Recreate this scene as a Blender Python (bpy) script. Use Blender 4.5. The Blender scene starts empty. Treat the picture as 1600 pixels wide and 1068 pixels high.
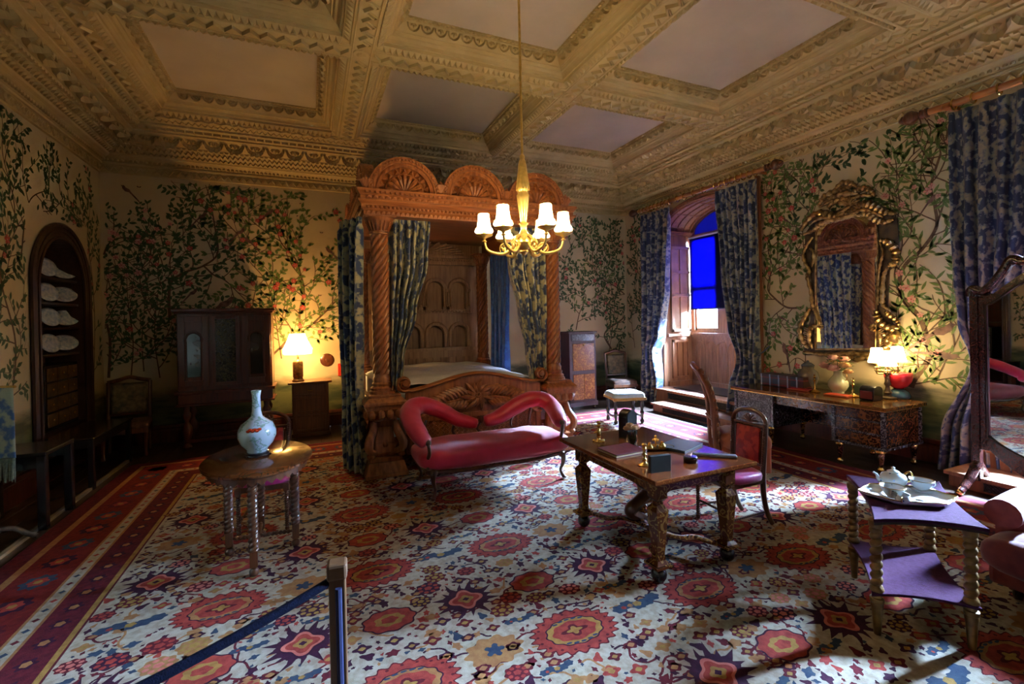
import bpy, math, random
import numpy as np
from mathutils import Vector, Matrix
S = bpy.context.scene
COL = S.collection
PI = math.pi
sin, cos, R_ = math.sin, math.cos, math.radians

# ------------------------------------------------------------------ camera
F_PX, CY = 725.0, 502.7
YAW, PITCH, ROLL, CAM_H = -0.4108, -0.004, -0.0214, 1.95
def _camrot():
    c, s = cos(YAW), sin(YAW)
    r = Vector((c, s, 0)); f = Vector((-s, c, 0)); u = Vector((0, 0, 1))
    f2 = f*cos(PITCH) + u*sin(PITCH); u2 = u*cos(PITCH) - f*sin(PITCH)
    return r*cos(ROLL) + u2*sin(ROLL), u2*cos(ROLL) - r*sin(ROLL), f2
CR, CU, CF = _camrot()
cam = bpy.data.cameras.new('camera'); cam_o = bpy.data.objects.new('camera', cam); COL.objects.link(cam_o)
cam_o.matrix_world = Matrix(((CR.x, CU.x, -CF.x, 0), (CR.y, CU.y, -CF.y, 0), (CR.z, CU.z, -CF.z, CAM_H), (0, 0, 0, 1)))
cam.sensor_width = 36; cam.lens = 36*F_PX/1600; cam.shift_y = (CY-534)/1600
cam.clip_start = .05; cam.clip_end = 200
S.camera = cam_o

def ray(px, py):
    return CR*((px-800)/F_PX) - CU*((py-CY)/F_PX) + CF
def W(px, py, z=0.0):            # the place on the level z under a point of the photograph
    d = ray(px, py); t = (z-CAM_H)/d.z
    return Vector((d.x*t, d.y*t, z))
def WX(px, py, X):               # the place on the plane x = X
    d = ray(px, py); t = X/d.x
    return Vector((X, d.y*t, CAM_H+d.z*t))
def WY(px, py, Y):
    d = ray(px, py); t = Y/d.y
    return Vector((d.x*t, Y, CAM_H+d.z*t))

# ------------------------------------------------------------------ world, light, exposure
S.view_settings.view_transform = 'Standard'
S.view_settings.look = 'None'
S.view_settings.exposure = 1.55
S.view_settings.gamma = 1.0
S.view_settings.use_curve_mapping = False
S.cycles.use_denoising = True
S.cycles.max_bounces = 8
S.cycles.diffuse_bounces = 4
S.cycles.glossy_bounces = 3
S.cycles.transmission_bounces = 4
S.cycles.transparent_max_bounces = 10
S.cycles.sample_clamp_indirect = 6
S.cycles.caustics_reflective = False
S.cycles.caustics_refractive = False
wd = bpy.data.worlds.new('world'); S.world = wd; wd.use_nodes = True
bg = wd.node_tree.nodes['Background']
bg.inputs[0].default_value = (.55, .72, 1, 1); bg.inputs[1].default_value = 3.0

def area(name, loc, target, sx, sy, power, color):
    l = bpy.data.lights.new(name, 'AREA'); l.shape = 'RECTANGLE'; l.size = sx; l.size_y = sy
    l.energy = power; l.color = color
    o = bpy.data.objects.new(name, l); COL.objects.link(o); o.location = loc
    o.rotation_euler = (Vector(target)-Vector(loc)).to_track_quat('-Z', 'Y').to_euler()
    return o
def point(name, loc, power, color, r=.03):
    l = bpy.data.lights.new(name, 'POINT'); l.energy = power; l.color = color; l.shadow_soft_size = r
    o = bpy.data.objects.new(name, l); COL.objects.link(o); o.location = loc
    return o
SKY = (.42, .64, 1.0)
# daylight outside the two windows of the right wall
area('sky_light_first_window', (12.0, 8.6, 4.4), (7.6, 7.2, 1.8), 3.2, 3.2, 95000, SKY)
area('sky_light_second_window', (11.6, .9, 4.8), (7.4, 1.7, 2.4), 1.3, 3.4, 40000, SKY)
area('broad_sky_light_second_window', (10.6, 1.6, 4.2), (7.4, 1.6, 2.2), 4.0, 3.0, 6500, SKY)
# ------------------------------------------------------------------ mesh kit
class MB:
    def __init__(s): s.v = []; s.f = []; s.m = []; s.uv = None; s.cur = 0
    def quad(s, *p):
        n = len(s.v); s.v += [tuple(q) for q in p]; s.f.append(tuple(range(n, n+len(p)))); s.m.append(s.cur)
    def add(s, vs, fs):
        n = len(s.v); s.v += [tuple(q) for q in vs]
        for f in fs: s.f.append(tuple(i+n for i in f)); s.m.append(s.cur)
        return s
    def box(s, x0, x1, y0, y1, z0, z1):
        s.add([(x0,y0,z0),(x1,y0,z0),(x1,y1,z0),(x0,y1,z0),(x0,y0,z1),(x1,y0,z1),(x1,y1,z1),(x0,y1,z1)],
              [(0,3,2,1),(4,5,6,7),(0,1,5,4),(1,2,6,5),(2,3,7,6),(3,0,4,7)]); return s
    def obox(s, c, hx, hy, hz, M=None):            # box about c, turned by M
        vs = []
        for k in range(8):
            p = Vector((hx if k&1 else -hx, hy if k&2 else -hy, hz if k&4 else -hz))
            if M is not None: p = M @ p
            vs.append(Vector(c)+p)
        s.add(vs, [(0,2,3,1),(4,5,7,6),(0,1,5,4),(1,3,7,5),(3,2,6,7),(2,0,4,6)]); return s
    def prism(s, poly, a, b, axis='z'):            # polygon swept from a to b along an axis
        n = len(poly)
        def P(p, t):
            if axis == 'z': return (p[0], p[1], t)
            if axis == 'y': return (p[0], t, p[1])
            return (t, p[0], p[1])
        vs = [P(p, a) for p in poly]+[P(p, b) for p in poly]
        fs = [tuple(range(n))[::-1], tuple(range(n, 2*n))]+[(i, (i+1)%n, n+(i+1)%n, n+i) for i in range(n)]
        s.add(vs, fs); return s
    def lathe(s, prof, c=(0,0,0), n=20, M=None, a0=0, a1=2*PI, sx=1, sy=1):
        full = abs(a1-a0-2*PI) < 1e-6; k = n if full else n+1
        vs = []
        for r, z in prof:
            for i in range(k):
                a = a0+(a1-a0)*i/n
                p = Vector((r*cos(a)*sx, r*sin(a)*sy, z))
                if M is not None: p = M @ p
                vs.append(Vector(c)+p)
        fs = []
        for j in range(len(prof)-1):
            for i in range(n):
                i2 = (i+1) % k if full else i+1
                fs.append((j*k+i, j*k+i2, (j+1)*k+i2, (j+1)*k+i))
        if prof[0][0] > 1e-6: fs.append(tuple(range(k))[::-1])
        if prof[-1][0] > 1e-6: fs.append(tuple((len(prof)-1)*k+i for i in range(k)))
        s.add(vs, fs); return s
    def tube(s, pts, r, n=8, flat=1.0, caps=True, up=None):   # r: number or list
        P = [Vector(p) for p in pts]; m = len(P)
        rr = r if isinstance(r, (list, tuple)) else [r]*m
        vs = []; prev = None
        for i in range(m):
            t = (P[min(i+1, m-1)]-P[max(i-1, 0)])
            t = t.normalized() if t.length > 1e-9 else Vector((0, 0, 1))
            if up is not None: ref = Vector(up)
            elif prev is None: ref = Vector((0, 0, 1)) if abs(t.z) < .9 else Vector((1, 0, 0))
            else: ref = prev
            a = ref-t*ref.dot(t)
            if a.length < 1e-6: a = Vector((1, 0, 0))-t*t.x
            a.normalize(); b = t.cross(a); prev = a
            for k in range(n):
                q = 2*PI*k/n
                vs.append(P[i]+a*(cos(q)*rr[i]*flat)+b*(sin(q)*rr[i]))
        fs = [(i*n+k, i*n+(k+1)%n, (i+1)*n+(k+1)%n, (i+1)*n+k) for i in range(m-1) for k in range(n)]
        if caps: fs += [tuple(range(n))[::-1], tuple((m-1)*n+k for k in range(n))]
        s.add(vs, fs); return s
    def spiral(s, c, r, z0, z1, turns, lobes=2, amp=.18, n=24, steps=None, taper=1.0, M=None):   # barley-twist shaft
        steps = steps or int(max(24, abs(turns)*lobes*9)); vs = []
        for j in range(steps+1):
            t = j/steps; R = r*(1+(taper-1)*t)
            for i in range(n):
                a = 2*PI*i/n
                q = R*(1-amp+amp*abs(cos(lobes*(a-2*PI*turns*t)/2))**.8*1.6)
                p = Vector((q*cos(a), q*sin(a), z0+(z1-z0)*t))
                if M is not None: p = M @ p
                vs.append(Vector(c)+p)
        fs = [(j*n+i, j*n+(i+1)%n, (j+1)*n+(i+1)%n, (j+1)*n+i) for j in range(steps) for i in range(n)]
        fs += [tuple(range(n))[::-1], tuple(steps*n+i for i in range(n))]
        s.add(vs, fs); return s
    def ell(s, c, rx, ry, rz, n=10, m=6, M=None, e=1.0):       # ellipsoid; e < 1 gives a pillowy box
        def sp(x): return math.copysign(abs(x)**e, x)
        vs = []
        for j in range(m+1):
            b = -PI/2+PI*j/m
            for i in range(n):
                a = 2*PI*i/n
                p = Vector((rx*sp(cos(b))*sp(cos(a)), ry*sp(cos(b))*sp(sin(a)), rz*sp(sin(b))))
                if M is not None: p = M @ p
                vs.append(Vector(c)+p)
        s.add(vs, [(j*n+i, j*n+(i+1)%n, (j+1)*n+(i+1)%n, (j+1)*n+i) for j in range(m) for i in range(n)]); return s
    def grid(s, nu, nv, fn, uv=None):
        b = len(s.v)
        for j in range(nv+1):
            for i in range(nu+1):
                s.v.append(tuple(fn(i/nu, j/nv)))
        for j in range(nv):
            for i in range(nu):
                a = b+j*(nu+1)+i
                s.f.append((a, a+1, a+nu+2, a+nu+1)); s.m.append(s.cur)
        return s
    def leaf(s, c, d, nrm, L, w, cup=.0, th=0.0):        # pointed leaf in the plane across nrm
        c = Vector(c); d = Vector(d).normalized(); nrm = Vector(nrm).normalized(); q = nrm.cross(d)
        pts = [c, c+d*L*.3+q*w*.5, c+d*L*.65+q*w*.42, c+d*L, c+d*L*.65-q*w*.42, c+d*L*.3-q*w*.5]
        if cup: pts = [pts[0], pts[1], pts[2], pts[3], pts[4], pts[5]]; mid = c+d*L*.5+nrm*cup; n = len(s.v); s.v += [tuple(p) for p in pts]+[tuple(mid)]; 
        if cup:
            for i in range(6): s.f.append((n+i, n+(i+1)%6, n+6)); s.m.append(s.cur)
        else: s.quad(*pts)
        return s
    def build(s, name, mats, parent=None, loc=None, rotz=0, smooth=False, bevel=0, solid=0, subsurf=0, uvfn=None, weld=False):
        me = bpy.data.meshes.new(name)
        me.from_pydata(s.v, [], s.f)
        if not isinstance(mats, (list, tuple)): mats = [mats]
        for m in mats: me.materials.append(m)
        if len(mats) > 1: me.polygons.foreach_set('material_index', s.m)
        if uvfn is not None:
            uvl = me.uv_layers.new(name='UVMap')
            li = np.zeros(len(me.loops), dtype=np.int32); me.loops.foreach_get('vertex_index', li)
            uvs = np.array([uvfn(*p) for p in s.v], dtype=np.float32) if callable(uvfn) else np.array(uvfn, dtype=np.float32)
            uvl.data.foreach_set('uv', uvs[li].ravel())
        me.validate(); me.update()
        if smooth:
            me.polygons.foreach_set('use_smooth', [True]*len(me.polygons))
            if smooth != 2:
                try: me.set_sharp_from_angle(angle=R_(50))
                except Exception: pass
        o = bpy.data.objects.new(name, me); COL.objects.link(o)
        if parent is not None: o.parent = parent
        if loc is not None: o.location = loc
        o.rotation_euler.z = rotz
        if weld: w = o.modifiers.new('w', 'WELD'); w.merge_threshold = .0005
        if bevel:
            b = o.modifiers.new('b', 'BEVEL'); b.width = bevel; b.segments = 2; b.limit_method = 'ANGLE'; b.angle_limit = R_(40)
        if subsurf: b = o.modifiers.new('s', 'SUBSURF'); b.levels = b.render_levels = subsurf
        if solid: b = o.modifiers.new('t', 'SOLIDIFY'); b.thickness = solid; b.offset = 0
        return o

def thing(name, label, cat, loc=(0,0,0), rotz=0, group=None):
    o = bpy.data.objects.new(name, None); COL.objects.link(o); o.empty_display_size = .1
    o.location = loc; o.rotation_euler = (0, 0, rotz)
    o['label'] = label; o['category'] = cat
    if group: o['group'] = group
    return o
def tag(o, label, cat, group=None, kind=None):
    o['label'] = label; o['category'] = cat
    if group: o['group'] = group
    if kind: o['kind'] = kind
    return o
def struct(o):
    o['kind'] = 'structure'; return o
def dup(root, loc, rotz=0, label=None, group=None):
    r = root.copy(); COL.objects.link(r); r.location = loc; r.rotation_euler = (0, 0, rotz)
    if label: r['label'] = label
    if group: r['group'] = group
    for ch in list(root.children):
        c = ch.copy(); COL.objects.link(c); c.parent = r
        for g in ch.children:
            d = g.copy(); COL.objects.link(d); d.parent = c
    return r
def catmull(P, n=8):
    P = [Vector(p) for p in P]; Q = [P[0]*2-P[1]]+P+[P[-1]*2-P[-2]]; out = []
    for i in range(1, len(Q)-2):
        for k in range(n):
            t = k/n; a, b, c, d = Q[i-1], Q[i], Q[i+1], Q[i+2]
            out.append(.5*((2*b)+(c-a)*t+(2*a-5*b+4*c-d)*t*t+(3*b-a-3*c+d)*t*t*t))
    out.append(P[-1]); return out
def rects(mb, x0, x1, y0, y1, prof):        # mitred rectangular frame: prof of (outward offset, z)
    vs = []
    for o, z in prof: vs += [(x0-o, y0-o, z), (x1+o, y0-o, z), (x1+o, y1+o, z), (x0-o, y1+o, z)]
    fs = []
    for j in range(len(prof)-1):
        for i in range(4): fs.append((j*4+i, j*4+(i+1)%4, (j+1)*4+(i+1)%4, (j+1)*4+i))
    mb.add(vs, fs)
def frame_y(mb, x0, x1, z0, z1, w, y0, y1):   # rectangular picture-frame slab facing -y
    mb.box(x0, x0+w, y0, y1, z0, z1); mb.box(x1-w, x1, y0, y1, z0, z1)
    mb.box(x0+w, x1-w, y0, y1, z0, z0+w); mb.box(x0+w, x1-w, y0, y1, z1-w, z1)

# ------------------------------------------------------------------ materials
def newmat(name):
    m = bpy.data.materials.new(name); m.use_nodes = True
    nt = m.node_tree; return m, nt, nt.nodes, nt.links, nt.nodes['Principled BSDF']
def c4(c): return (c[0], c[1], c[2], 1)
def hexc(r, g, b):
    f = lambda v: (v/255/12.92) if v/255 <= .04045 else ((v/255+.055)/1.055)**2.4
    return (f(r), f(g), f(b))
def mat(name, col, rough=.5, metal=0, col2=None, scale=6, stretch=(1,1,1), bump=0, bscale=None, coat=0, spec=None, sheen=0, detail=4, lo=.35, hi=.65):
    m, nt, N, L, P = newmat(name)
    P.inputs['Base Color'].default_value = c4(col); P.inputs['Roughness'].default_value = rough; P.inputs['Metallic'].default_value = metal
    if coat: P.inputs['Coat Weight'].default_value = coat; P.inputs['Coat Roughness'].default_value = .12
    if spec is not None: P.inputs['Specular IOR Level'].default_value = spec
    if sheen: P.inputs['Sheen Weight'].default_value = sheen
    tc = N.new('ShaderNodeTexCoord'); mp = N.new('ShaderNodeMapping'); mp.inputs['Scale'].default_value = stretch
    L.new(tc.outputs['Object'], mp.inputs[0])
    if col2 is not None:
        n = N.new('ShaderNodeTexNoise'); n.inputs['Scale'].default_value = scale; n.inputs['Detail'].default_value = detail
        r = N.new('ShaderNodeValToRGB'); r.color_ramp.elements[0].position = lo; r.color_ramp.elements[1].position = hi
        r.color_ramp.elements[0].color = c4(col); r.color_ramp.elements[1].color = c4(col2)
        L.new(mp.outputs[0], n.inputs[0]); L.new(n.outputs[0], r.inputs[0]); L.new(r.outputs[0], P.inputs['Base Color'])
    if bump:
        n2 = N.new('ShaderNodeTexNoise'); n2.inputs['Scale'].default_value = bscale or scale*4; n2.inputs['Detail'].default_value = 3
        b = N.new('ShaderNodeBump'); b.inputs['Strength'].default_value = bump; b.inputs['Distance'].default_value = .01
        L.new(mp.outputs[0], n2.inputs[0]); L.new(n2.outputs[0], b.inputs['Height']); L.new(b.outputs[0], P.inputs['Normal'])
    return m
def wood(name, dark, light, rough=.35, axis=2, scale=3, coat=.3, bump=.1):
    st = [9, 9, 9]; st[axis] = .8
    return mat(name, dark, rough, col2=light, scale=scale, stretch=st, bump=bump, bscale=scale*3, coat=coat, lo=.3, hi=.7)
def marquetry(name, base, gold, scale=14, rough=.25, thr=.18, fac=.55):       # inlaid vine scrolls and small leaves
    m, nt, N, L, P = newmat(name)
    tc = N.new('ShaderNodeTexCoord'); nz = N.new('ShaderNodeTexNoise'); nz.inputs['Scale'].default_value = scale; nz.inputs['Detail'].default_value = 0; nz.inputs['Distortion'].default_value = 1.2
    L.new(tc.outputs['Object'], nz.inputs[0])
    def M2(op, a, b=None):
        q = N.new('ShaderNodeMath'); q.operation = op
        for k, v in enumerate((a, b)):
            if v is None: continue
            if isinstance(v, (int, float)): q.inputs[k].default_value = v
            else: L.new(v, q.inputs[k])
        return q.outputs[0]
    line = M2('LESS_THAN', M2('ABSOLUTE', M2('SUBTRACT', nz.outputs[0], .5)), thr*.06)
    v2 = N.new('ShaderNodeTexVoronoi'); v2.inputs['Scale'].default_value = scale*3; L.new(tc.outputs['Object'], v2.inputs[0])
    near = M2('LESS_THAN', M2('ABSOLUTE', M2('SUBTRACT', nz.outputs[0], .5)), thr*.42)
    leaf = M2('MULTIPLY', M2('LESS_THAN', v2.outputs[0], .27), near)
    mm = M2('MULTIPLY', M2('MAXIMUM', line, leaf), fac)
    g = N.new('ShaderNodeTexNoise'); g.inputs['Scale'].default_value = 3; g.inputs['Detail'].default_value = 5; L.new(tc.outputs['Object'], g.inputs[0])
    bs = N.new('ShaderNodeMix'); bs.data_type = 'RGBA'; bs.inputs[6].default_value = c4(tuple(v*.75 for v in base)); bs.inputs[7].default_value = c4(tuple(v*1.25 for v in base)); L.new(g.outputs[0], bs.inputs[0])
    o = N.new('ShaderNodeMix'); o.data_type = 'RGBA'; o.inputs[7].default_value = c4(gold); L.new(bs.outputs[2], o.inputs[6])
    L.new(mm, o.inputs[0]); L.new(o.outputs[2], P.inputs['Base Color'])
    P.inputs['Roughness'].default_value = rough; P.inputs['Coat Weight'].default_value = .3; P.inputs['Coat Roughness'].default_value = .15
    return m
def glow(name, col, strength, trans=0.0, tcol=None):
    m, nt, N, L, P = newmat(name); N.remove(P); out = N['Material Output']
    e = N.new('ShaderNodeEmission'); e.inputs[0].default_value = c4(col); e.inputs[1].default_value = strength
    d = N.new('ShaderNodeBsdfTranslucent'); d.inputs[0].default_value = c4(tcol or (.9,.8,.6))
    a = N.new('ShaderNodeAddShader'); L.new(e.outputs[0], a.inputs[0]); L.new(d.outputs[0], a.inputs[1])
    if trans:
        t = N.new('ShaderNodeBsdfTransparent'); x = N.new('ShaderNodeMixShader'); x.inputs[0].default_value = trans
        L.new(a.outputs[0], x.inputs[1]); L.new(t.outputs[0], x.inputs[2]); L.new(x.outputs[0], out.inputs[0])
    else: L.new(a.outputs[0], out.inputs[0])
    return m
def damask(name, ground, figure, scale=3.2, rough=.45, uvu=1.0, trans=.0, fig2=None, thr=.5):   # woven silk with large leaf figures
    m, nt, N, L, P = newmat(name)
    uv = N.new('ShaderNodeUVMap'); mp = N.new('ShaderNodeMapping'); mp.inputs['Scale'].default_value = (scale*uvu, scale, 1)
    L.new(uv.outputs[0], mp.inputs[0])
    n1 = N.new('ShaderNodeTexNoise'); n1.inputs['Scale'].default_value = 2.2; n1.inputs['Detail'].default_value = 1
    L.new(mp.outputs[0], n1.inputs[0])
    mx = N.new('ShaderNodeMix'); mx.data_type = 'RGBA'; mx.inputs[0].default_value = .35
    L.new(mp.outputs[0], mx.inputs[6]); L.new(n1.outputs[1], mx.inputs[7])
    v = N.new('ShaderNodeTexVoronoi'); v.feature = 'SMOOTH_F1'; v.inputs['Scale'].default_value = 2.0; v.inputs['Smoothness'].default_value = .15
    L.new(mx.outputs[2], v.inputs[0])
    w = N.new('ShaderNodeMath'); w.operation = 'MULTIPLY'; w.inputs[1].default_value = 12; L.new(v.outputs[0], w.inputs[0])
    sn = N.new('ShaderNodeMath'); sn.operation = 'SINE'; L.new(w.outputs[0], sn.inputs[0])
    n2 = N.new('ShaderNodeTexNoise'); n2.inputs['Scale'].default_value = 6; n2.inputs['Detail'].default_value = 3; L.new(mp.outputs[0], n2.inputs[0])
    ad = N.new('ShaderNodeMath'); ad.operation = 'MULTIPLY_ADD'; ad.inputs[1].default_value = .16; L.new(sn.outputs[0], ad.inputs[0]); L.new(n2.outputs[0], ad.inputs[2])
    r = N.new('ShaderNodeValToRGB'); r.color_ramp.elements[0].position = thr-.03; r.color_ramp.elements[1].position = thr+.02
    r.color_ramp.elements[0].color = c4(ground); r.color_ramp.elements[1].color = c4(figure)
    if fig2:
        e = r.color_ramp.elements.new(min(.98, thr+.2)); e.color = c4(fig2)
    L.new(ad.outputs[0], r.inputs[0]); L.new(r.outputs[0], P.inputs['Base Color'])
    P.inputs['Roughness'].default_value = rough; P.inputs['Sheen Weight'].default_value = .3
    bm = N.new('ShaderNodeBump'); bm.inputs['Strength'].default_value = .3; bm.inputs['Distance'].default_value = .004
    L.new(ad.outputs[0], bm.inputs['Height']); L.new(bm.outputs[0], P.inputs['Normal'])
    if trans:
        out = N['Material Output']; t = N.new('ShaderNodeBsdfTranslucent'); L.new(r.outputs[0], t.inputs[0])
        x = N.new('ShaderNodeMixShader'); x.inputs[0].default_value = trans
        L.new(P.outputs[0], x.inputs[1]); L.new(t.outputs[0], x.inputs[2]); L.new(x.outputs[0], out.inputs[0])
    return m

OAK = wood('carved_oak', hexc(112,62,30), hexc(166,102,54), rough=.42, coat=.15)
OAKX = wood('carved_oak_level', hexc(112,62,30), hexc(166,102,54), rough=.42, axis=0, coat=.15)
OAKD = wood('panelled_oak', hexc(104,62,38), hexc(140,92,58), rough=.5, coat=.05)
OAKG = wood('grey_oak', hexc(124,92,66), hexc(162,126,92), rough=.55, coat=.05)
WALNUT = wood('walnut', hexc(58,30,16), hexc(98,54,28), rough=.28, coat=.4)
MAHOG = wood('mahogany', hexc(60,24,14), hexc(92,40,22), rough=.3, coat=.3)
EBONY = mat('ebonised_wood', (.006,.006,.008), .25, coat=.4)
BRASS = mat('brass', (.78,.55,.18), .25, 1.0, col2=(.6,.4,.12), scale=20)
GILT = mat('old_gilt', (.55,.38,.16), .32, .9, col2=(.16,.10,.04), scale=14, bump=.2, bscale=60)
GILTD = mat('dark_gilt', (.10,.07,.04), .5, .5, col2=(.03,.02,.015), scale=10)
PLASTER = mat('cream_plaster_paint', hexc(184,166,118), .7, col2=hexc(176,158,110), scale=5, bump=.08, bscale=40)
PANEL = mat('ceiling_panel_paint', hexc(186,176,158), .8, col2=hexc(176,166,148), scale=1.5, bump=.04, bscale=30)
PORC = mat('white_porcelain', (.82,.85,.86), .12, coat=.5)
LINEN = mat('white_linen', (.75,.8,.86), .7, bump=.5, bscale=22)
DARKM = mat('black_metal', (.01,.01,.012), .3, .3)
# ------------------------------------------------------------------ the room
X0, X1, Y0, Y1 = -3.1, 7.35, -3.7, 9.6          # left, right, front, back wall
ZC = 4.5                                         # foot of the cornice
WU0, WU1 = 5.88, 8.25                            # first window recess (Y)
VU0, VU1 = 0.35, 2.72                            # second window recess
ZS, RISE = 3.85, .50

def arch_pts(uc, a, zs, rise, n=20, pointed=0):
    return [(uc-a*cos(PI*i/n), zs+rise*sin(PI*i/n)**(1-.25*pointed)) for i in range(n+1)]
def arch_front(mb, fn, u0, u1, z0, z1, uc, a, zs, rise, depth, zb=None, n=20, mat_front=0, mat_rev=0, pointed=0):
    """slab from u0..u1, z0..z1 with an arched hole (foot at zb); fn(u, z, d) gives the place, d = depth into the slab"""
    zb = z0 if zb is None else zb
    P = arch_pts(uc, a, zs, rise, n, pointed)
    mb.cur = mat_front
    mb.quad(*[fn(*p, 0) for p in ((u0,z0),(uc-a,z0),(uc-a,zs),(u0,zs))]); mb.quad(*[fn(*p, 0) for p in ((uc+a,z0),(u1,z0),(u1,zs),(uc+a,zs))])
    if zb > z0: mb.quad(*[fn(*p, 0) for p in ((uc-a,z0),(uc+a,z0),(uc+a,zb),(uc-a,zb))])
    h = n//2
    top = []
    for i in range(n+1):
        if i == 0: top.append((u0, zs))
        elif i == n: top.append((u1, zs))
        else:
            t = i/n
            if t < .25: top.append((u0, zs+(z1-zs)*t*4))
            elif t > .75: top.append((u1, zs+(z1-zs)*(1-t)*4))
            else: top.append((u0+(u1-u0)*(t-.25)*2, z1))
    # keep the corners of the slab square
    for i in range(n):
        q = [P[i], P[i+1], top[i+1], top[i]]
        mb.quad(*[fn(*p, 0) for p in q])
    if depth:
        mb.cur = mat_rev
        ring = [(uc-a, zb)]+P+[(uc+a, zb)]
        for i in range(len(ring)-1):
            mb.quad(fn(*ring[i], 0), fn(*ring[i+1], 0), fn(*ring[i+1], depth), fn(*ring[i], depth))
    mb.cur = 0

# wallpaper: painted branches, leaves, flowers and birds on a silvery ground
def wallpaper(name, a, b, low1, low2):
    m, nt, N, L, P = newmat(name)
    tc = N.new('ShaderNodeTexCoord'); sep = N.new('ShaderNodeSeparateXYZ'); L.new(tc.outputs['Object'], sep.inputs[0])
    n = N.new('ShaderNodeTexNoise'); n.inputs['Scale'].default_value = 1.2; n.inputs['Detail'].default_value = 5; L.new(tc.outputs['Object'], n.inputs[0])
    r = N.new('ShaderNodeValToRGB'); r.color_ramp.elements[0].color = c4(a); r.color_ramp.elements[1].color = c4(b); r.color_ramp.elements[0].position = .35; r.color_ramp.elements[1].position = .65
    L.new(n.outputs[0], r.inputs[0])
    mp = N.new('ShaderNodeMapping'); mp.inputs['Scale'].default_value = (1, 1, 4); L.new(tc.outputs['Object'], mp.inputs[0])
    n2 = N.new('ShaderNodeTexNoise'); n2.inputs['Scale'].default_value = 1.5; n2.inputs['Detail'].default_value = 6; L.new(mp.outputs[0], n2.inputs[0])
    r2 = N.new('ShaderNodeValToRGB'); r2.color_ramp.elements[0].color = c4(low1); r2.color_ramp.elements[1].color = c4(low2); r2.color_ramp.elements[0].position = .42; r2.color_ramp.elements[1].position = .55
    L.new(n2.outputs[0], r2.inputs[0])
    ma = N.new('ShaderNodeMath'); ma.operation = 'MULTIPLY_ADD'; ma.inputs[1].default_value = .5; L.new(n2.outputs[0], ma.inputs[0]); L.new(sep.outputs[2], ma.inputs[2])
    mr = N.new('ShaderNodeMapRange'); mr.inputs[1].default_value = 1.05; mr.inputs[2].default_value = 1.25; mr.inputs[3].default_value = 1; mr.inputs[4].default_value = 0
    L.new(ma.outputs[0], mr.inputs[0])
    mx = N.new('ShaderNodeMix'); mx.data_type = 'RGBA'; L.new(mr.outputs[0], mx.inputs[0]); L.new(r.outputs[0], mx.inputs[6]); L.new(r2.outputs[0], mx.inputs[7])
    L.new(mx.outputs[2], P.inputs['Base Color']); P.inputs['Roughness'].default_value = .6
    return m
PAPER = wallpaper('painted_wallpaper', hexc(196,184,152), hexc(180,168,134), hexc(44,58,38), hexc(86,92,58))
LEAF1 = mat('wallpaper_leaf_green', hexc(72,100,48), .6, col2=hexc(104,128,66), scale=20)
LEAF2 = mat('wallpaper_leaf_dark', hexc(38,70,42), .6, col2=hexc(62,92,52), scale=20)
BRANCH = mat('wallpaper_branch', hexc(96,74,50), .6, col2=hexc(70,52,36), scale=20)
BLOOM = mat('wallpaper_flower_red', hexc(170,52,50), .6, col2=hexc(186,92,92), scale=15)
BLOOM2 = mat('wallpaper_flower_pink', hexc(196,124,124), .6, col2=hexc(206,160,150), scale=15)
BIRD = mat('wallpaper_bird', hexc(62,40,40), .6, col2=hexc(120,90,80), scale=12)
WALLM = [PAPER, LEAF1, LEAF2, BRANCH, BLOOM, BLOOM2, BIRD]

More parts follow.
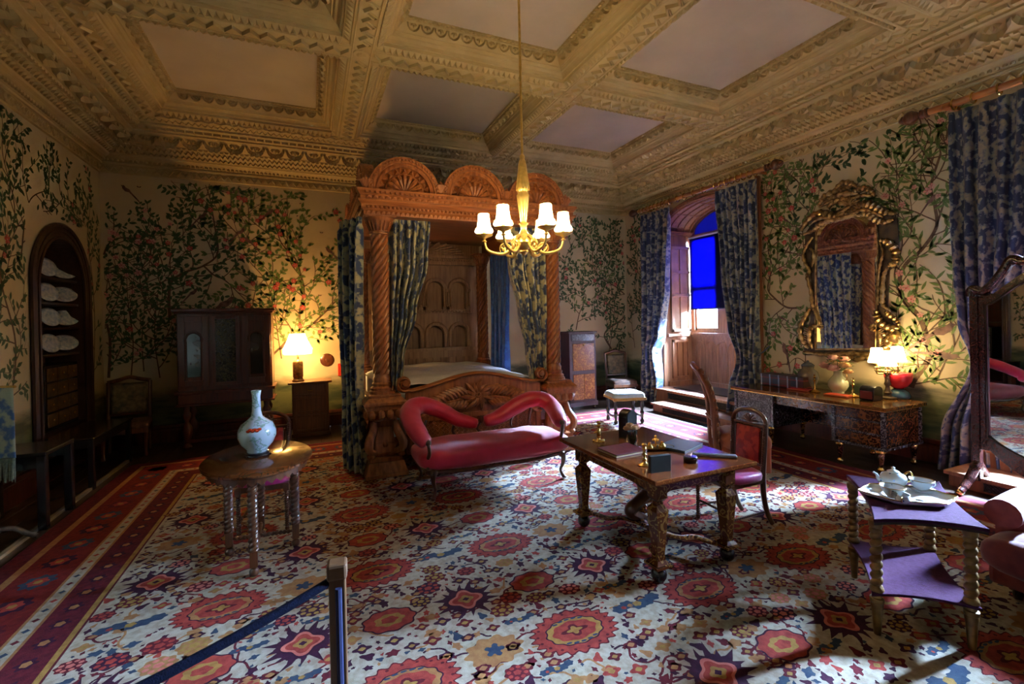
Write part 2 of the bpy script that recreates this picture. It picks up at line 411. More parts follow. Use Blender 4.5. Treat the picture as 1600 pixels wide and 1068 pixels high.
class Painter:
    def __init__(s, mb, fn, ok, seed):
        s.mb = mb; s.fn = fn; s.ok = ok; s.r = random.Random(seed); s.occ = {}; s.lv = .002
    def poly(s, pts, m, d):
        if not all(s.ok(*p) for p in pts): return
        s.mb.cur = m; s.mb.quad(*[s.fn(p[0], p[1], -d) for p in pts]); s.mb.cur = 0
    def leaf(s, u, z, a, L, w, m):
        k = (int(u/.095), int(z/.095)); c = s.occ.get(k, 0)
        if c >= 2: return
        if c == 1 and s.r.random() < .45: return
        s.occ[k] = c+1
        du, dz = cos(a), sin(a); qu, qz = -dz, du
        pts = [(u,z)]+[(u+du*L*t+qu*w*h, z+dz*L*t+qz*w*h) for t, h in ((.25,.42),(.55,.5),(.8,.28),(1,0),(.8,-.28),(.55,-.5),(.25,-.42))]
        s.poly(pts, m, .004)
    def flower(s, u, z, r, m):
        k0 = s.r.random()*6
        for i in range(5):
            a = k0+i*2*PI/5
            s.poly([(u, z)]+[(u+r*t*cos(a+q), z+r*t*sin(a+q)) for t, q in ((.8,-.5),(1,-.15),(1,.2),(.8,.5))], m, .006)
        s.poly([(u+r*.2*cos(i*1.05), z+r*.2*sin(i*1.05)) for i in range(6)], 5 if m == 4 else 4, .007)
    def limb(s, pts, w0, w1):
        n = len(pts)
        for i in range(n-1):
            a, b = Vector(pts[i]), Vector(pts[i+1]); d = (b-a)
            if d.length < 1e-5: continue
            d.normalize(); q = Vector((-d.y, d.x)); wa = w0+(w1-w0)*i/n; wb = w0+(w1-w0)*(i+1)/n
            s.poly([tuple(a+q*wa/2), tuple(a-q*wa/2), tuple(b-q*wb/2), tuple(b+q*wb/2)], 3, .003)
    def twig(s, u, z, a, L, depth, st):
        p = [(u, z)]; n = max(3, int(L/.07)); bend = s.r.uniform(-.12, .12)
        for i in range(n):
            a += bend+s.r.uniform(-.12, .12)+(.04 if cos(a) > 0 else -.04)*(1 if st['up'] else 0)
            u += cos(a)*.07; z += sin(a)*.07; p.append((u, z))
            if depth > 0 and s.r.random() < st['br']:
                s.twig(u, z, a+s.r.choice((-1, 1))*s.r.uniform(.5, 1.0), L*s.r.uniform(.45, .75), depth-1, st)
            if i > 0 or depth < 2:
                for sd in (-1, 1):
                    for k in range(st['nl']+(1 if depth < 2 else 0)):
                        s.leaf(u+s.r.uniform(-.02, .02), z+s.r.uniform(-.02, .02), a+sd*s.r.uniform(.45, 1.15), st['L']*s.r.uniform(.7, 1.15), st['w'], st['m'])
            if s.r.random() < st['fl']: s.flower(u+s.r.uniform(-.05, .05), z+s.r.uniform(-.05, .05), s.r.uniform(.03, .055), st['fm'])
        s.limb(p, .006+.006*depth, .004+.003*depth)
        s.leaf(u, z, a, st['L'], st['w'], st['m'])
    def tree(s, pts, w, st, step=.16):
        P = catmull([Vector((p[0], p[1], 0)) for p in pts], 8); P = [(p.x, p.y) for p in P]
        s.limb(P, w, w*.35); acc = 0; side = 1
        for i in range(1, len(P)):
            acc += math.hypot(P[i][0]-P[i-1][0], P[i][1]-P[i-1][1])
            if acc > step and i > len(P)*st.get('from', .03):
                acc = 0; a = math.atan2(P[i][1]-P[i-1][1], P[i][0]-P[i-1][0]); side = -side
                s.twig(P[i][0], P[i][1], a+side*s.r.uniform(.5, 1.2), s.r.uniform(.45, .95)*st.get('tl', 1), 2, st)
        s.twig(P[-1][0], P[-1][1], PI/2, .5, 2, st)
    def bird(s, u, z, L, a=0.3, f=1):
        c, d = cos(a), sin(a)
        T = lambda x, y: (u+f*(x*c-y*d)*L, z+(x*d+y*c)*L)
        s.poly([T(*p) for p in ((0,0),(.12,.1),(.3,.12),(.42,.2),(.5,.16),(.56,.14),(.48,.1),(.42,0),(.25,-.09),(.08,-.06))], 6, .006)
        s.poly([T(*p) for p in ((.05,.03),(-.5,-.28),(-.62,-.42),(-.4,-.3),(.08,-.06))], 6, .006)
    def fly(s, u, z, L):
        for a in (.6, 2.4, -.5, -2.6): s.leaf(u, z, a, L, L*.5, 6)
ST = dict(willow=dict(L=.135, w=.034, m=1, nl=1, br=.16, fl=.03, fm=5, up=1),
          rose=dict(L=.10, w=.046, m=1, nl=1, br=.20, fl=.045, fm=4, up=1),
          dark=dict(L=.11, w=.044, m=2, nl=1, br=.20, fl=.012, fm=4, up=1),
          small=dict(L=.08, w=.036, m=2, nl=1, br=.25, fl=.03, fm=5, up=1))

# back wall
bk = MB(); bk.quad((X0,Y1,0),(X1,Y1,0),(X1,Y1,ZC+.15),(X0,Y1,ZC+.15))
bk.box(X0-.2, X1+.2, Y1+.001, Y1+.2, 0, 5.8)
pt = Painter(bk, lambda u, z, d: (u, Y1+d, z), lambda u, z: X0+.03 < u < X1-.03 and .95 < z < ZC-.03, 7)
T = lambda L, dx=0: [(WY(x, y, Y1).x+dx, WY(x, y, Y1).z) for x, y in L]
pt.tree(T([(266,500),(264,470),(268,440),(290,425),(318,415),(340,395),(335,350),(330,320)]), .05, ST['dark'])
pt.tree(T([(318,415),(335,430),(352,438),(375,460),(395,480)]), .03, ST['dark'])
pt.tree(T([(470,520),(468,490),(475,455),(470,430),(462,405),(440,380),(430,350)]), .045, ST['rose'])
pt.tree(T([(478,515),(500,495),(520,475),(540,450),(545,400)]), .04, ST['rose'])
pt.tree(T([(425,555),(445,535),(455,515),(430,480)]), .04, ST['rose'])
pt.tree(T([(170,590),(172,530),(163,490),(160,430),(165,390),(185,372),(230,375),(255,385)]), .04, ST['small'])
pt.tree(T([(225,580),(222,530),(228,460),(235,400)]), .02, ST['dark']); pt.tree(T([(205,590),(208,530),(200,470),(198,430)]), .02, ST['dark'])
pt.tree(T([(250,590),(242,530),(245,470),(255,420)]), .02, ST['small'])
pt.tree(T([(440,560),(420,450),(385,400),(360,330)]), .02, ST['rose'])
pt.tree(T([(300,330),(310,300),(330,290)]), .02, ST['dark'])
pt.tree(T([(955,545),(945,520),(975,495),(982,470),(965,450),(935,430),(925,400),(935,370)]), .045, ST['dark'])
pt.tree(T([(900,515),(905,490),(915,460),(880,450)]), .03, ST['dark'])
pt.tree(T([(880,440),(885,400),(900,370)]), .02, ST['rose']); pt.tree(T([(930,500),(925,470),(940,450),(940,430)]), .02, ST['willow'])
pt.tree(T([(950,560),(960,480),(950,420),(960,380)]), .02, ST['dark'])
for x, y in ((370,365),(310,340),(205,300),(415,335),(295,460),(395,380),(520,395)): u = WY(x, y, Y1); pt.bird(u.x, u.z, .3, .4, pt.r.choice((-1, 1)))
for i in range(36): pt.fly(pt.r.uniform(X0+.2, .4), pt.r.uniform(1.3, 4.3), .04)
pt.bird(WY(350,478,Y1).x-.1, WY(350,478,Y1).z+.0, .55, .25)
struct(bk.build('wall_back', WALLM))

# right wall with the two window recesses
rw = MB(); fr = lambda u, z, d: (X1+d, u, z)
def plain(u0, u1, z0=0, z1=ZC+.15): rw.quad(fr(u0,z0,0), fr(u1,z0,0), fr(u1,z1,0), fr(u0,z1,0))
plain(VU1, WU0); plain(WU1, Y1); plain(Y0, VU0)
for a, b in ((WU0, WU1), (VU0, VU1)):
    arch_front(rw, fr, a, b, 0, ZC+.15, (a+b)/2, (b-a)/2-.001, ZS, RISE, 0, zb=0)
rw.box(X1+.001, X1+.95, WU1, Y1+.2, 0, 5.8); rw.box(X1+.001, X1+.95, VU1, WU0, 0, 5.8); rw.box(X1+.001, X1+.95, Y0-.2, VU0, 0, 5.8)
for a, b in ((WU0, WU1), (VU0, VU1)): rw.box(X1+.001, X1+.95, a, b, ZS+RISE+.02, 5.8)
pr = Painter(rw, fr, lambda u, z: ((VU1+.02 < u < WU0-.12) or (WU1+.1 < u < Y1-.03) or (-.9 < u < VU0-.05)) and .9 < z < ZC-.02, 11)
TX = lambda L: [(WX(x, y, X1).y, WX(x, y, X1).z) for x, y in L]
pr.tree(TX([(1422,640),(1425,600),(1450,562),(1449,530),(1436,495),(1412,468),(1406,437),(1416,412),(1440,390),(1463,355),(1461,322),(1455,290),(1470,240)]), .075, dict(ST['willow'], tl=1.1))
pr.tree(TX([(1412,468),(1398,430),(1410,380),(1400,340)]), .03, ST['willow'])
pr.tree(TX([(1449,500),(1475,495),(1495,488),(1505,470)]), .03, ST['willow'])
pr.tree(TX([(1463,355),(1480,300),(1495,250),(1470,215)]), .025, ST['willow'])
pr.tree(TX([(1460,600),(1480,560),(1500,520),(1490,500)]), .02, ST['willow'])
pr.tree(TX([(1255,480),(1230,480),(1210,465),(1200,450),(1208,420),(1230,390),(1245,350),(1232,310),(1225,290)]), .035, ST['rose'])
pr.tree(TX([(1225,480),(1205,500),(1200,540)]), .02, ST['rose']); pr.tree(TX([(1208,420),(1200,380),(1215,330),(1205,300)]), .02, ST['rose'])
pr.tree(TX([(1260,420),(1255,350),(1280,300),(1270,260)]), .02, ST['dark']); pr.tree(TX([(1290,600),(1250,560),(1230,570)]), .02, ST['rose'])
pr.tree(TX([(1240,320),(1262,290),(1250,262)]), .02, ST['dark']); pr.tree(TX([(1400,300),(1420,250),(1450,220),(1440,200)]), .02, ST['willow'])
pr.tree([(8.9,1.2),(8.8,1.8),(9.1,2.4),(8.9,3.0),(9.0,3.6)], .03, ST['dark']); pr.tree([(9.3,1.2),(9.4,2.0),(9.2,2.8),(9.4,3.6)], .02, ST['dark'])
pr.bird(*TX([(1465,550)])[0], .42, -.5, -1); pr.bird(*TX([(1455,520)])[0], .5, .15, -1); pr.bird(*TX([(1448,318)])[0], .25, .5, -1)
pr.bird(*TX([(1232,555)])[0], .42, .9, 1); pr.bird(*TX([(1232,345)])[0], .2, .3, 1); pr.bird(*TX([(1225,497)])[0], .2, .1, 1)
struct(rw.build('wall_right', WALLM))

# left wall with the arched niche
NU0, NU1 = 7.46, 9.04; NC = (NU0+NU1)/2
lw = MB(); fl_ = lambda u, z, d: (X0-d, u, z)
lw.quad(fl_(Y0,0,0), fl_(NU0,0,0), fl_(NU0,ZC+.15,0), fl_(Y0,ZC+.15,0)); lw.quad(fl_(NU1,0,0), fl_(Y1,0,0), fl_(Y1,ZC+.15,0), fl_(NU1,ZC+.15,0))
arch_front(lw, fl_, NU0, NU1, 0, ZC+.15, NC, (NU1-NU0)/2-.001, 2.55, .8, 0)
lw.box(X0-.6, X0-.5, Y0, Y1+.2, 0, 5.8); lw.box(X0-.5, X0-.001, Y0-.2, NU0-.02, 0, 5.8); lw.box(X0-.5, X0-.001, NU1+.02, Y1+.2, 0, 5.8); lw.box(X0-.5, X0-.001, NU0-.02, NU1+.02, 3.4, 5.8)
pl = Painter(lw, fl_, lambda u, z: (u < NU0-.04 or u > NU1+.04 or z > 3.45) and Y0 < u < Y1-.03 and .9 < z < ZC-.02, 5)
for u in (1.5, 2.6, 3.6, 4.5, 5.4, 6.3, 7.0): pl.tree([(u,1),(u+.15,1.8),(u-.1,2.6),(u+.2,3.3),(u,3.9)], .04, ST['dark'])
pl.tree([(9.2,1),(9.3,2.2),(9.15,3.2),(8.9,3.7),(8.3,3.8)], .03, ST['dark']); pl.tree([(7.3,2.8),(7.5,3.5),(8.0,3.8)], .03, ST['dark'])
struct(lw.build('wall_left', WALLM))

# front wall behind the camera
fw = MB(); fw.quad((X0,Y0,0),(X1,Y0,0),(X1,Y0,ZC+.15),(X0,Y0,ZC+.15)); fw.box(X0-.2, X1+.2, Y0-.2, Y0-.001, 0, 5.8)
struct(fw.build('wall_front', [PAPER]))

# floor and skirting
FLOORW = wood('stained_floor_boards', hexc(34,22,15), hexc(62,42,28), rough=.38, axis=1, scale=2, coat=.1)
fl = MB()
x = X0
while x < X1:
    fl.box(x, min(x+.18, X1)-.003, Y0, Y1, -.04, 0); x += .18
fl.box(X0, X1, Y0, Y1, -.06, -.04)
struct(fl.build('floor', FLOORW))
def skirt(name, pts, n):
    m = MB(); (ax, ay), (bx, by) = pts
    prof = [(0,0),(.05,0),(.05,.2),(.035,.23),(.045,.25),(.03,.29),(0,.3)]
    A, B = Vector((ax, ay, 0)), Vector((bx, by, 0)); nn = Vector((n[0], n[1], 0))
    for i in range(len(prof)-1):
        a, b = prof[i], prof[i+1]
        m.quad(A+nn*a[0]+Vector((0,0,a[1])), B+nn*a[0]+Vector((0,0,a[1])), B+nn*b[0]+Vector((0,0,b[1])), A+nn*b[0]+Vector((0,0,b[1])))
    return struct(m.build(name, MAHOG))
skirt('baseboard_back', ((X0,Y1),(X1,Y1)), (0,-1))
skirt('baseboard_left', ((X0,Y0),(X0,NU0)), (1,0)); skirt('baseboard_left', ((X0,NU1),(X0,Y1)), (1,0))
skirt('baseboard_right', ((X1,VU1),(X1,WU0)), (-1,0)); skirt('baseboard_right', ((X1,WU1),(X1,Y1)), (-1,0))

# ------------------------------------------------------------------ coffered ceiling
ZB, ZP = 5.2, 5.5
XS = [(-1.75, .17), (1.11, 3.07), (4.02, 6.0)]
YS = [(-2.35, -.43), (.52, 2.47), (3.42, 5.38), (6.34, 8.28)]
ce = MB(); ce.box(X0-.2, X1+.2, Y0-.2, Y1+.2, ZP, ZP+.1)
struct(ce.build('ceiling', PANEL))
def side_map(A, B, nrm):       # s along, d across (nrm), z
    A = Vector((A[0], A[1], 0)); t = (Vector((B[0], B[1], 0))-A); L = t.length; t.normalize(); n = Vector((nrm[0], nrm[1], 0))
    return (lambda s, d, z: A+t*s+n*d+Vector((0, 0, z))), L
def saw_row(mb, P, L, pitch, d0, z0, d1, z1, h, m0=0):
    s = m0*d1+.0; e = L-m0*d1; n = max(1, int((e-s)/pitch)); w = (e-s)/n
    nd, nz = (z1-z0), -(d1-d0); q = math.hypot(nd, nz); nd /= q; nz /= q
    if nz > 0: nd, nz = -nd, -nz
    for i in range(n):
        a = s+i*w
        b0, b1, b2, b3 = P(a,d0,z0), P(a+w,d0,z0), P(a+w,d1,z1), P(a,d1,z1)
        ap = P(a+w/2, d1+nd*h, z1+nz*h)
        mb.add([b0, b1, b2, b3, ap], [(0,1,4),(1,2,4),(2,3,4),(3,0,4)])
def box_row(mb, P, L, pitch, fill, d0, z0, d1, z1, m0=0):
    s = m0*d1; e = L-m0*d1; n = max(1, int((e-s)/pitch)); w = (e-s)/n
    for i in range(n):
        a = s+i*w; b = a+w*fill
        v = [P(a,d0,z0),P(b,d0,z0),P(b,d1,z0),P(a,d1,z0),P(a,d0,z1),P(b,d0,z1),P(b,d1,z1),P(a,d1,z1)]
        mb.add(v, [(0,3,2,1),(0,1,5,4),(1,2,6,5),(2,3,7,6),(3,0,4,7)])
def ball_row(mb, P, L, pitch, d, z, r, m0=0):
    s = m0*d; e = L-m0*d; n = max(1, int((e-s)/pitch)); w = (e-s)/n
    for i in range(n): mb.ell(P(s+(i+.5)*w, d, z), r, r, r, 6, 3)
def zig_row(mb, P, L, pitch, d0, d1, z0, z1, w, h, m0=0, s0=0):   # raised chevron ribbon on the sloping strip (d0,z0)-(d1,z1)
    s = m0*d1+s0; e = L-m0*d1-s0; n = max(1, int((e-s)/pitch)); p = (e-s)/n
    nd, nz = (z1-z0), -(d1-d0); q = math.hypot(nd, nz); nd /= q; nz /= q
    if nz > 0: nd, nz = -nd, -nz
    def Q(a, t, k): return P(a, d0+(d1-d0)*t+nd*k, z0+(z1-z0)*t+nz*k)
    sw = w/q
    for i in range(n):
        a = s+i*p
        for u0, t0, u1, t1 in ((a, 0, a+p/2, 1-sw), (a+p/2, 1-sw, a+p, 0)):
            mb.add([Q(u0,t0,0),Q(u1,t1,0),Q(u1,t1+sw,0),Q(u0,t0+sw,0),Q(u0,t0+sw*.3,h),Q(u1,t1+sw*.3,h),Q(u1,t1+sw*.7,h),Q(u0,t0+sw*.7,h)],
                   [(0,1,5,4),(3,7,6,2),(4,5,6,7)])
def leaf_row(mb, P, L, pitch, d0, z0, d1, z1, h):      # carved foliage: arcs over small lobes
    n = max(1, int(L/pitch)); w = L/n
    nd, nz = (z1-z0), -(d1-d0); q = math.hypot(nd, nz); nd /= q; nz /= q
    if nz > 0: nd, nz = -nd, -nz
    def Q(a, t, k): return P(a, d0+(d1-d0)*t+nd*k, z0+(z1-z0)*t+nz*k)
    for i in range(n):
        a = i*w
        for k, (r0, r1) in enumerate(((.5,.36),)):
            pr_ = None
            for j in range(7):
                th = PI*j/6; o = (Q(a+w/2-w*r0*cos(th), .08+.86*sin(th), 0), Q(a+w/2-w*(r0+r1)/2*cos(th), .08+.8*sin(th), h), Q(a+w/2-w*r1*cos(th), .08+.66*sin(th), 0))
                if pr_: mb.quad(pr_[0], o[0], o[1], pr_[1]); mb.quad(pr_[1], o[1], o[2], pr_[2])
                pr_ = o
        for dx, t0, t1 in ((0, .08, .62), (-.16, .08, .42), (.16, .08, .42)):
            c = a+w/2
            b = [Q(c+dx*.4*w-.05*w, t0, 0), Q(c+dx*.4*w+.05*w, t0, 0), Q(c+dx*w+.09*w, (t0+t1)/2, 0), Q(c+dx*1.2*w, t1, 0), Q(c+dx*w-.09*w, (t0+t1)/2, 0)]
            ap = Q(c+dx*w, (t0+t1)/2, h*.9); m = len(mb.v); mb.add(b+[ap], [(k, (k+1)%5, 5) for k in range(5)])
def sides(x0, x1, y0, y1, out=1):     # four sides of a rectangle with normals out (1) or in (-1)
    o = out
    return [((x0,y0),(x1,y0),(0,-o)), ((x1,y0),(x1,y1),(o,0)), ((x1,y1),(x0,y1),(0,o)), ((x0,y1),(x0,y0),(-o,0))]
FR = [(0,ZP),(.0,5.485),(.025,5.48),(.03,5.455),(.105,5.375),(.115,5.36),(.13,5.362),(.15,5.33),(.175,5.325),(.2,5.30),(.215,5.265),(.235,5.262),(.24,5.225),(.26,5.222),(.32,5.212),(.33,5.20),(.35,5.20)]
for j, (y0, y1) in enumerate(YS):
    for i, (x0, x1) in enumerate(XS):
        m = MB(); rects(m, x0, x1, y0, y1, FR)
        if j >= 1:
            for A, B, nn in sides(x0, x1, y0, y1):
                P, L = side_map(A, B, nn)
                box_row(m, P, L, .055, .6, -.005, 5.47, .024, 5.5)
                leaf_row(m, P, L, .155, .032, 5.452, .104, 5.376, .034)
                saw_row(m, P, L+.0, .05, .115, 5.36, .135, 5.35, .008) if 0 else None
                P2, L2 = side_map((A[0]-(.24 if B[0] > A[0] else -.24 if B[0] < A[0] else 0), A[1]-(.24 if B[1] > A[1] else -.24 if B[1] < A[1] else 0)),
                                  (B[0]+(.24 if B[0] > A[0] else -.24 if B[0] < A[0] else 0), B[1]+(.24 if B[1] > A[1] else -.24 if B[1] < A[1] else 0)), nn)
                saw_row(m, P2, L2, .072, .245, 5.224, .318, 5.214, .045)
        struct(m.build('trim_coffer', PLASTER))
# soffits of the beams between the coffers
so = MB(); g = .35
xe = [X0+1.0]+[v for (a, b) in XS for v in (a-g, b+g)]+[X1-1.0]; ye = [Y0+1.0]+[v for (a, b) in YS for v in (a-g, b+g)]+[Y1-1.0]
XB = [(XS[i][1]+g, XS[i+1][0]-g) for i in range(2)]; YB = [(YS[i][1]+g, YS[i+1][0]-g) for i in range(3)]
XA, XZ, YA, YZ = XS[0][0]-g, XS[2][1]+g, YS[0][0]-g, YS[3][1]+g
for a, b in XB: so.quad((a,YA,ZB),(b,YA,ZB),(b,YZ,ZB),(a,YZ,ZB))
for a, b in YB:
    xs = [XA]+[v for p in XB for v in p]+[XZ]
    for k in range(0, 6, 2): so.quad((xs[k],a,ZB),(xs[k+1],a,ZB),(xs[k+1],b,ZB),(xs[k],b,ZB))
for a, b in XB:
    for d in (a+.01, b-.01): so.tube([(d,YA,ZB),(d,YZ,ZB)], .012, 6)
    for k in range(4):
        P, L = side_map((a, YS[k][0]-g+.03), (a, YS[k][1]+g-.03), (1, 0)); w = b-a
        zig_row(so, P, L, .17, .05, w-.05, ZB, ZB, .055, .034); zig_row(so, P, L, .17, .085, w-.015, ZB, ZB, .024, .02)
for a, b in YB:
    for k in range(3):
        for d in (a+.01, b-.01): so.tube([(XS[k][0]-g,d,ZB),(XS[k][1]+g,d,ZB)], .012, 6)
        P, L = side_map((XS[k][0]-g+.03, a), (XS[k][1]+g-.03, a), (0, 1)); w = b-a
        zig_row(so, P, L, .17, .05, w-.05, ZB, ZB, .055, .034); zig_row(so, P, L, .17, .085, w-.015, ZB, ZB, .024, .02)
for a in XB:
    for b in YB: so.lathe([(0,ZB-.03),(.04,ZB-.025),(.06,ZB-.012),(.1,ZB-.01),(.11,ZB)], ((a[0]+a[1])/2, (b[0]+b[1])/2, 0), 8)
struct(so.build('trim_beams', PLASTER))
# wall cornice, all round
CP = [(0,4.5),(.03,4.505),(.035,4.62),(.05,4.63),(.075,4.63),(.08,4.655),(.06,4.67),(.16,4.735),(.2,4.75),(.21,4.775),(.36,4.885),(.4,4.9),(.41,4.92),(.6,5.02),(.64,5.03),(.64,5.055),(.73,5.1),(.76,5.12),(.76,5.145),(.86,5.19),(.87,ZB),(1.0,ZB)]
for nm, A, B, nn in (('trim_cornice_back', (X0,Y1), (X1,Y1), (0,-1)), ('trim_cornice_right', (X1,Y0), (X1,Y1), (-1,0)), ('trim_cornice_left', (X0,Y0), (X0,Y1), (1,0)), ('trim_cornice_front', (X0,Y0), (X1,Y0), (0,1))):
    m = MB(); P, L = side_map(A, B, nn)
    for k in range(len(CP)-1):
        (a, za), (b, zb) = CP[k], CP[k+1]
        m.quad(P(a,a,za), P(L-a,a,za), P(L-b,b,zb), P(b,b,zb))
    if 'front' not in nm:
        zig_row(m, P, L, .115, .036, .038, 4.515, 4.61, .026, .022, 1); zig_row(m, P, L, .115, .037, .039, 4.55, 4.625, .014, .008, 1)
        ball_row(m, P, L, .065, .115, 4.69, .026, 1)
        zig_row(m, P, L, .075, .21, .275, 4.78, 4.822, .028, .028, 1); zig_row(m, P, L, .075, .285, .355, 4.83, 4.882, .028, .028, 1)
        box_row(m, P, L, .075, .55, .37, 4.88, .405, 4.905, 1)
        leaf_row(m, P, L, .30, .59, 5.012, .42, 4.925, .075)
        box_row(m, P, L, .125, .8, .655, 5.055, .72, 5.1, 1); saw_row(m, P, L, .125, .735, 5.10, .76, 5.12, .012, 1)
        ball_row(m, P, L, .085, .80, 5.165, .018, 1); zig_row(m, P, L, .085, .775, .85, 5.15, 5.185, .02, .012, 1)
        zig_row(m, P, L, .17, .885, .99, ZB, ZB, .035, .028, 1); zig_row(m, P, L, .17, .90, 1.0, ZB, ZB, .012, .009, 1)
    struct(m.build(nm, PLASTER))
# ------------------------------------------------------------------ window recesses
GLASS, nt_, N_, L_, P_ = newmat('window_glass')
_t = N_.new('ShaderNodeBsdfTransparent'); _g = N_.new('ShaderNodeBsdfGlossy'); _g.inputs['Roughness'].default_value = .02
_x = N_.new('ShaderNodeMixShader'); _x.inputs[0].default_value = .06; L_.new(_t.outputs[0], _x.inputs[1]); L_.new(_g.outputs[0], _x.inputs[2]); L_.new(_x.outputs[0], N_['Material Output'].inputs[0])
def cloth_through(name, col, tcol, mix):
    m, nt, N, L, P = newmat(name); P.inputs['Base Color'].default_value = c4(col); P.inputs['Roughness'].default_value = .8
    t = N.new('ShaderNodeBsdfTranslucent'); t.inputs[0].default_value = c4(tcol)
    n = N.new('ShaderNodeTexNoise'); n.inputs['Scale'].default_value = 120
    x = N.new('ShaderNodeMixShader'); x.inputs[0].default_value = mix
    L.new(P.outputs[0], x.inputs[1]); L.new(t.outputs[0], x.inputs[2]); L.new(x.outputs[0], N['Material Output'].inputs[0])
    return m
BLIND = cloth_through('blue_holland_blind', (.004,.006,.09), (.000002,.000004,.0030), .85)
BLINDD = cloth_through('dark_blue_cloth', (.004,.006,.03), (.000002,.00001,.0006), .3)
XW = 8.15       # plane of the window
def recess(n, u0, u1, main):
    uc, a = (u0+u1)/2, (u1-u0)/2
    f = lambda u, z, d: (X1+d, u, z)
    # panelled lining: reveals and barrel head
    m = MB()
    ring = arch_pts(uc, a-.01, ZS, RISE, 24)
    m.quad(f(u0+.01,.0,0), f(u0+.01,.0,.8), f(u0+.01,ZS,.8), f(u0+.01,ZS,0)); m.quad(f(u1-.01,.0,0), f(u1-.01,.0,.8), f(u1-.01,ZS,.8), f(u1-.01,ZS,0))
    for i in range(len(ring)-1): m.quad(f(*ring[i],0), f(*ring[i+1],0), f(*ring[i+1],.8), f(*ring[i],.8))
    # ribs and cross ribs on the barrel
    for d in (.03, .2, .4, .6, .77): m.tube([f(p[0], p[1]-.01, d) for p in ring], .02 if d in (.2,.4,.6) else .035, 6)
    for i in range(2, len(ring)-2, 4): m.tube([f(ring[i][0], ring[i][1]-.008, .03), f(ring[i][0], ring[i][1]-.008, .77)], .016, 6)
    # outer architrave on the wall face
    outer = arch_pts(uc, a+.05, ZS, RISE+.05, 24)
    for off, r in ((.05, .035), (.0, .022)):
        pts = [f(uc-a-off, .0, -.02)]+[f(p[0], p[1], -.02) for p in arch_pts(uc, a+off, ZS, RISE+off, 24)]+[f(uc+a+off, .0, -.02)]
        m.tube(pts, r, 6)
    # impost mouldings at the spring of the arch
    for uu, sg in ((u0+.02, 1), (u1-.02, -1)):
        for z, w, h in ((ZS-.05,.05,.03),(ZS-.02,.08,.025),(ZS+.005,.1,.02)): m.box(X1, XW, min(uu, uu+sg*w), max(uu, uu+sg*w), z, z+h)
    struct(m.build('trim_recess_lining', OAKD, smooth=True))
    # window wall with three openings: lower lights either side of a wide mullion, and an arched head
    m = MB(); wx = XW
    gl = [(uc+.40, uc+1.08), (uc-1.08, uc-.40)] if main else [(uc+.17, uc+1.08), (uc-1.08, uc-.23)]
    z0, z1 = 1.62, 3.72
    def wq(ua, ub, za, zb): m.box(wx, wx+.12, ua, ub, za, zb)
    wq(u0, u1, .3, z0); wq(gl[0][1], u1, z0, z1); wq(gl[1][1], gl[0][0], z0, z1); wq(u0, gl[1][0], z0, z1); wq(u0, u1, z1, z1+.1)
    fx = lambda u, z, d: (wx+d, u, z)
    arch_front(m, fx, u0, u1, z1+.1, ZS+RISE+.2, uc, a-.12, ZS-.02, RISE-.05, .1, n=24)
    for ga, gb in gl:
        frame = MB()
        # sash bars
        for (za, zb) in ((z0, 2.62), (2.62, z1)):
            frame.box(wx+.03, wx+.08, ga, ga+.05, za, zb); frame.box(wx+.03, wx+.08, gb-.05, gb, za, zb)
            frame.box(wx+.03, wx+.08, ga, gb, za, za+.06); frame.box(wx+.03, wx+.08, ga, gb, zb-.05, zb)
        fo = struct(frame.build('window_%d' % n, OAKD, bevel=.006))
        g = MB(); g.quad((wx+.06,ga+.05,z0+.05),(wx+.06,gb-.05,z0+.05),(wx+.06,gb-.05,z1-.05),(wx+.06,ga+.05,z1-.05)); g.build('pane', GLASS, fo)
    # sill and linenfold dado with pointed arcading
    m.box(wx-.08, wx+.02, u0, u1, 1.52, 1.57); m.box(wx-.05, wx+.02, u0, u1, 1.48, 1.52); m.box(wx-.04, wx+.02, u0, u1, .38, .48)
    k = 7; w = (u1-u0-.2)/k
    for i in range(k):
        ua = u0+.1+i*w
        for off, r in ((.03, .014), (.065, .01)):
            P = arch_pts(ua+w/2, w/2-off, 1.22, .16, 10, 1)
            m.tube([(wx-.012, ua+off, .52)]+[(wx-.012, p[0], p[1]) for p in P]+[(wx-.012, ua+w-off, .52)], r, 5)
        m.tube([(wx-.008, ua+w/2, .52), (wx-.008, ua+w/2, 1.28)], .014, 5)
    m.box(wx-.02, wx+.01, u0+.05, u1-.05, 1.42, 1.48)
    # reveals: dado panel below, shutter above
    for uu, s_ in ((u1-.01, -1), (u0+.01, 1)):
        def rb(xa, xb, za, zb, t): m.box(xa, xb, min(uu, uu+s_*t), max(uu, uu+s_*t), za, zb)
        rb(X1+.08, XW, 1.50, 1.56, .05); rb(X1+.08, XW, .38, .48, .03)
        xa, xb = X1+.2, XW-.1
        rb(xa, xb, .55, .59, .03); rb(xa, xb, 1.36, 1.42, .03); rb(xa, xa+.05, .55, 1.42, .03); rb(xb-.05, xb, .55, 1.42, .03)
        for q in (.33, .66): rb(xa+(xb-xa)*q-.012, xa+(xb-xa)*q+.012, .59, 1.36, .02)
    struct(m.build('trim_window_dado', OAKD))
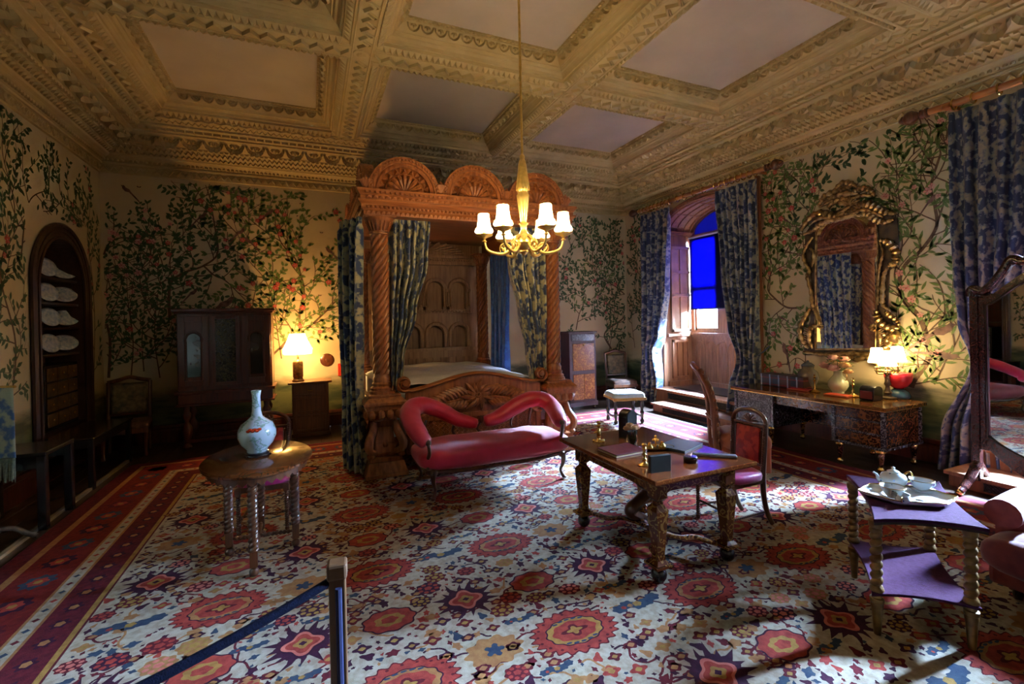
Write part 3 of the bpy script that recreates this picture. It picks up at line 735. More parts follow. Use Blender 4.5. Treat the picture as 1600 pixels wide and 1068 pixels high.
    for uu, s_ in ((u1-.01, -1), (u0+.01, 1)):
        m = MB(); xa, xb = X1+.18, XW-.06; za, zb = 1.60, 3.55
        def rb(xa, xb, za, zb, t0, t1): m.box(xa, xb, min(uu+s_*t0, uu+s_*t1), max(uu+s_*t0, uu+s_*t1), za, zb)
        rb(xa, xb, za, zb, .002, .02)
        rb(xa, xa+.07, za, zb, .02, .05); rb(xb-.07, xb, za, zb, .02, .05)
        for z in (za, za+.8, za+1.33, zb-.07): rb(xa, xb, z, z+.07, .02, .05)
        rb((xa+xb)/2-.02, (xa+xb)/2+.02, za, zb, .02, .045)
        tag(m.build('window_shutter', mat('shutter_oak_%d' % n, hexc(150,112,84), .5, col2=hexc(170,132,100), scale=5), bevel=.006),
            'panelled oak shutter folded into the %s side of the %s window recess' % ('far' if s_ < 0 else 'near', 'far' if main else 'near'), 'shutter')
    # roller blind with its bar
    t = thing('roller_blind', 'blue roller blind drawn half down in the %s window recess' % ('arched far' if main else 'near'), 'blind', (XW-.1, uc, 3.74))
    b = MB(); b.grid(1, 12, lambda u, v: (.02+.004*sin(v*9), -a+.08+u*(2*a-.16), -v*((3.74-2.12) if main else .35))); b.build('blind_cloth', BLIND, t)
    b = MB(); b.tube([(0,-a+.07,.0),(0,a-.07,.0)], .022, 10); b.build('roller', PORC if main else DARKM, t)
    b = MB(); b.box(.005,.03,-a+.08,a-.08,-(1.64 if main else .37),-(1.61 if main else .34)); b.build('hem_bar', BLINDD, t)
    b = MB(); b.tube([(-.02,-.35,-.02),(-.02,-.33,-1.9),(-.02,-.38,-3.0)], .004, 5); b.build('pull_cord', LINEN, t)
    m = MB(); P = arch_pts(uc, a-.09, ZS-.02, RISE-.02, 24)
    for i in range(len(P)-1): m.quad((wx+.03,P[i][0],z1+.1),(wx+.03,P[i+1][0],z1+.1),(wx+.03,P[i+1][1],P[i+1][1]),(wx+.03,P[i][0],P[i][1])) if 0 else m.quad((wx+.03,P[i][0],z1+.08),(wx+.03,P[i+1][0],z1+.08),(wx+.03,P[i+1][0],P[i+1][1]),(wx+.03,P[i][0],P[i][1]))
    struct(m.build('window_%d' % n, BLINDD))
    # two steps up into the recess with pierced heating grilles
    m = MB()
    yl, yr = (W(1023,641).y+.0, u0-.15) if main else (u1+.1, u0-.1)
    m.box(6.52, 7.02, yr, yl, 0, .13); m.box(6.48, 7.02, yr-.03, yl+.03, .13, .17)
    m.box(7.02, XW, u0-.05, u1, 0, .34); m.box(6.97, XW, u0-.08, u1+.03, .34, .38)
    for (xx, za, zb, p, q) in ((6.515, .03, .115, yr+.25, yl-.3), (7.015, .20, .32, u0+.1, u1-.45)):
        m.box(xx-.012, xx, p-.03, q+.03, za-.015, za); m.box(xx-.012, xx, p-.03, q+.03, zb, zb+.015)
    st = struct(m.build('trim_window_steps', OAKD, bevel=.008))
    gm = MB()
    for (xx, za, zb, p, q) in ((6.515, .03, .115, yr+.25, yl-.3), (7.015, .20, .32, u0+.1, u1-.45)):
        gm.box(xx-.006, xx-.002, p, q, za, zb); y = p
        while y < q: gm.tube([(xx-.009,y,za),(xx-.009,min(y+(zb-za),q),zb)], .005, 4); gm.tube([(xx-.009,y,zb),(xx-.009,min(y+(zb-za),q),za)], .005, 4); y += .035
    gm.build('heating_grille', DARKM, st)
    m = MB(); m.box(7.3, 8.05, u0+.25, u1-.3, .385, .40); struct(m.build('trim_floor_grating', DARKM))
recess(1, WU0, WU1, True)
recess(2, VU0, VU1, False)
# brown upright trim beside the first recess
m = MB(); m.box(X1-.06, X1, WU0-.13, WU0-.06, 0, ZC-.1); m.tube([(X1-.06, WU0-.095, 0), (X1-.06, WU0-.095, ZC-.1)], .025, 8)
struct(m.build('trim_recess_edge', OAKD))

# ------------------------------------------------------------------ curtains
SILK = damask('blue_and_silver_damask', hexc(28,50,92), hexc(104,120,140), 3.2, fig2=hexc(150,152,140), thr=.50, trans=.03)
SILKB = damask('blue_damask_bed', hexc(30,52,94), hexc(134,140,130), 2.8, fig2=hexc(180,172,130), thr=.48)
LINING = mat('blue_silk_lining', hexc(30,90,190), .45, col2=hexc(24,74,160), scale=4, sheen=.3)
def curtain_mesh(a, b, z0, z1, ef, folds, amp, nrm, width, nz=70, nu=None, seed=1, bulge=None):
    """pleated cloth between the level places a and b; ef(t) gives (left, right) share of a-b at height share t (0 foot, 1 head)"""
    r = random.Random(seed); a = Vector(a); b = Vector(b); ab = b-a; n = Vector(nrm).normalized(); nu = nu or folds*10
    ph = [r.uniform(0, 2*PI) for _ in range(4)]; mb = MB(); uv = []
    for j in range(nz+1):
        t = j/nz; z = z0+(z1-z0)*t; e0, e1 = ef(t); w = abs(e1-e0)*ab.length
        A = amp*min(1.6, (width/max(w, .05))/2.4)*(.75+.25*sin(3*t+ph[0]))*(.55 if t > .97 else 1)
        for i in range(nu+1):
            u = i/nu; uu = u+.012*sin(2*PI*u*3+ph[1]+4*t)+.006*sin(9*t+ph[2]+12*u)
            s = e0+(e1-e0)*(u+.010*sin(2*PI*folds*u*2))
            d = A*(cos(2*PI*folds*uu)+.35*cos(2*PI*folds*.5*uu+ph[3])+.18*sin(2*PI*folds*2.3*uu+5*t))
            p = a+ab*s+n*(d+(bulge(t) if bulge else 0))
            mb.v.append((p.x, p.y, z)); uv.append((u*width, z))
    for j in range(nz):
        for i in range(nu):
            k = j*(nu+1)+i; mb.f.append((k, k+1, k+nu+2, k+nu+1)); mb.m.append(0)
    return mb, uv
def lerpk(K):          # piecewise smooth curve through (t, left, right)
    def f(t):
        for i in range(len(K)-1):
            if t <= K[i+1][0] or i == len(K)-2:
                q = (t-K[i][0])/(K[i+1][0]-K[i][0]); q = max(0, min(1, q)); q = q*q*(3-2*q)
                return (K[i][1]+(K[i+1][1]-K[i][1])*q, K[i][2]+(K[i+1][2]-K[i][2])*q)
    return f
XC = 7.10; ZPOLE = 4.42
def win_curtain(label, a, b, K, folds, seed, tie, width, zt=4.30, lin=0):
    t = thing('window_curtain', label, 'curtain', (XC, a, 0), 0, 'curtains of the two window recesses')
    mb, uv = curtain_mesh((0,0,0), (0,b-a,0), .02, zt, lerpk(K), folds, .085, (-1,0,0), width, seed=seed)
    mb.build('curtain_cloth', SILK, t, smooth=2, uvfn=uv, solid=.006)
    if tie:
        z, y0, y1, yw = tie
        m = MB(); c = (y0+y1)/2-a; ry = abs(y1-y0)/2+.02
        m.tube([(.10*cos(q), c+ry*sin(q)+ (yw-c-a)*.0, z+.05*sin(q)*(1 if yw > y0 else -1)) for q in [i*PI/12 for i in range(25)]], .014, 8)
        m.tube([(-.05, y1-a, z+.03), (.1, (y1+yw)/2-a, z+.10), (X1-XC-.02, yw-a, z+.2)], .014, 8)
        m.build('tieback_cord', mat('tieback_blue_%d' % seed, hexc(30,44,80), .6, col2=hexc(60,74,100), scale=60), t)
    return t
# first window, far curtain (left in the photograph): Y 7.72 - 8.65
win_curtain('blue damask curtain on the far side of the arched window, gathered at its waist', 7.72, 8.66,
            [(0,.50,1.06),(.12,.42,1.05),(.27,.52,.92),(.36,.32,.98),(.6,.12,1.0),(1,0,1)], 7, 2, (1.2, 8.2, 8.6, 8.75), 2.0)
win_curtain('blue and silver damask curtain on the near side of the arched window, tied back low', 5.62, 6.50,
            [(0,-.08,.72),(.14,.02,.60),(.27,.08,.42),(.4,.04,.62),(.65,.01,.84),(1,0,1)], 7, 3, (1.2, 5.98, 5.68, 5.62), 2.0)
win_curtain('blue and silver damask curtain nearest the camera, behind the tall cheval mirror', 2.28, 3.00,
            [(0,.25,1.18),(.1,.3,1.12),(.31,.48,.70),(.42,.15,.86),(.55,-.05,.94),(.7,-.2,.98),(1,-.3,1)], 6, 4, (1.38, 2.55, 2.8, 2.95), 2.0, zt=4.32)
win_curtain('unseen damask curtain, near side of the near window, drawn to hold back daylight', .15, 1.12,
            [(0,0,1),(.31,0,1),(1,0,1)], 6, 5, None, 2.0)  # unseen curtain, kept wide and straight to block part of the daylight beam
def pole(ya, yb, lab, fin=(1,1), rings=()):
    t = thing('curtain_pole', lab, 'curtain pole', (XC, (ya+yb)/2, ZPOLE)); c = (ya+yb)/2
    POLEW = OAKX if False else wood('pole_wood_%d' % int(ya*10), hexc(130,78,36), hexc(172,112,58), rough=.3, axis=1, coat=.4)
    m = MB(); m.tube([(0,ya-c,0),(0,yb-c,0)], .042, 14); m.build('rod', POLEW, t, smooth=True)
    for s_, y in ((-1, ya), (1, yb)):
        m = MB(); Mx = Matrix.Rotation(-s_*PI/2, 3, 'X')
        m.lathe([(.042,0),(.06,.01),(.06,.03),(.045,.04),(.05,.06),(.06,.08),(.035,.1),(.05,.12),(.085,.17),(.09,.2),(.075,.24),(.05,.26),(.055,.275),(.03,.31),(.0,.33)], (0,y-c,0), 18, Mx)
        m.build('finial', WALNUT, t, smooth=True)
    for y in (ya+.18, yb-.18):
        m = MB(); m.box(0, X1-XC, y-c-.02, y-c+.02, -.03, .01); m.lathe([(.05,0),(.06,.02),(.06,.05)], (0,y-c,-.04), 12); m.build('bracket', POLEW, t)
    for y in rings:
        m = MB(); m.tube([(.06*cos(q), y-c, .06*sin(q)-.012) for q in [i*PI/9 for i in range(19)]], .010, 6, caps=False)
        m.build('curtain_ring', BRASS, t, smooth=True)
    return t
pole(5.46, 9.02-.25, 'turned wooden curtain pole with brass rings over the arched window', rings=[5.66+.12*i for i in range(8)]+[6.8, 7.05, 7.3, 7.5]+[7.72+.12*i for i in range(9)])
pole(.2, 3.2, 'turned wooden curtain pole above the near curtain at the upper right', rings=[2.35, 2.56, 2.78, 2.96, .4, .6, .8])

# ------------------------------------------------------------------ painted niche of the left wall
m = MB(); dk = lambda u, z, d: (X0-d, u, z)
arch_front(m, lambda u, z, d: (X0+.03-d, u, z), NU0-.02, NU1+.02, 0, 3.40, NC, (NU1-NU0)/2-.28, 2.5, .62, .45, .0) if 0 else None
OUT = [(NU0,0)]+arch_pts(NC, (NU1-NU0)/2, 2.55, .82, 24)+[(NU1,0)]
INN = [(NU0+.14,0)]+arch_pts(NC, (NU1-NU0)/2-.14, 2.5, .70, 24)+[(NU1-.14,0)]
for i in range(len(OUT)-1):
    m.quad((X0+.03,*OUT[i]), (X0+.03,*OUT[i+1]), (X0+.03,*INN[i+1]), (X0+.03,*INN[i]))
    m.quad((X0+.03,*OUT[i]), (X0+.03,*OUT[i+1]), (X0,*OUT[i+1]), (X0,*OUT[i]))
    m.quad((X0+.03,*INN[i]), (X0+.03,*INN[i+1]), (X0-.45,*INN[i+1]), (X0-.45,*INN[i]))
for P, r in ((OUT, .03), (INN, .02), ([((a[0]+b[0])/2, (a[1]+b[1])/2) for a, b in zip(OUT, INN)], .012)):
    m.tube([(X0+.035, *p) for p in P], r, 6)
m.quad((X0-.45,NU0,0),(X0-.45,NU1,0),(X0-.45,NU1,3.4),(X0-.45,NU0,3.4))
SH = [1.62, 1.98, 2.32, 2.66]
for z in (SH[0], SH[1], SH[2], SH[3]): m.box(X0-.45, X0-.05, NU0+.13, NU1-.13, z-.03, z)
m.box(X0-.45, X0+.02, NU0+.14, NU1-.14, .3, .62)
struct(m.build('trim_wall_niche', wood('niche_wood', hexc(44,26,20), hexc(66,40,30), .4)))
def bw(mb, name, mats, parent, **k):          # build in room coordinates under a thing that is not turned
    o = mb.build(name, mats, parent, **k)
    o.location = -parent.location if parent.parent is None else (0, 0, 0)
    return o
# ------------------------------------------------------------------ the state bed
BX0, BX1, BYF, BYB = .85, 3.37, 6.2, 9.3
bed = thing('state_bed', 'huge carved oak four-poster bed with spiral posts and arched tester', 'bed', (2.11, 7.7, 0))
def pedestal(cx, cy):
    m = MB()
    def blk(h, z0, z1, h2=None):
        h2 = h if h2 is None else h2
        m.add([(cx-h,cy-h,z0),(cx+h,cy-h,z0),(cx+h,cy+h,z0),(cx-h,cy+h,z0),(cx-h2,cy-h2,z1),(cx+h2,cy-h2,z1),(cx+h2,cy+h2,z1),(cx-h2,cy+h2,z1)],
              [(0,3,2,1),(4,5,6,7),(0,1,5,4),(1,2,6,5),(2,3,7,6),(3,0,4,7)])
    blk(.265, .018, .06); blk(.26, .06, .2, .215); blk(.2, .2, .25); blk(.12, .25, .3, .14)
    # square baluster with scrolled brackets at the corners
    for z0, z1, a, b in ((.3,.42,.13,.12),(.42,.62,.12,.10),(.62,.72,.10,.12)): blk(a, z0, z1, b)
    for sx in (-1, 1):
        for sy in (-1, 1):
            P = catmull([(cx+sx*.13, cy+sy*.13, .30), (cx+sx*.2, cy+sy*.2, .36), (cx+sx*.205, cy+sy*.205, .46), (cx+sx*.15, cy+sy*.15, .58), (cx+sx*.13, cy+sy*.13, .7)], 5)
            m.tube(P, [.04+.018*sin(PI*i/(len(P)-1)) for i in range(len(P))], 8)
            m.ell((cx+sx*.19, cy+sy*.19, .285), .05, .05, .04, 8, 5)
    # gadrooned bowl
    blk(.15, .70, .73); 
    for (z0, z1, a, b) in ((.73,.77,.17,.2),(.77,.86,.2,.235),(.86,.89,.235,.235)): blk(a, z0, z1, b)
    for k in range(4):
        u = -.165+.11*k
        for nx, ny in ((0,-1),(0,1),(1,0),(-1,0)):
            c = (cx+(u if nx == 0 else nx*.215), cy+(u if ny == 0 else ny*.215), .80)
            m.ell(c, .05, .05, .065, 8, 6)
    for nx, ny in ((0,-1),(0,1),(1,0),(-1,0)): m.ell((cx+nx*.125, cy+ny*.125, .40), .035, .035, .035, 8, 6)
    blk(.245, .89, .915); blk(.262, .915, .955); blk(.262, .955, 1.01, .2); blk(.2, 1.01, 1.04)
    return m
def post(cx, cy, r=.105, z0=1.04, z1=3.08):
    m = MB()
    m.lathe([(.17,z0),(.17,z0+.035),(.15,z0+.045),(.155,z0+.075),(.125,z0+.10),(.135,z0+.13),(.115,z0+.15),(.12,z0+.2),(.105,z0+.22),(.1,z0+.26)], (cx,cy,0), 24)
    m.spiral((cx,cy,0), r*.99, z0+.25, z1, 2.3, 7, .2, 56, 130)
    m.lathe([(.105,z1),(.125,z1+.01),(.125,z1+.03),(.11,z1+.04),(.115,z1+.08),(.19,z1+.2),(.2,z1+.22)], (cx,cy,0), 24)
    for k in range(20):
        a = 2*PI*k/20; m.tube([(cx+.118*cos(a),cy+.118*sin(a),z1+.05),(cx+.17*cos(a),cy+.17*sin(a),z1+.17)], .011, 5)
    m.box(cx-.19, cx+.19, cy-.19, cy+.19, z1+.21, z1+.25)
    return m
for cx, cy in ((BX0,BYF),(BX1,BYF)):
    bw(pedestal(cx, cy), 'pedestal', OAK, bed, bevel=.006)
for cx, cy in ((BX0,BYF),(BX1,BYF),(BX0+.06,BYB-.16),(BX1-.06,BYB-.16)):
    bw(post(cx, cy), 'spiral_post', OAK, bed, smooth=True)
for cx in (BX0+.06, BX1-.06):
    m = MB(); m.box(cx-.2, cx+.2, BYB-.36, BYB+.04, .0, .95); m.box(cx-.22, cx+.22, BYB-.38, BYB+.04, .95, 1.04)
    bw(m, 'rear_pedestal', OAK, bed, bevel=.01)
# tester: entablature on three sides
m = MB()
TX0, TX1, TYF, TYB = .66, 3.56, 6.01, 9.5
def ent(A, B, nn, L0):
    P, L = side_map(A, B, nn)
    pr_ = [(0,3.30),(.02,3.30),(.02,3.35),(.05,3.37),(.05,3.42),(.09,3.46),(.09,3.48),(.06,3.49),(.06,3.53),(.1,3.58),(.1,3.61),(-.16,3.61),(-.16,3.30),(0,3.30)]
    for k in range(len(pr_)-1):
        (a, za), (b, zb) = pr_[k], pr_[k+1]
        m.quad(P(-a,a,za), P(L+a,a,za), P(L+b,b,zb), P(-b,b,zb))
    ball_row(m, P, L, .052, .055, 3.395, .022); 
    saw_row(m, P, L, .075, .06, 3.49, .065, 3.53, .02); saw_row(m, P, L+.0, .06, .02, 3.30, .022, 3.35, .018)
    box_row(m, P, L, .06, .55, .09, 3.55, .11, 3.585)
ent((TX0,TYF),(TX1,TYF),(0,-1),0); ent((TX0,TYB),(TX0,TYF),(-1,0),0); ent((TX1,TYF),(TX1,TYB),(1,0),0)
m.box(TX0+.15, TX1-.15, TYF+.15, TYB, 3.56, 3.60)
bw(m, 'entablature', OAKX, bed)
def pediment(c, tx, R=.50, parent=bed):       # arched fan pediment; tx: unit vector along the side
    t = Vector(tx); n = Vector((t.y, -t.x, 0)); c = Vector(c)
    def Q(u, z, d): return c+t*u+Vector((0,0,z))+n*d
    m = MB(); N = 24
    for r0, r1, d0, d1 in ((R, R-.075, .07, .07), (R-.075, R-.10, .045, .045), (R-.10, R-.13, .06, .06), (R-.13, .0, .0, .0)):
        for i in range(N):
            a, b = PI*i/N, PI*(i+1)/N
            m.quad(Q(-r0*cos(a), r0*sin(a), d0), Q(-r0*cos(b), r0*sin(b), d0), Q(-r1*cos(b), r1*sin(b), d1), Q(-r1*cos(a), r1*sin(a), d1))
    for r0, d0, d1 in ((R, -.09, .07), (R-.075, .045, .07), (R-.10, .045, .06), (R-.13, 0, .06)):
        for i in range(N):
            a, b = PI*i/N, PI*(i+1)/N
            m.quad(Q(-r0*cos(a), r0*sin(a), d0), Q(-r0*cos(b), r0*sin(b), d0), Q(-r0*cos(b), r0*sin(b), d1), Q(-r0*cos(a), r0*sin(a), d1))
    for i in range(N):
        a, b = PI*i/N, PI*(i+1)/N
        m.quad(Q(-R*cos(a), R*sin(a), -.09), Q(-R*cos(b), R*sin(b), -.09), Q(0,0,-.09))
    for i in range(30):        # beading on the rim
        a = PI*(i+.5)/30; m.ell(Q(-(R-.037)*cos(a), (R-.037)*sin(a), .07), .015, .015, .015, 6, 4)
    K = 9; rf = .22             # fluted shell
    for i in range(K):
        a = PI*(i+.5)/K; dv = t*(-cos(a))+Vector((0,0,sin(a))); sd = t*sin(a)+Vector((0,0,cos(a)))
        P = [c+dv*r+n*h for r, h in ((.03,.02),(.10,.04),(.17,.05),(.215,.035),(.23,.0))]
        m.tube(P, [.008,.018,.030,.034,.012], 6)
    m.tube([Q(-.245*cos(PI*i/20), .245*sin(PI*i/20), .015) for i in range(21)], .014, 6)
    m.ell(Q(0,.0,.03), .035, .035, .035, 8, 5)
    K = 9
    for i in range(K):          # star points round the shell
        a0, a1 = PI*i/K, PI*(i+1)/K; am = (a0+a1)/2
        q = lambda a, r, d: Q(-r*cos(a), r*sin(a), d)
        b = [q(a0,.255,.005), q(am,.335,.005), q(a1,.255,.005)]; ap = q(am,.285,.05)
        m.add(b+[ap], [(0,1,3),(1,2,3),(2,0,3)])
        if i < K-1:
            b = [q(am,.365,.005), q(a1,.27,.005), q(a1+PI/K/2,.365,.005)]; ap = q(a1,.335,.045); m.add(b+[ap], [(0,1,3),(1,2,3),(2,0,3)])
    for sg in (-1, 1):          # acanthus between the arches
        for k in range(5):
            a = R_(25+k*32); P = [Q(sg*(R+.02)+sg*.0, .01, .03), Q(sg*(R+.02)+.07*cos(a), .10+.05*sin(a), .06), Q(sg*(R+.02)+.12*cos(a), .06+.14*sin(a), .03)]
            m.tube(P, [.025,.025,.008], 6)
    return bw(m, 'fan_pediment', OAK, parent)
for k in range(3): pediment((TX0+.5+.95*k, TYF+.06, 3.61), (1,0,0), .46)
for sx, xx in ((-1, TX0+.06), (1, TX1-.06)):
    for k in range(3): pediment((xx, TYF+.62+1.12*k, 3.61), (0,-sx*-1,0) if sx > 0 else (0,-1,0), .50)
# headboard with two tiers of arches
m = MB(); YH = 9.28
m.box(BX0, BX1, YH+.16, YH+.2, .3, 3.6)
hf = lambda u, z, d: (u, YH+d, z)
nA = 4; x0, x1 = BX0+.28, BX1-.28; w = (x1-x0)/nA
for i in range(nA):
    a = x0+i*w; c = a+w/2
    arch_front(m, hf, a, a+w, 2.22, 3.1, c, w*.34, 2.62, w*.30, .15, n=14)
    arch_front(m, hf, a, a+w, 1.42, 2.14, c, w*.34, 1.72, w*.30, .15, n=14)
    for r, k in ((.42,.03),(.36,.02)):
        m.tube([hf(p[0],p[1],-.012) for p in arch_pts(c, w*r, 2.62, w*(r-.02), 14)], k, 6)
        m.tube([hf(c-w*r,1.44,-.012)]+[hf(p[0],p[1],-.012) for p in arch_pts(c, w*r, 1.72, w*(r-.02), 14)]+[hf(c+w*r,1.44,-.012)], k, 6)
    for j in range(14):
        q = PI*(j+.5)/14; m.ell(hf(c-w*.41*cos(q), 2.62+w*.38*sin(q), -.01), .02, .014, .02, 5, 4); m.ell(hf(c-w*.41*cos(q), 1.72+w*.38*sin(q), -.01), .02, .014, .02, 5, 4)
    for j in range(4):
        for sg in (-1, 1): m.ell(hf(c+sg*w*.41, 1.46+.07*j, -.01), .02, .014, .02, 5, 4)
    for sg in (-1, 1):
        for k2 in (0, 1):
            xx = c+sg*(w*.36+k2*.05); m.lathe([(.03,2.22),(.03,2.26),(.018,2.28),(.018,2.54),(.03,2.57),(.034,2.62)], (xx,YH-.02,0), 8)
    for sg in (-1, 1): m.box(c+sg*w*.42-.07, c+sg*w*.42+.07, YH-.06, YH, 2.19, 2.25)
m.box(x0-.1, x1+.1, YH-.05, YH+.05, 2.12, 2.2); m.box(x0-.1, x1+.1, YH-.08, YH+.05, 1.36, 1.42); m.box(x0-.1, x1+.1, YH-.04, YH+.05, 1.22, 1.36)
m.box(x0-.1, x1+.1, YH-.10, YH+.05, 3.1, 3.16); m.box(x0-.1, x1+.1, YH-.06, YH+.05, 3.16, 3.24); m.box(x0-.1, x1+.1, YH-.12, YH+.05, 3.24, 3.30)
P_h, L_h = side_map((x0,YH-.05),(x1,YH-.05),(0,-1)); zig_row(m, P_h, L_h, .07, 0, .001, 2.13, 2.19, .02, .01); ball_row(m, P_h, L_h, .05, .02, 3.2, .018)
k = 12
for i in range(k): a = x0+(x1-x0)*i/k; m.box(a+.006, a+(x1-x0)/k-.006, YH+.0, YH+.03, .7, 1.22)
m.box(x0-.1, x1+.1, YH+.03, YH+.08, .3, 1.3)
for i in range(15):
    a = R_(8+i*11.7); m.tube([hf(2.11-.1*cos(a), 3.30+.06*sin(a), -.02), hf(2.11-.85*cos(a), 3.30+.28*sin(a), -.05)], [.008,.03], 6)
bw(m, 'headboard', OAKG, bed)
# footboard
m = MB(); YF = 6.10
def ftop(x):            # top line of the footboard
    u = (x-2.11)/1.0
    return 1.03+.19*math.exp(-(u*1.5)**2)-.02*u*u+(.02 if abs(u) > .9 else 0)
fx0, fx1 = 1.13, 3.09
n = 40
for i in range(n):
    a, b = fx0+(fx1-fx0)*i/n, fx0+(fx1-fx0)*(i+1)/n
    m.quad((a,YF,.22),(b,YF,.22),(b,YF,ftop(b)),(a,YF,ftop(a))); m.quad((a,YF+.07,.22),(b,YF+.07,.22),(b,YF+.07,ftop(b)),(a,YF+.07,ftop(a)))
m.quad((fx0,YF,.22),(fx1,YF,.22),(fx1,YF+.07,.22),(fx0,YF+.07,.22))
bw(m, 'footboard', OAK, bed)
fbp = bed.children[-1]
m = MB()
rail = [Vector((fx0-.02+(fx1-fx0+.04)*i/40, YF+.035, ftop(fx0+(fx1-fx0)*i/40))) for i in range(41)]
def volute(c, sg, r0, turns=1.6, n=30):
    return [Vector((c.x+sg*(r0*(1-.8*i/n))*sin(turns*2*PI*i/n), c.y, c.z-(r0*(1-.8*i/n))*cos(turns*2*PI*i/n))) for i in range(n+1)]
vl = volute(rail[0]+Vector((-.0,0,.095)), -1, .095); vr = volute(rail[-1]+Vector((.0,0,.095)), 1, .095)
path = vl[::-1]+rail[1:-1]+vr
m.tube(path, [.028]*len(path), 10, up=(0,1,0), flat=2.6)
for v in (vl[-1], vr[-1]): m.lathe([(.0,-.09),(.04,-.09),(.04,.09),(0,.09)], v, 12, Matrix.Rotation(PI/2, 3, 'X'))
bw(m, 'scrolled_rail', OAKX, fbp, smooth=True)
m = MB(); rr = random.Random(3)
for sg in (-1, 1):       # carved foliage spray
    for i in range(15):
        x = 2.11+sg*(.14+.052*i); zc = .90-.0012*i*i; h = (ftop(x)-.08-zc)
        for up in (-1, 1):
            L = max(.11, .25-.009*i); a = up*R_(52-1.6*i)
            P = [Vector((x, YF-.008, zc+up*.012)), Vector((x+sg*L*.5*cos(a)*.8, YF-.034, zc+L*.5*sin(a))), Vector((x+sg*L*cos(a)*1.15, YF-.012, zc+L*.82*sin(a)))]
            m.tube(catmull(P, 3), [.014,.024,.033,.036,.033,.022,.006], 6)
    m.tube([(2.11+sg*.1,YF-.02,.90),(2.11+sg*.92,YF-.015,.80)], [.02,.008], 6)
for i in range(14):      # central rosette of long leaves
    a = 2*PI*i/14; L = .24 if i % 2 else .18
    P = [Vector((2.11+.03*cos(a),YF-.02,.93+.03*sin(a))), Vector((2.11+L*.55*cos(a+.16),YF-.045,.93+L*.55*sin(a+.16)*.9)), Vector((2.11+L*1.15*cos(a),YF-.02,.93+L*.95*sin(a)))]
    m.tube(catmull(P, 3), [.012,.024,.032,.035,.032,.022,.006], 6)
for r in (.03, .055): 
    for i in range(8): a = 2*PI*i/8+r*9; m.ell((2.11+r*cos(a),YF-.04,.93+r*sin(a)), .02, .02, .02, 6, 4)
bw(m, 'carved_foliage', OAK, fbp, smooth=True)
m = MB()                 # lower lattice panel with raised frame
frame_y(m, fx0+.03, fx1-.03, .26, .70, .06, YF-.03, YF)
for i in range(26):
    for j in range(6):
        x = fx0+.13+i*.068; z = .345+j*.058
        m.tube([(x-.03,YF-.008,z),(x,YF-.018,z+.028),(x+.03,YF-.008,z),(x,YF-.018,z-.028),(x-.03,YF-.008,z)], .007, 4, caps=False)
bw(m, 'lattice_panel', OAK, fbp)
# rails, mattress and spread
m = MB(); m.box(BX0-.05, BX0+.03, BYF+.2, BYB-.2, .35, .75); m.box(BX1-.03, BX1+.05, BYF+.2, BYB-.2, .35, .75); m.box(BX0+.03, BX1-.03, BYF+.15, BYB-.1, .35, .42)
bw(m, 'side_rails', OAK, bed)
sp = MB()
def quilt(u, v):
    x = BX0+.06+u*(BX1-BX0-.12); y = BYF+.08+v*(9.1-BYF-.1); e = min(u, 1-u)*2
    return (x, y, 1.0+.10*min(1, e*3)**.6+.012*sin(17*u+5*v)+.010*sin(23*v+7*u)+.03*v)
sp.grid(50, 50, quilt)
sp.box(BX0+.07, BX1-.07, BYF+.09, 9.1, .43, .99)
tag(sp.build('bed_mattress', LINEN, smooth=True), 'thick mattress under a pale silvery spread in the carved four-poster', 'mattress')
# bed hangings
def hanging(label, a, b, K, folds, seed, nrm, z0, z1, material=SILKB, width=1.6, amp=.055, bulge=None, lining=None):
    t = thing('bed_curtain', label, 'curtain', ((a[0]+b[0])/2, (a[1]+b[1])/2, 0), 0, 'hangings of the four-poster bed')
    mb, uv = curtain_mesh((a[0],a[1],0), (b[0],b[1],0), z0, z1, lerpk(K), folds, amp, nrm, width, seed=seed, bulge=bulge)
    o = mb.build('curtain_cloth', [material], t, smooth=2, uvfn=uv, solid=.006); o.location = -t.location
    if lining:
        mb2 = MB(); mb2.v = [(v[0]-nrm[0]*.015, v[1]-nrm[1]*.015, v[2]) for v in mb.v]; mb2.f = mb.f; mb2.m = mb.m
        o = mb2.build('curtain_lining', [lining], t, smooth=2); o.location = -t.location
    return t
hanging('blue and gold damask bed curtain at the foot left, swept back to the left post', (.93,6.20), (1.52,6.20),
        [(0,.0,.26),(.18,.0,.34),(.45,.0,.62),(.75,.02,.92),(1,.02,1)], 6, 21, (0,-1,0), 1.06, 3.33, width=1.9)
hanging('blue and gold damask bed curtain at the foot right, behind the chandelier', (2.55,6.22), (3.26,6.22),
        [(0,.60,.94),(.18,.52,.94),(.45,.34,.94),(.75,.14,.95),(1,.0,.98)], 6, 22, (0,-1,0), 1.06, 3.33, width=1.9)
hanging('blue and gold damask bed curtain reaching the floor outside the left post', (.42,6.55), (.63,6.13),
        [(0,-.02,.9),(.3,.05,.8),(.6,.02,.9),(1,.0,1)], 6, 23, (-.8,-.6,0), .03, 3.30, width=2.0, amp=.05)
hanging('blue and gold damask bed curtain halfway along the far left side of the bed', (.62,7.9), (.62,8.9),
        [(0,.1,.9),(1,.0,1)], 6, 24, (-1,0,0), .3, 3.32, width=1.8)
BLUES = damask('blue_silk_reverse', hexc(28,84,176), hexc(40,104,196), 3.4, thr=.5)
hanging('plain bright blue lining of the bed curtain beside the right rear post', (3.46,8.05), (3.46,9.0),
        [(0,.15,.95),(1,.0,1)], 7, 25, (1,0,0), .82, 3.32, material=BLUES, width=2.0)
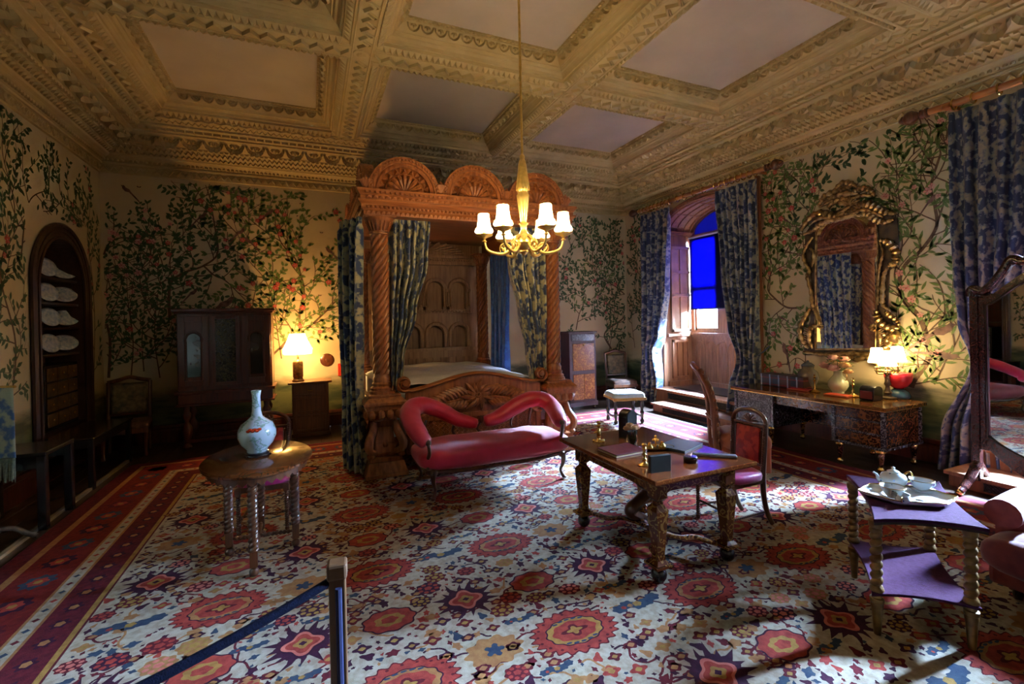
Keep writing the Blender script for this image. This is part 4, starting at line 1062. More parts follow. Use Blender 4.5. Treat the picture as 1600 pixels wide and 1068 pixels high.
hanging('blue damask bed curtain on the window side by the right front post', (3.50,6.46), (3.50,7.35),
        [(0,.0,.75),(.35,.0,.8),(1,0,1)], 6, 26, (1,0,0), .82, 3.32, width=2.0)
# ------------------------------------------------------------------ chandelier
BRASSY = mat('gilt_chandelier_metal', (.85,.62,.2), .32, .75, col2=(.7,.5,.15), scale=30)
SHADE = glow('lit_silk_shade', (1.0,.70,.34), 1.8, .11, (.95,.8,.55))
BULB = glow('lit_bulb', (1.0,.75,.4), 14.0)
CHX, CHY = 2.07, 4.395
ch = thing('chandelier', 'gilt six-armed chandelier with small white silk shades hanging on a long rod', 'chandelier', (CHX, CHY, 2.65), R_(-23.5))
m = MB(); m.tube([(0,0,.98),(0,0,2.83)], .013, 8); m.build('rod', BRASSY, ch)
m = MB(); m.lathe([(.0,2.86),(.09,2.85),(.1,2.82),(.05,2.79),(.03,2.75),(.013,2.73)], (0,0,0), 16); m.build('ceiling_rose', BRASSY, ch, smooth=True)
m = MB(); m.lathe([(.013,1.03),(.022,1.02),(.03,1.0),(.024,.98),(.03,.965),(.044,.92),(.062,.72),(.066,.66),(.05,.635),(.058,.63),(.055,.615),(.066,.60),(.062,.55),(.05,.44),(.034,.34),(.03,.32),(.05,.305),(.035,.29),(.03,.24),(.05,.2),(.1,.14),(.11,.1),(.07,.05),(.04,.03),(.05,.01),(.02,-.02),(0,-.03)], (0,0,0), 20)
for k in range(12):
    a = 2*PI*k/12; m.tube([(.03*cos(a),.03*sin(a),.96),(.064*cos(a),.064*sin(a),.7),(.068*cos(a),.068*sin(a),.65)], .006, 5)
for k in range(8):
    a = 2*PI*k/8; m.leaf((.05*cos(a),.05*sin(a),.2), (cos(a),sin(a),-.9), (cos(a),sin(a),.9), .13, .07, .02)
m.build('baluster', BRASSY, ch, smooth=True)
LS = []
for k in range(6):
    a = R_(60*k); u = Vector((cos(a), sin(a), 0)); Rr = .415
    m = MB()
    P = catmull([u*.05+Vector((0,0,.14)), u*.12+Vector((0,0,.06)), u*.2+Vector((0,0,-.005)), u*.27+Vector((0,0,.03)), u*.25+Vector((0,0,.02)), u*.33+Vector((0,0,.01)), u*.40+Vector((0,0,.05)), u*Rr+Vector((0,0,.13))][:3]+[u*.30+Vector((0,0,.0)), u*.385+Vector((0,0,.04)), u*Rr+Vector((0,0,.13))], 6)
    m.tube(P, [.022-.011*i/len(P) for i in range(len(P))], 8)
    Q = [u*(.2+.055*cos(t))+Vector((0,0,.045+.055*sin(t))) for t in [R_(250-i*22) for i in range(14)]]; m.tube(Q, [.014-.0007*i for i in range(14)], 6)
    for t in range(3): m.leaf(u*(.10+.05*t)+Vector((0,0,.075-.03*t)), u*.6+Vector((0,0,.8)), Vector((-u.y,u.x,0)), .07, .03, .01)
    arm = m.build('arm', BRASSY, ch, smooth=True)
    c = u*Rr
    m = MB(); m.lathe([(.012,.12),(.03,.125),(.012,.14),(.02,.16),(.085,.185),(.094,.197),(.07,.2),(.015,.2),(.014,.24)], c, 14); m.build('drip_pan', BRASSY, arm, smooth=True)
    m = MB(); m.lathe([(.093,.222),(.098,.236),(.090,.252),(.088,.262),(.075,.272),(.066,.315),(.059,.36),(.056,.41)], c, 20)
    sh = m.build('silk_shade', SHADE, arm, smooth=True)
    m = MB(); m.lathe([(.014,.22),(.014,.27)], c, 8); m.ell(c+Vector((0,0,.30)), .018, .018, .032, 8, 6); m.build('bulb', BULB, arm, smooth=True)
    wc = Matrix.Rotation(R_(-23.5), 3, 'Z') @ c
    point('chandelier_bulb_light', (CHX+wc.x, CHY+wc.y, 2.65+.375), 28, (1.0,.71,.37), .03)

# ------------------------------------------------------------------ red chairs with beaded frames
SILKR = mat('magenta_silk', hexc(160,16,96), .35, col2=hexc(190,36,120), scale=9, sheen=.5, bump=.3, bscale=30)
SILKD = mat('crimson_figured_silk', hexc(130,18,28), .45, col2=hexc(168,50,38), scale=14, bump=.2, bscale=40, lo=.46, hi=.54)
def beads(mb, A, B, r, pitch=.021):
    A, B = Vector(A), Vector(B); L = (B-A).length; n = max(2, int(L/pitch))
    d = (B-A).normalized(); M_ = d.to_track_quat('Z', 'Y').to_matrix()
    prof = []
    for i in range(n):
        z = L*i/n; h = L/n
        prof += [(r*.6, z), (r, z+h*.35), (r, z+h*.65), (r*.6, z+h*.98)]
    mb.lathe(prof, A, 8, M_)
def red_chair(label, loc, rotz):           # faces -y; seat .44 wide
    t = thing('parlour_chair', label, 'chair', loc, rotz)
    m = MB(); m.ell((0,-.02,.47), .235, .225, .055, 24, 10, e=.55); m.build('seat_cushion', SILKR, t, smooth=2)
    m = MB(); m.prism([(-.22,-.24),(.22,-.24),(.19,.2),(-.19,.2)], .40, .45, 'z'); m.build('seat_rail', WALNUT, t, bevel=.006)
    for sx in (-1, 1):
        m = MB(); m.lathe([(.016,0),(.022,.02),(.016,.04)], (sx*.2,-.22,0), 10); beads(m, (sx*.2,-.22,.04), (sx*.2,-.22,.40), .021); m.box(sx*.2-.024, sx*.2+.024, -.244, -.196, .38, .44)
        m.build('leg', WALNUT, t, smooth=True)
        m = MB(); P = catmull([(sx*.17,.30,.008),(sx*.175,.235,.12),(sx*.175,.195,.28),(sx*.175,.19,.42)], 5); m.tube(P, [.018+.006*i/len(P) for i in range(len(P))], 8, flat=1.3); m.build('leg', WALNUT, t, smooth=True)
    m = MB()
    for z in (.13,): beads(m, (-.2,-.22,z+.05), (.2,-.22,z+.05), .012); beads(m, (-.195,-.2,z), (-.175,.2,z), .012); beads(m, (.195,-.2,z), (.175,.2,z), .012); 
    m.build('stretcher', WALNUT, t, smooth=True)
    bk_ = thing_back = None
    f = MB()       # back frame
    yb = lambda z: .19+.09*max(0, (z-.44))**1.2
    for sx in (-1, 1):
        A, B = (sx*.175, yb(.42), .42), (sx*.185, yb(.93), .93)
        beads(f, (A[0], A[1]-.018, A[2]), (B[0], B[1]-.018, B[2]), .013); f.tube([A, B], [.022,.02], 8); f.tube([(sx*.14,yb(.56),.56),(sx*.145,yb(.87),.87)], .009, 6)
    f.tube(catmull([(-.19,yb(.92),.92),(-.16,yb(.97),.985),(-.09,yb(1.0),1.025),(0,yb(1.0),1.04),(.09,yb(1.0),1.025),(.16,yb(.97),.985),(.19,yb(.92),.92)], 5), .02, 8, up=(0,1,0))
    f.tube([(-.18,yb(.90),.90),(.18,yb(.90),.90)], .012, 8); f.tube([(-.175,yb(.55),.55),(.175,yb(.55),.55)], .014, 8)
    for i in range(7):
        a = R_(15+25*i); f.tube(catmull([(0,yb(.95),.915),(.05*cos(a),yb(.95),.92+.05*sin(a)),(.09*cos(a),yb(.95),.915+.075*sin(a)),(.07*cos(a)+.01,yb(.95),.91+.09*sin(a))], 3), .007, 5)
    fo = f.build('back_frame', WALNUT, t, smooth=True)
    f = MB()
    f.grid(8, 12, lambda u, v: (-.13+.26*u, yb(.57+.3*v)-.012-.02*(sin(PI*u)*sin(PI*v))**.5, .57+.31*v)); f.grid(1, 1, lambda u, v: (-.13+.26*u, yb(.57+.3*v)+.008, .57+.31*v))
    f.build('back_panel', SILKD, t, smooth=2)
    return t
rc = red_chair('small walnut chair with crimson back and magenta seat at the inlaid library table', (3.58, 3.16, .0178), R_(-93))
dup(rc, (-.42, 5.10, .0178), R_(-4), 'small walnut chair with magenta seat tucked behind the oval vase table')

# ------------------------------------------------------------------ library table
INLAY = marquetry('floral_marquetry', hexc(84,42,20), hexc(150,108,52), 11, .2, .7, .6)
INLAYT = marquetry('marquetry_table_top', hexc(100,48,22), hexc(150,96,46), 14, .14, .5, .45)
LX0, LX1, LY0, LY1, LZ = 2.14, 3.13, 2.52, 3.86, .82
lt = thing('library_table', 'walnut library table inlaid with flowers, with tapered legs and ball feet', 'table', ((LX0+LX1)/2, (LY0+LY1)/2, .0178))
cx, cy = (LX0+LX1)/2, (LY0+LY1)/2
hx, hy = (LX1-LX0)/2, (LY1-LY0)/2
m = MB(); m.box(-hx,hx,-hy,hy,LZ-.046,LZ-.014); m.box(-hx+.02,hx-.02,-hy+.02,hy-.02,LZ-.06,LZ-.046); m.build('table_top', INLAYT, lt, bevel=.006)
ax, ay = hx-.155, hy-.165
m = MB()
for s_ in (-1, 1):      # shaped apron
    n = 20
    def prof(u): e = abs(u-.5)*2; return .67-.014-.05*max(0, e-.72)/.28-.0 if e > .72 else .655
    for i in range(n):
        u0, u1 = i/n, (i+1)/n
        for (P0, P1) in (((-ax+2*ax*u0, s_*ay), (-ax+2*ax*u1, s_*ay)), ((s_*ax, -ay+2*ay*u0), (s_*ax, -ay+2*ay*u1))):
            dx, dy = (0, .02) if P0[1] == P1[1] else (.02, 0)
            z0, z1 = prof(u0), prof(u1)
            m.add([(P0[0]-dx,P0[1]-dy,z0),(P1[0]-dx,P1[1]-dy,z1),(P1[0]-dx,P1[1]-dy,.76),(P0[0]-dx,P0[1]-dy,.76),(P0[0]+dx,P0[1]+dy,z0),(P1[0]+dx,P1[1]+dy,z1),(P1[0]+dx,P1[1]+dy,.76),(P0[0]+dx,P0[1]+dy,.76)],
                  [(0,1,2,3),(4,7,6,5),(0,4,5,1)])
m.build('apron', INLAY, lt)
for sx in (-1, 1):
    for sy in (-1, 1):
        m = MB(); c = (sx*ax, sy*ay, 0)
        def sq(h, z0, z1, h2): m.add([(c[0]-h,c[1]-h,z0),(c[0]+h,c[1]-h,z0),(c[0]+h,c[1]+h,z0),(c[0]-h,c[1]+h,z0),(c[0]-h2,c[1]-h2,z1),(c[0]+h2,c[1]-h2,z1),(c[0]+h2,c[1]+h2,z1),(c[0]-h2,c[1]+h2,z1)], [(0,3,2,1),(4,5,6,7),(0,1,5,4),(1,2,6,5),(2,3,7,6),(3,0,4,7)])
        sq(.05,.62,.76,.05); sq(.028,.595,.62,.05); sq(.028,.575,.595,.028); sq(.058,.53,.575,.03); sq(.032,.2,.53,.055); sq(.075,.125,.145,.075); sq(.06,.145,.17,.035); sq(.035,.17,.2,.035)
        leg = m.build('leg', INLAY, lt, bevel=.003)
        m = MB(); m.ell((c[0],c[1],.06), .058, .058, .06, 16, 10); m.build('ball_foot', EBONY, leg, smooth=True)
m = MB()
for sx in (-1, 1):
    for sy in (-1, 1):
        P = catmull([(sx*ax,sy*ay,.13),(sx*ax*.78,sy*ay*.86,.13),(sx*ax*.62,sy*ay*.6,.13),(sx*ax*.30,sy*ay*.52,.13),(sx*ax*.10,sy*ay*.3,.13),(0,sy*.0,.13)], 6)
        m.tube(P, .04, 8, flat=.3, up=(0,0,1))
m.build('wavy_stretcher', INLAY, lt)
m = MB()
P = catmull([(.12,.1,.10),(.02,.07,.16),(-.06,.03,.24),(.07,.0,.35),(.12,-.02,.42),(.02,.0,.50),(-.02,0,.6),(0,0,.72)], 6)
m.tube([(p.x-.02, p.y+.12, p.z) for p in P], .05, 8, flat=1.2, up=(0,1,0)); m.box(-.2,.2,-.05,.25,.655,.70)
m.build('centre_scroll', WALNUT, lt, smooth=True)
TZ = LZ+.0005
def onlt(px, py): return W(px, py, LZ)
# things on the library table
def candlestick(label, loc, h, fig=False, group=None):
    t = thing('candlestick', label, 'candlestick', loc, 0, group)
    m = MB(); m.lathe([(.05,0),(.052,.008),(.045,.015),(.02,.022),(.014,.035),(.02,.05),(.012,.06),(.01,h*.45),(.02,h*.5),(.012,h*.56),(.01,h*.72),(.02,h*.78),(.012,h*.84),(.018,h*.9),(.022,h*.95),(.014,h),(.0,h)], (0,0,0), 14)
    if fig:
        m.ell((.0,0,h*.42), .024, .02, .05, 8, 6); m.ell((.0,0,h*.62), .014, .014, .016, 8, 6)
        m.tube([(0,0,h*.5),(.035,0,h*.58),(.045,0,h*.7)], .007, 6); m.tube([(0,0,h*.5),(-.03,0,h*.5),(-.045,.01,h*.44)], .007, 6)
        for k in range(5): a = k*1.257; m.ell((.045*cos(a),.045*sin(a),.012), .018, .018, .012, 6, 4)
    m.build('stem', BRASS, t, smooth=True); return t
p = onlt(936,690); candlestick('brass figured candlestick at the far left corner of the library table', (p.x,p.y,TZ), .19, True)
p = onlt(1007,727); candlestick('slim brass candlestick half hidden by the upright black case', (p.x,p.y,TZ), .17)
BOOKM = mat('oxblood_leather', hexc(78,26,30), .4, col2=hexc(96,40,40), scale=30, bump=.15); PAGES = mat('page_edges', hexc(190,170,130), .7)
t = thing('blotter_book', 'flat oxblood leather blotter with a pale stitched edge on the library table', 'book', (onlt(972,706).x, onlt(972,706).y, TZ), R_(2))
m = MB(); m.box(-.16,.16,-.13,.13,0,.008); m.box(-.16,.16,-.13,.13,.022,.03); m.build('cover', BOOKM, t, bevel=.003)
m = MB(); m.box(-.155,.155,-.125,.125,.008,.022); m.build('pages', PAGES, t)
p = onlt(1031,737)
t = thing('upright_case', 'upright black leather case at the near corner of the library table', 'case', (p.x, p.y, TZ), R_(-8))
m = MB(); m.box(-.085,.085,-.018,.018,0,.125); m.build('body', mat('black_leather', hexc(20,26,24), .5, col2=hexc(28,34,32), scale=20), t, bevel=.004)
m = MB(); m.box(-.07,.07,.018,.021,.015,.11); m.build('inner_flap', BOOKM, t)
p = onlt(1079,722)
m = MB(); m.lathe([(.0,0),(.05,0),(.052,.008),(.052,.03),(.054,.032),(.054,.042),(.048,.05),(.0,.052)], (0,0,0), 24)
o = m.build('round_box', mat('black_lacquer', hexc(14,14,22), .2, coat=.6), None, loc=(p.x,p.y,TZ), smooth=True); tag(o, 'round black lacquer box with a low lid on the library table', 'box')
p = onlt(1116,714)
t = thing('spectacle_case', 'long grey blue metal sheath lying near the right edge of the library table', 'case', (p.x,p.y,TZ), R_(-38))
m = MB(); m.prism([(-.028,.0),(-.034,.012),(-.022,.026),(.0,.032),(.022,.026),(.034,.012),(.028,0)], -.16, .16, 'x'); m.build('body', mat('grey_leather', hexc(90,94,108), .35, col2=hexc(120,124,140), scale=14), t, bevel=.003)
m = MB(); m.prism([(-.024,.004),(-.03,.012),(-.02,.022),(.02,.022),(.03,.012),(.024,.004)], .16, .166, 'x'); m.build('end_cap', mat('pale_lining', hexc(180,176,170), .6), t)
p = onlt(1062,698)
t = thing('writing_folder', 'thin dark teal leather writing folder towards the far right of the library table', 'folder', (p.x,p.y,TZ), R_(20))
m = MB(); m.box(-.17,.17,-.13,.13,0,.012); m.box(-.17,.17,-.13,.13,.016,.024); m.build('cover', mat('teal_leather', hexc(36,48,54), .35, col2=hexc(48,62,68), scale=20), t, bevel=.003)
m = MB(); m.box(-.16,.165,-.125,.125,.012,.016); m.build('pages', PAGES, t)
p = onlt(1026,702)
t = thing('inkstand', 'gilt shell inkstand with lidded wells in the middle of the library table', 'inkstand', (p.x,p.y,TZ), R_(-20))
m = MB(); m.lathe([(0,.0),(.06,0),(.075,.01),(.1,.022),(.102,.026),(.09,.02),(.05,.012),(0,.012)], (0,0,0), 16, sx=1.5, sy=.8)
m.build('tray', BRASS, t, smooth=True)
for dx, h in ((-.06,.03),(.05,.035)):
    m = MB(); m.lathe([(.0,.012),(.03,.012),(.034,.02),(.03,h),(.02,h+.012),(.012,h+.02),(.014,h+.03),(.0,h+.036)], (dx,0,0), 12); m.build('ink_well', BRASS, t, smooth=True)
m = MB(); m.tube([(0,.02,.02),(.0,.02,.09)], .006, 6); m.lathe([(0,.12),(.014,.11),(.01,.095),(.022,.085),(.008,.08)], (0,.02,0), 10)
for k in range(6): a = k*1.05; m.ell((.02*cos(a),.02+.02*sin(a),.078), .012, .012, .01, 6, 4)
m.build('finial', BRASS, t, smooth=True)
# glass posy jar
CLEAR, nt_, N_, L_, P_ = newmat('clear_glass'); P_.inputs['Transmission Weight'].default_value = 1; P_.inputs['Roughness'].default_value = .02; P_.inputs['IOR'].default_value = 1.3
t = thing('posy_jar', 'small clear glass jar of apricot and cream roses on the library table', 'vase', (*onlt(988,694).xy, TZ))
m = MB(); m.lathe([(.0,.002),(.03,.0),(.045,.02),(.052,.05),(.045,.08),(.036,.095),(.04,.105)], (0,0,0), 18); m.build('jar', CLEAR, t, smooth=True)
STEMG = mat('stem_green', hexc(84,108,60), .6, col2=hexc(60,84,44), scale=20); ROSEP = mat('pale_pink_petals', hexc(214,150,140), .6, col2=hexc(226,190,170), scale=12); ROSEA = mat('apricot_petals', hexc(206,160,104), .6, col2=hexc(220,190,150), scale=14)
r_ = random.Random(4)
m = MB()
for i in range(9): a = i*.7; m.tube([(.012*cos(a),.012*sin(a),.01),(.025*cos(a+1),.025*sin(a+1),.06),(.035*cos(a),.035*sin(a),.12)], .0045, 5)
m.build('stems', STEMG, t)
def rose(mb, c, r, rnd):
    mb.ell(Vector(c)+Vector((0,0,r*.3)), r*.42, r*.42, r*.42, 8, 6)
    for ring, (k, rr_, tilt) in enumerate(((6, .95, .45), (5, 1, .8), (5, .95, 1.1), (3, .85, 1.35))):
        for i in range(k):
            a = 2*PI*i/k+ring*.6+rnd.random()*.3; d = Vector((cos(a)*cos(tilt), sin(a)*cos(tilt), sin(tilt))); u = Vector((-sin(a), cos(a), 0)); n = d.cross(u)
            def fn(s, v, d=d, u=u, n=n, rr_=rr_): w = sin(PI*(.12+.8*v))**.6; x = (s-.5)*2; return Vector(c)+d*(r*rr_*v)+u*(x*w*r*.55)-n*(r*.25*(1-x*x)*sin(PI*v*.8))
            mb.grid(4, 3, fn)
for i, (x, y, z, mt) in enumerate(((-.045,.01,.13,ROSEA),(.0,.03,.15,ROSEA),(.045,.0,.135,ROSEP),(.0,-.035,.14,ROSEA),(.03,.035,.12,ROSEP))):
    m = MB(); rose(m, (x,y,z), .042, r_); m.build('bloom', mt, t, smooth=2)
# black domed stationery case (tall) behind
p = onlt(992,684)
t = thing('domed_case', 'tall black round topped stationery case at the back of the library table', 'case', (onlt(990,688).x+.03, onlt(990,688).y+.12, TZ), R_(12))
arc = [(-.075,0)]+[(-.075*cos(PI*i/12), .19+.075*sin(PI*i/12)) for i in range(13)]+[(.075,0)]
m = MB(); m.prism(arc, -.05, .05, 'y'); m.build('body', EBONY, t, smooth=True, bevel=.003)
m = MB(); arc2 = [(x*.85, .012+z*.93) for x, z in arc]; m.prism(arc2, -.054, -.05, 'y'); m.build('front_flap', mat('black_cloth', hexc(12,14,14), .8), t)

# ------------------------------------------------------------------ oval table and vase
ot = thing('gateleg_table', 'oval inlaid table on beaded spiral legs holding a tall vase', 'table', (-.42, 4.44, .0178), R_(4))
MTOP = marquetry('oval_marquetry_top', hexc(96,52,24), hexc(40,22,14), 11, .12, .8, .7)
m = MB(); m.lathe([(0,.80),(.40,.80),(.415,.812),(.415,.826),(.405,.834),(0,.836)], (0,0,0), 48, sx=1.0, sy=1.36); m.build('table_top', MTOP, ot, smooth=True)
m = MB()
for k in range(36):      # scalloped fretwork rim
    a = 2*PI*k/36; b = a+2*PI/36; c = (a+b)/2
    q = lambda a, z, s=1: (.375*cos(a)*s, .375*1.36*sin(a)*s, z)
    m.quad(q(a,.80), q(b,.80), q(b,.765), q(c,.735), q(a,.765)); m.quad(q(a,.80,.97), q(b,.80,.97), q(b,.765,.97), q(c,.735,.97), q(a,.765,.97))
m.build('fretwork_apron', WALNUT, ot)
legs = [(-.04,-.335),(-.235,.14),(.27,.04),(.0,.40)]
for x, y in legs:
    m = MB(); m.lathe([(.022,0),(.034,.012),(.034,.04),(.02,.055),(.028,.07)], (x,y,0), 14); m.box(x-.027,x+.027,y-.027,y+.027,.07,.19)
    m.spiral((x,y,0), .034, .19, .74, 7, 2, .22, 16, 150); m.box(x-.026,x+.026,y-.026,y+.026,.73,.80); m.build('leg', WALNUT, ot, smooth=True)
m = MB()
for (a, b) in ((0,3),(1,2)):
    A, B = Vector((*legs[a],.13)), Vector((*legs[b],.13)); m.tube([A, B], .012, 6); beads(m, A.lerp(B,.08), A.lerp(B,.92), .02, .03)
m.build('stretcher', WALNUT, ot, smooth=True)
VASE, nt_, N_, L_, P_ = newmat('enamelled_porcelain')
tc = N_.new('ShaderNodeTexCoord'); v = N_.new('ShaderNodeTexVoronoi'); v.inputs['Scale'].default_value = 13; n = N_.new('ShaderNodeTexNoise'); n.inputs['Scale'].default_value = 9
n.inputs['Scale'].default_value = 11; n.inputs['Detail'].default_value = 7; L_.new(tc.outputs['Object'], v.inputs[0]); L_.new(tc.outputs['Object'], n.inputs[0])
rp = N_.new('ShaderNodeValToRGB'); e = rp.color_ramp.elements; e[0].color = c4(hexc(176,190,200)); e[0].position = .53; e[1].color = c4(hexc(120,100,140)); e[1].position = .70
e2 = e.new(.57); e2.color = c4(hexc(110,140,120)); e3 = e.new(.62); e3.color = c4(hexc(176,190,200))
L_.new(n.outputs[0], rp.inputs[0]); L_.new(rp.outputs[0], P_.inputs['Base Color']); P_.inputs['Roughness'].default_value = .1; P_.inputs['Coat Weight'].default_value = .5
vs = thing('porcelain_vase', 'tall necked pale porcelain bottle vase with enamelled flowers on the oval table', 'vase', (-.43, 4.47, .85))
m = MB(); m.lathe([(0,.035),(.075,.035),(.08,.045),(.08,.06),(.125,.11),(.148,.17),(.146,.22),(.12,.275),(.07,.31),(.045,.335),(.035,.38),(.032,.5),(.04,.55),(.036,.553),(.028,.5)], (0,0,0), 36); m.build('bottle_vase', VASE, vs, smooth=2)
m = MB(); m.lathe([(.0,.0),(.085,0),(.095,.01),(.09,.02),(.095,.03),(.085,.036),(0,.036)], (0,0,0), 20)
for k in range(8): a = k*PI/4; m.ell((.09*cos(a),.09*sin(a),.008), .016, .016, .008, 6, 4)
m.build('stand', EBONY, vs, smooth=True)
m = MB()
for i in range(6): a = -1.95+.12*i; m.ell((.138*cos(a),.138*sin(a),.235+.012*(i%2)), .018, .018, .012, 6, 4)
m.build('painted_peony', mat('vermilion_enamel', hexc(200,70,40), .2), vs, smooth=True)

# ------------------------------------------------------------------ pink sofa
PINK = mat('rose_silk', hexc(178,6,44), .4, col2=hexc(190,14,58), scale=6, sheen=.4, bump=.6, bscale=7)
sf = thing('settee', 'rose pink silk settee with looped double arched back before the bed', 'sofa', (2.0, 5.3, .0178))
m = MB()
def seatf(u, v):
    a = 2*PI*u; h = v
    return None
def cushion(mb, cx, cy, cz, hx, hy, hz, nu=40, nv=16, e=.28, wr=0.0, seed=0):
    rnd = random.Random(seed); ph = [rnd.uniform(0, 6) for _ in range(6)]
    def fn(u, v):
        a = 2*PI*u; b = -PI/2+PI*v
        sp = lambda x, k: math.copysign(abs(x)**k, x)
        cb = sp(cos(b), .45)
        x = hx*cb*sp(cos(a), e); y = hy*cb*sp(sin(a), e); z = hz*sp(sin(b), .7)
        w = wr*(sin(9*x/hx+ph[0]+4*y)+sin(17*x/hx+ph[1]-6*y)+.6*sin(27*x/hx*.7+ph[2]+9*y))
        return (cx+x, cy+y, cz+z*(1+w*.5)+(.02*(cos(a)**2) if False else 0)+w*.02)
    mb.grid(nu, nv, fn)
cushion(m, .0, -.02, .41, .95, .38, .135, 64, 20, .32, .06, 2)
m.build('seat', PINK, sf, smooth=2, weld=True)
def sp_(px, py, Y): p = WY(px, py, Y); return Vector((p.x-2.0, p.y-5.3, p.z-.014))
loopL = [sp_(668,694,4.98), sp_(655,680,5.05), sp_(642,655,5.35), sp_(643,640,5.55), sp_(660,633,5.66), sp_(690,642,5.70), sp_(715,655,5.68), sp_(745,662,5.64)]
loopR = [sp_(757,659,5.64), sp_(778,652,5.68), sp_(802,637,5.70), sp_(825,625,5.68), sp_(848,624,5.62), sp_(864,637,5.45), sp_(872,652,5.15), sp_(876,662,4.98)]
for k, L in enumerate((loopL, loopR)):
    P = catmull(L, 7); n = len(P); m = MB()
    rad = [.085*min(1, .45+ .55*sin(PI*min(1, (i+1)/(n*.25))/2)) if (i < n*.25 and k == 0) or False else .085 for i in range(n)]
    rad = [.066+.056*sin(PI*max(0, min(1, i/(n-1))))**.5+.002*sin(i*.9) for i in range(n)]
    m.tube(P, rad, 14, flat=.8, up=(0,-.5,1)); m.build('back_loop', PINK, sf, smooth=2)
m = MB()
def cab(mb, x, y, sx, sy, h=.31):
    P = catmull([(x,y,h),(x+sx*.03,y+sy*.03,h-.05),(x+sx*.02,y+sy*.02,h*.55),(x-sx*.005,y-sy*.005,.1),(x+sx*.02,y+sy*.02,.03),(x+sx*.04,y+sy*.04,.01)], 5)
    mb.tube(P, [.04,.042,.044,.04,.036,.032,.03,.028,.026,.024,.022,.02,.018,.017,.016,.016,.017,.018,.019,.02,.02,.02,.02,.02,.018,.016][:len(P)], 8)
    mb.ell((x+sx*.04,y+sy*.04,.018), .025, .025, .016, 8, 5)
p1, p2, p3, p4 = (-.79,-.33), (.77,-.34), (-.80,.33), (.80,.33)
for (x, y), s_, f_ in ((p1,-1,-1),(p2,1,-1),(p3,-1,1),(p4,1,1)):
    m = MB(); cab(m, x, y, s_*.8, f_*.8); m.build('leg', WALNUT, sf, smooth=True)
m = MB()
rr_ = [(-.86,-.30,.29),(-.4,-.38,.285),(0,-.385,.285),(.4,-.38,.285),(.86,-.30,.29)]
m.tube(catmull(rr_, 4), .022, 8)
m.tube([(-.86,-.3,.29),(-.88,.3,.29)], .022, 8); m.tube([(.86,-.3,.29),(.88,.3,.29)], .022, 8); m.tube([(-.86,.32,.29),(.86,.32,.29)], .022, 8)
m.build('seat_rail', WALNUT, sf, smooth=True)
for k, (L, e0) in enumerate(((loopL, 0), (loopR, -1))):
    m = MB(); c = L[e0]; s_ = -1 if k == 0 else 1
    P = catmull([c+Vector((0,-.01,.03)), c+Vector((.0,-.05,-.0)), c+Vector((-s_*.01,-.045,-.09)), c+Vector((-s_*.0,.0,-.17)), c+Vector((0,.0,-.27))], 5); m.tube(P, .02, 8, flat=1.4)
    m.ell(c+Vector((0,-.045,.02)), .034, .034, .034, 10, 6); m.build('arm_support', WALNUT, sf, smooth=True)
m = MB()
for px, py in ((752,655),(752,678)): m.ell(sp_(px,py,5.66), .035, .025, .05, 8, 6)
m.build('centre_knop', WALNUT, sf, smooth=True)
for X_, top in ((-.02,.62),(-.72,.72),(.72,.78),(-.35,.66),(.45,.72)):
    m = MB(); P = catmull([(X_,.36,.38),(X_+.03,.37,.46),(X_-.03,.37,.55),(X_+.01,.37,top)], 4); m.tube(P, .018, 6); m.build('back_support', WALNUT, sf, smooth=True)
# ------------------------------------------------------------------ the carpet
RC = {n: mat('carpet_'+n, hexc(*a), .95, col2=hexc(*b), scale=26, bump=.5, bscale=260, spec=.1) for n, a, b in (
    ('cream', (164,153,134), (140,127,108)), ('coral', (150,60,50), (124,46,42)), ('maroon', (92,30,38), (74,24,34)), ('plum', (58,26,46), (46,20,38)),
    ('blue', (42,54,74), (52,66,80)), ('gold', (150,118,60), (130,98,50)), ('pink', (186,108,92), (170,90,80)), ('tan', (150,108,66), (134,92,56)), ('red', (112,34,32), (92,28,30)))}
RN = list(RC); RI = {n: i for i, n in enumerate(RN)}
rg = MB(); RX0, RX1, RY0, RY1 = -2.36, 6.22, -1.6, 8.2
rg.cur = RI['maroon']; rg.box(RX0, RX1, RY0, RY1, .001, .012)
def rband(o, col, z):
    rg.cur = RI[col]; rg.quad((RX0+o,RY0+o,z),(RX1-o,RY0+o,z),(RX1-o,RY1-o,z),(RX0+o,RY1-o,z))
for o, c_, z in ((.15,'tan',.0124),(.21,'red',.0128),(.58,'tan',.0132),(.60,'cream',.0134),(.68,'tan',.0136),(.70,'maroon',.0138),(.92,'gold',.0142),(.955,'maroon',.0144),(.97,'cream',.0147)): rband(o, c_, z)
FZ = .0147
rgr = random.Random(12)
def rpoly(pts, col, z): rg.cur = RI[col]; rg.quad(*[(p[0], p[1], FZ+z) for p in pts])
def scal(cx, cy, rx, ry, k, amp, col, z, n=None, rot=0, sharp=False):
    n = n or k*6; pts = []
    for i in range(n):
        a = 2*PI*i/n; w = abs((a*k/(2*PI)) % 1-.5)*2 if sharp else .5+.5*cos(a*k)
        r = 1-amp+amp*(w if not sharp else 1-w); x, y = rx*r*cos(a), ry*r*sin(a)
        pts.append((cx+x*cos(rot)-y*sin(rot), cy+x*sin(rot)+y*cos(rot)))
    rpoly(pts, col, z)
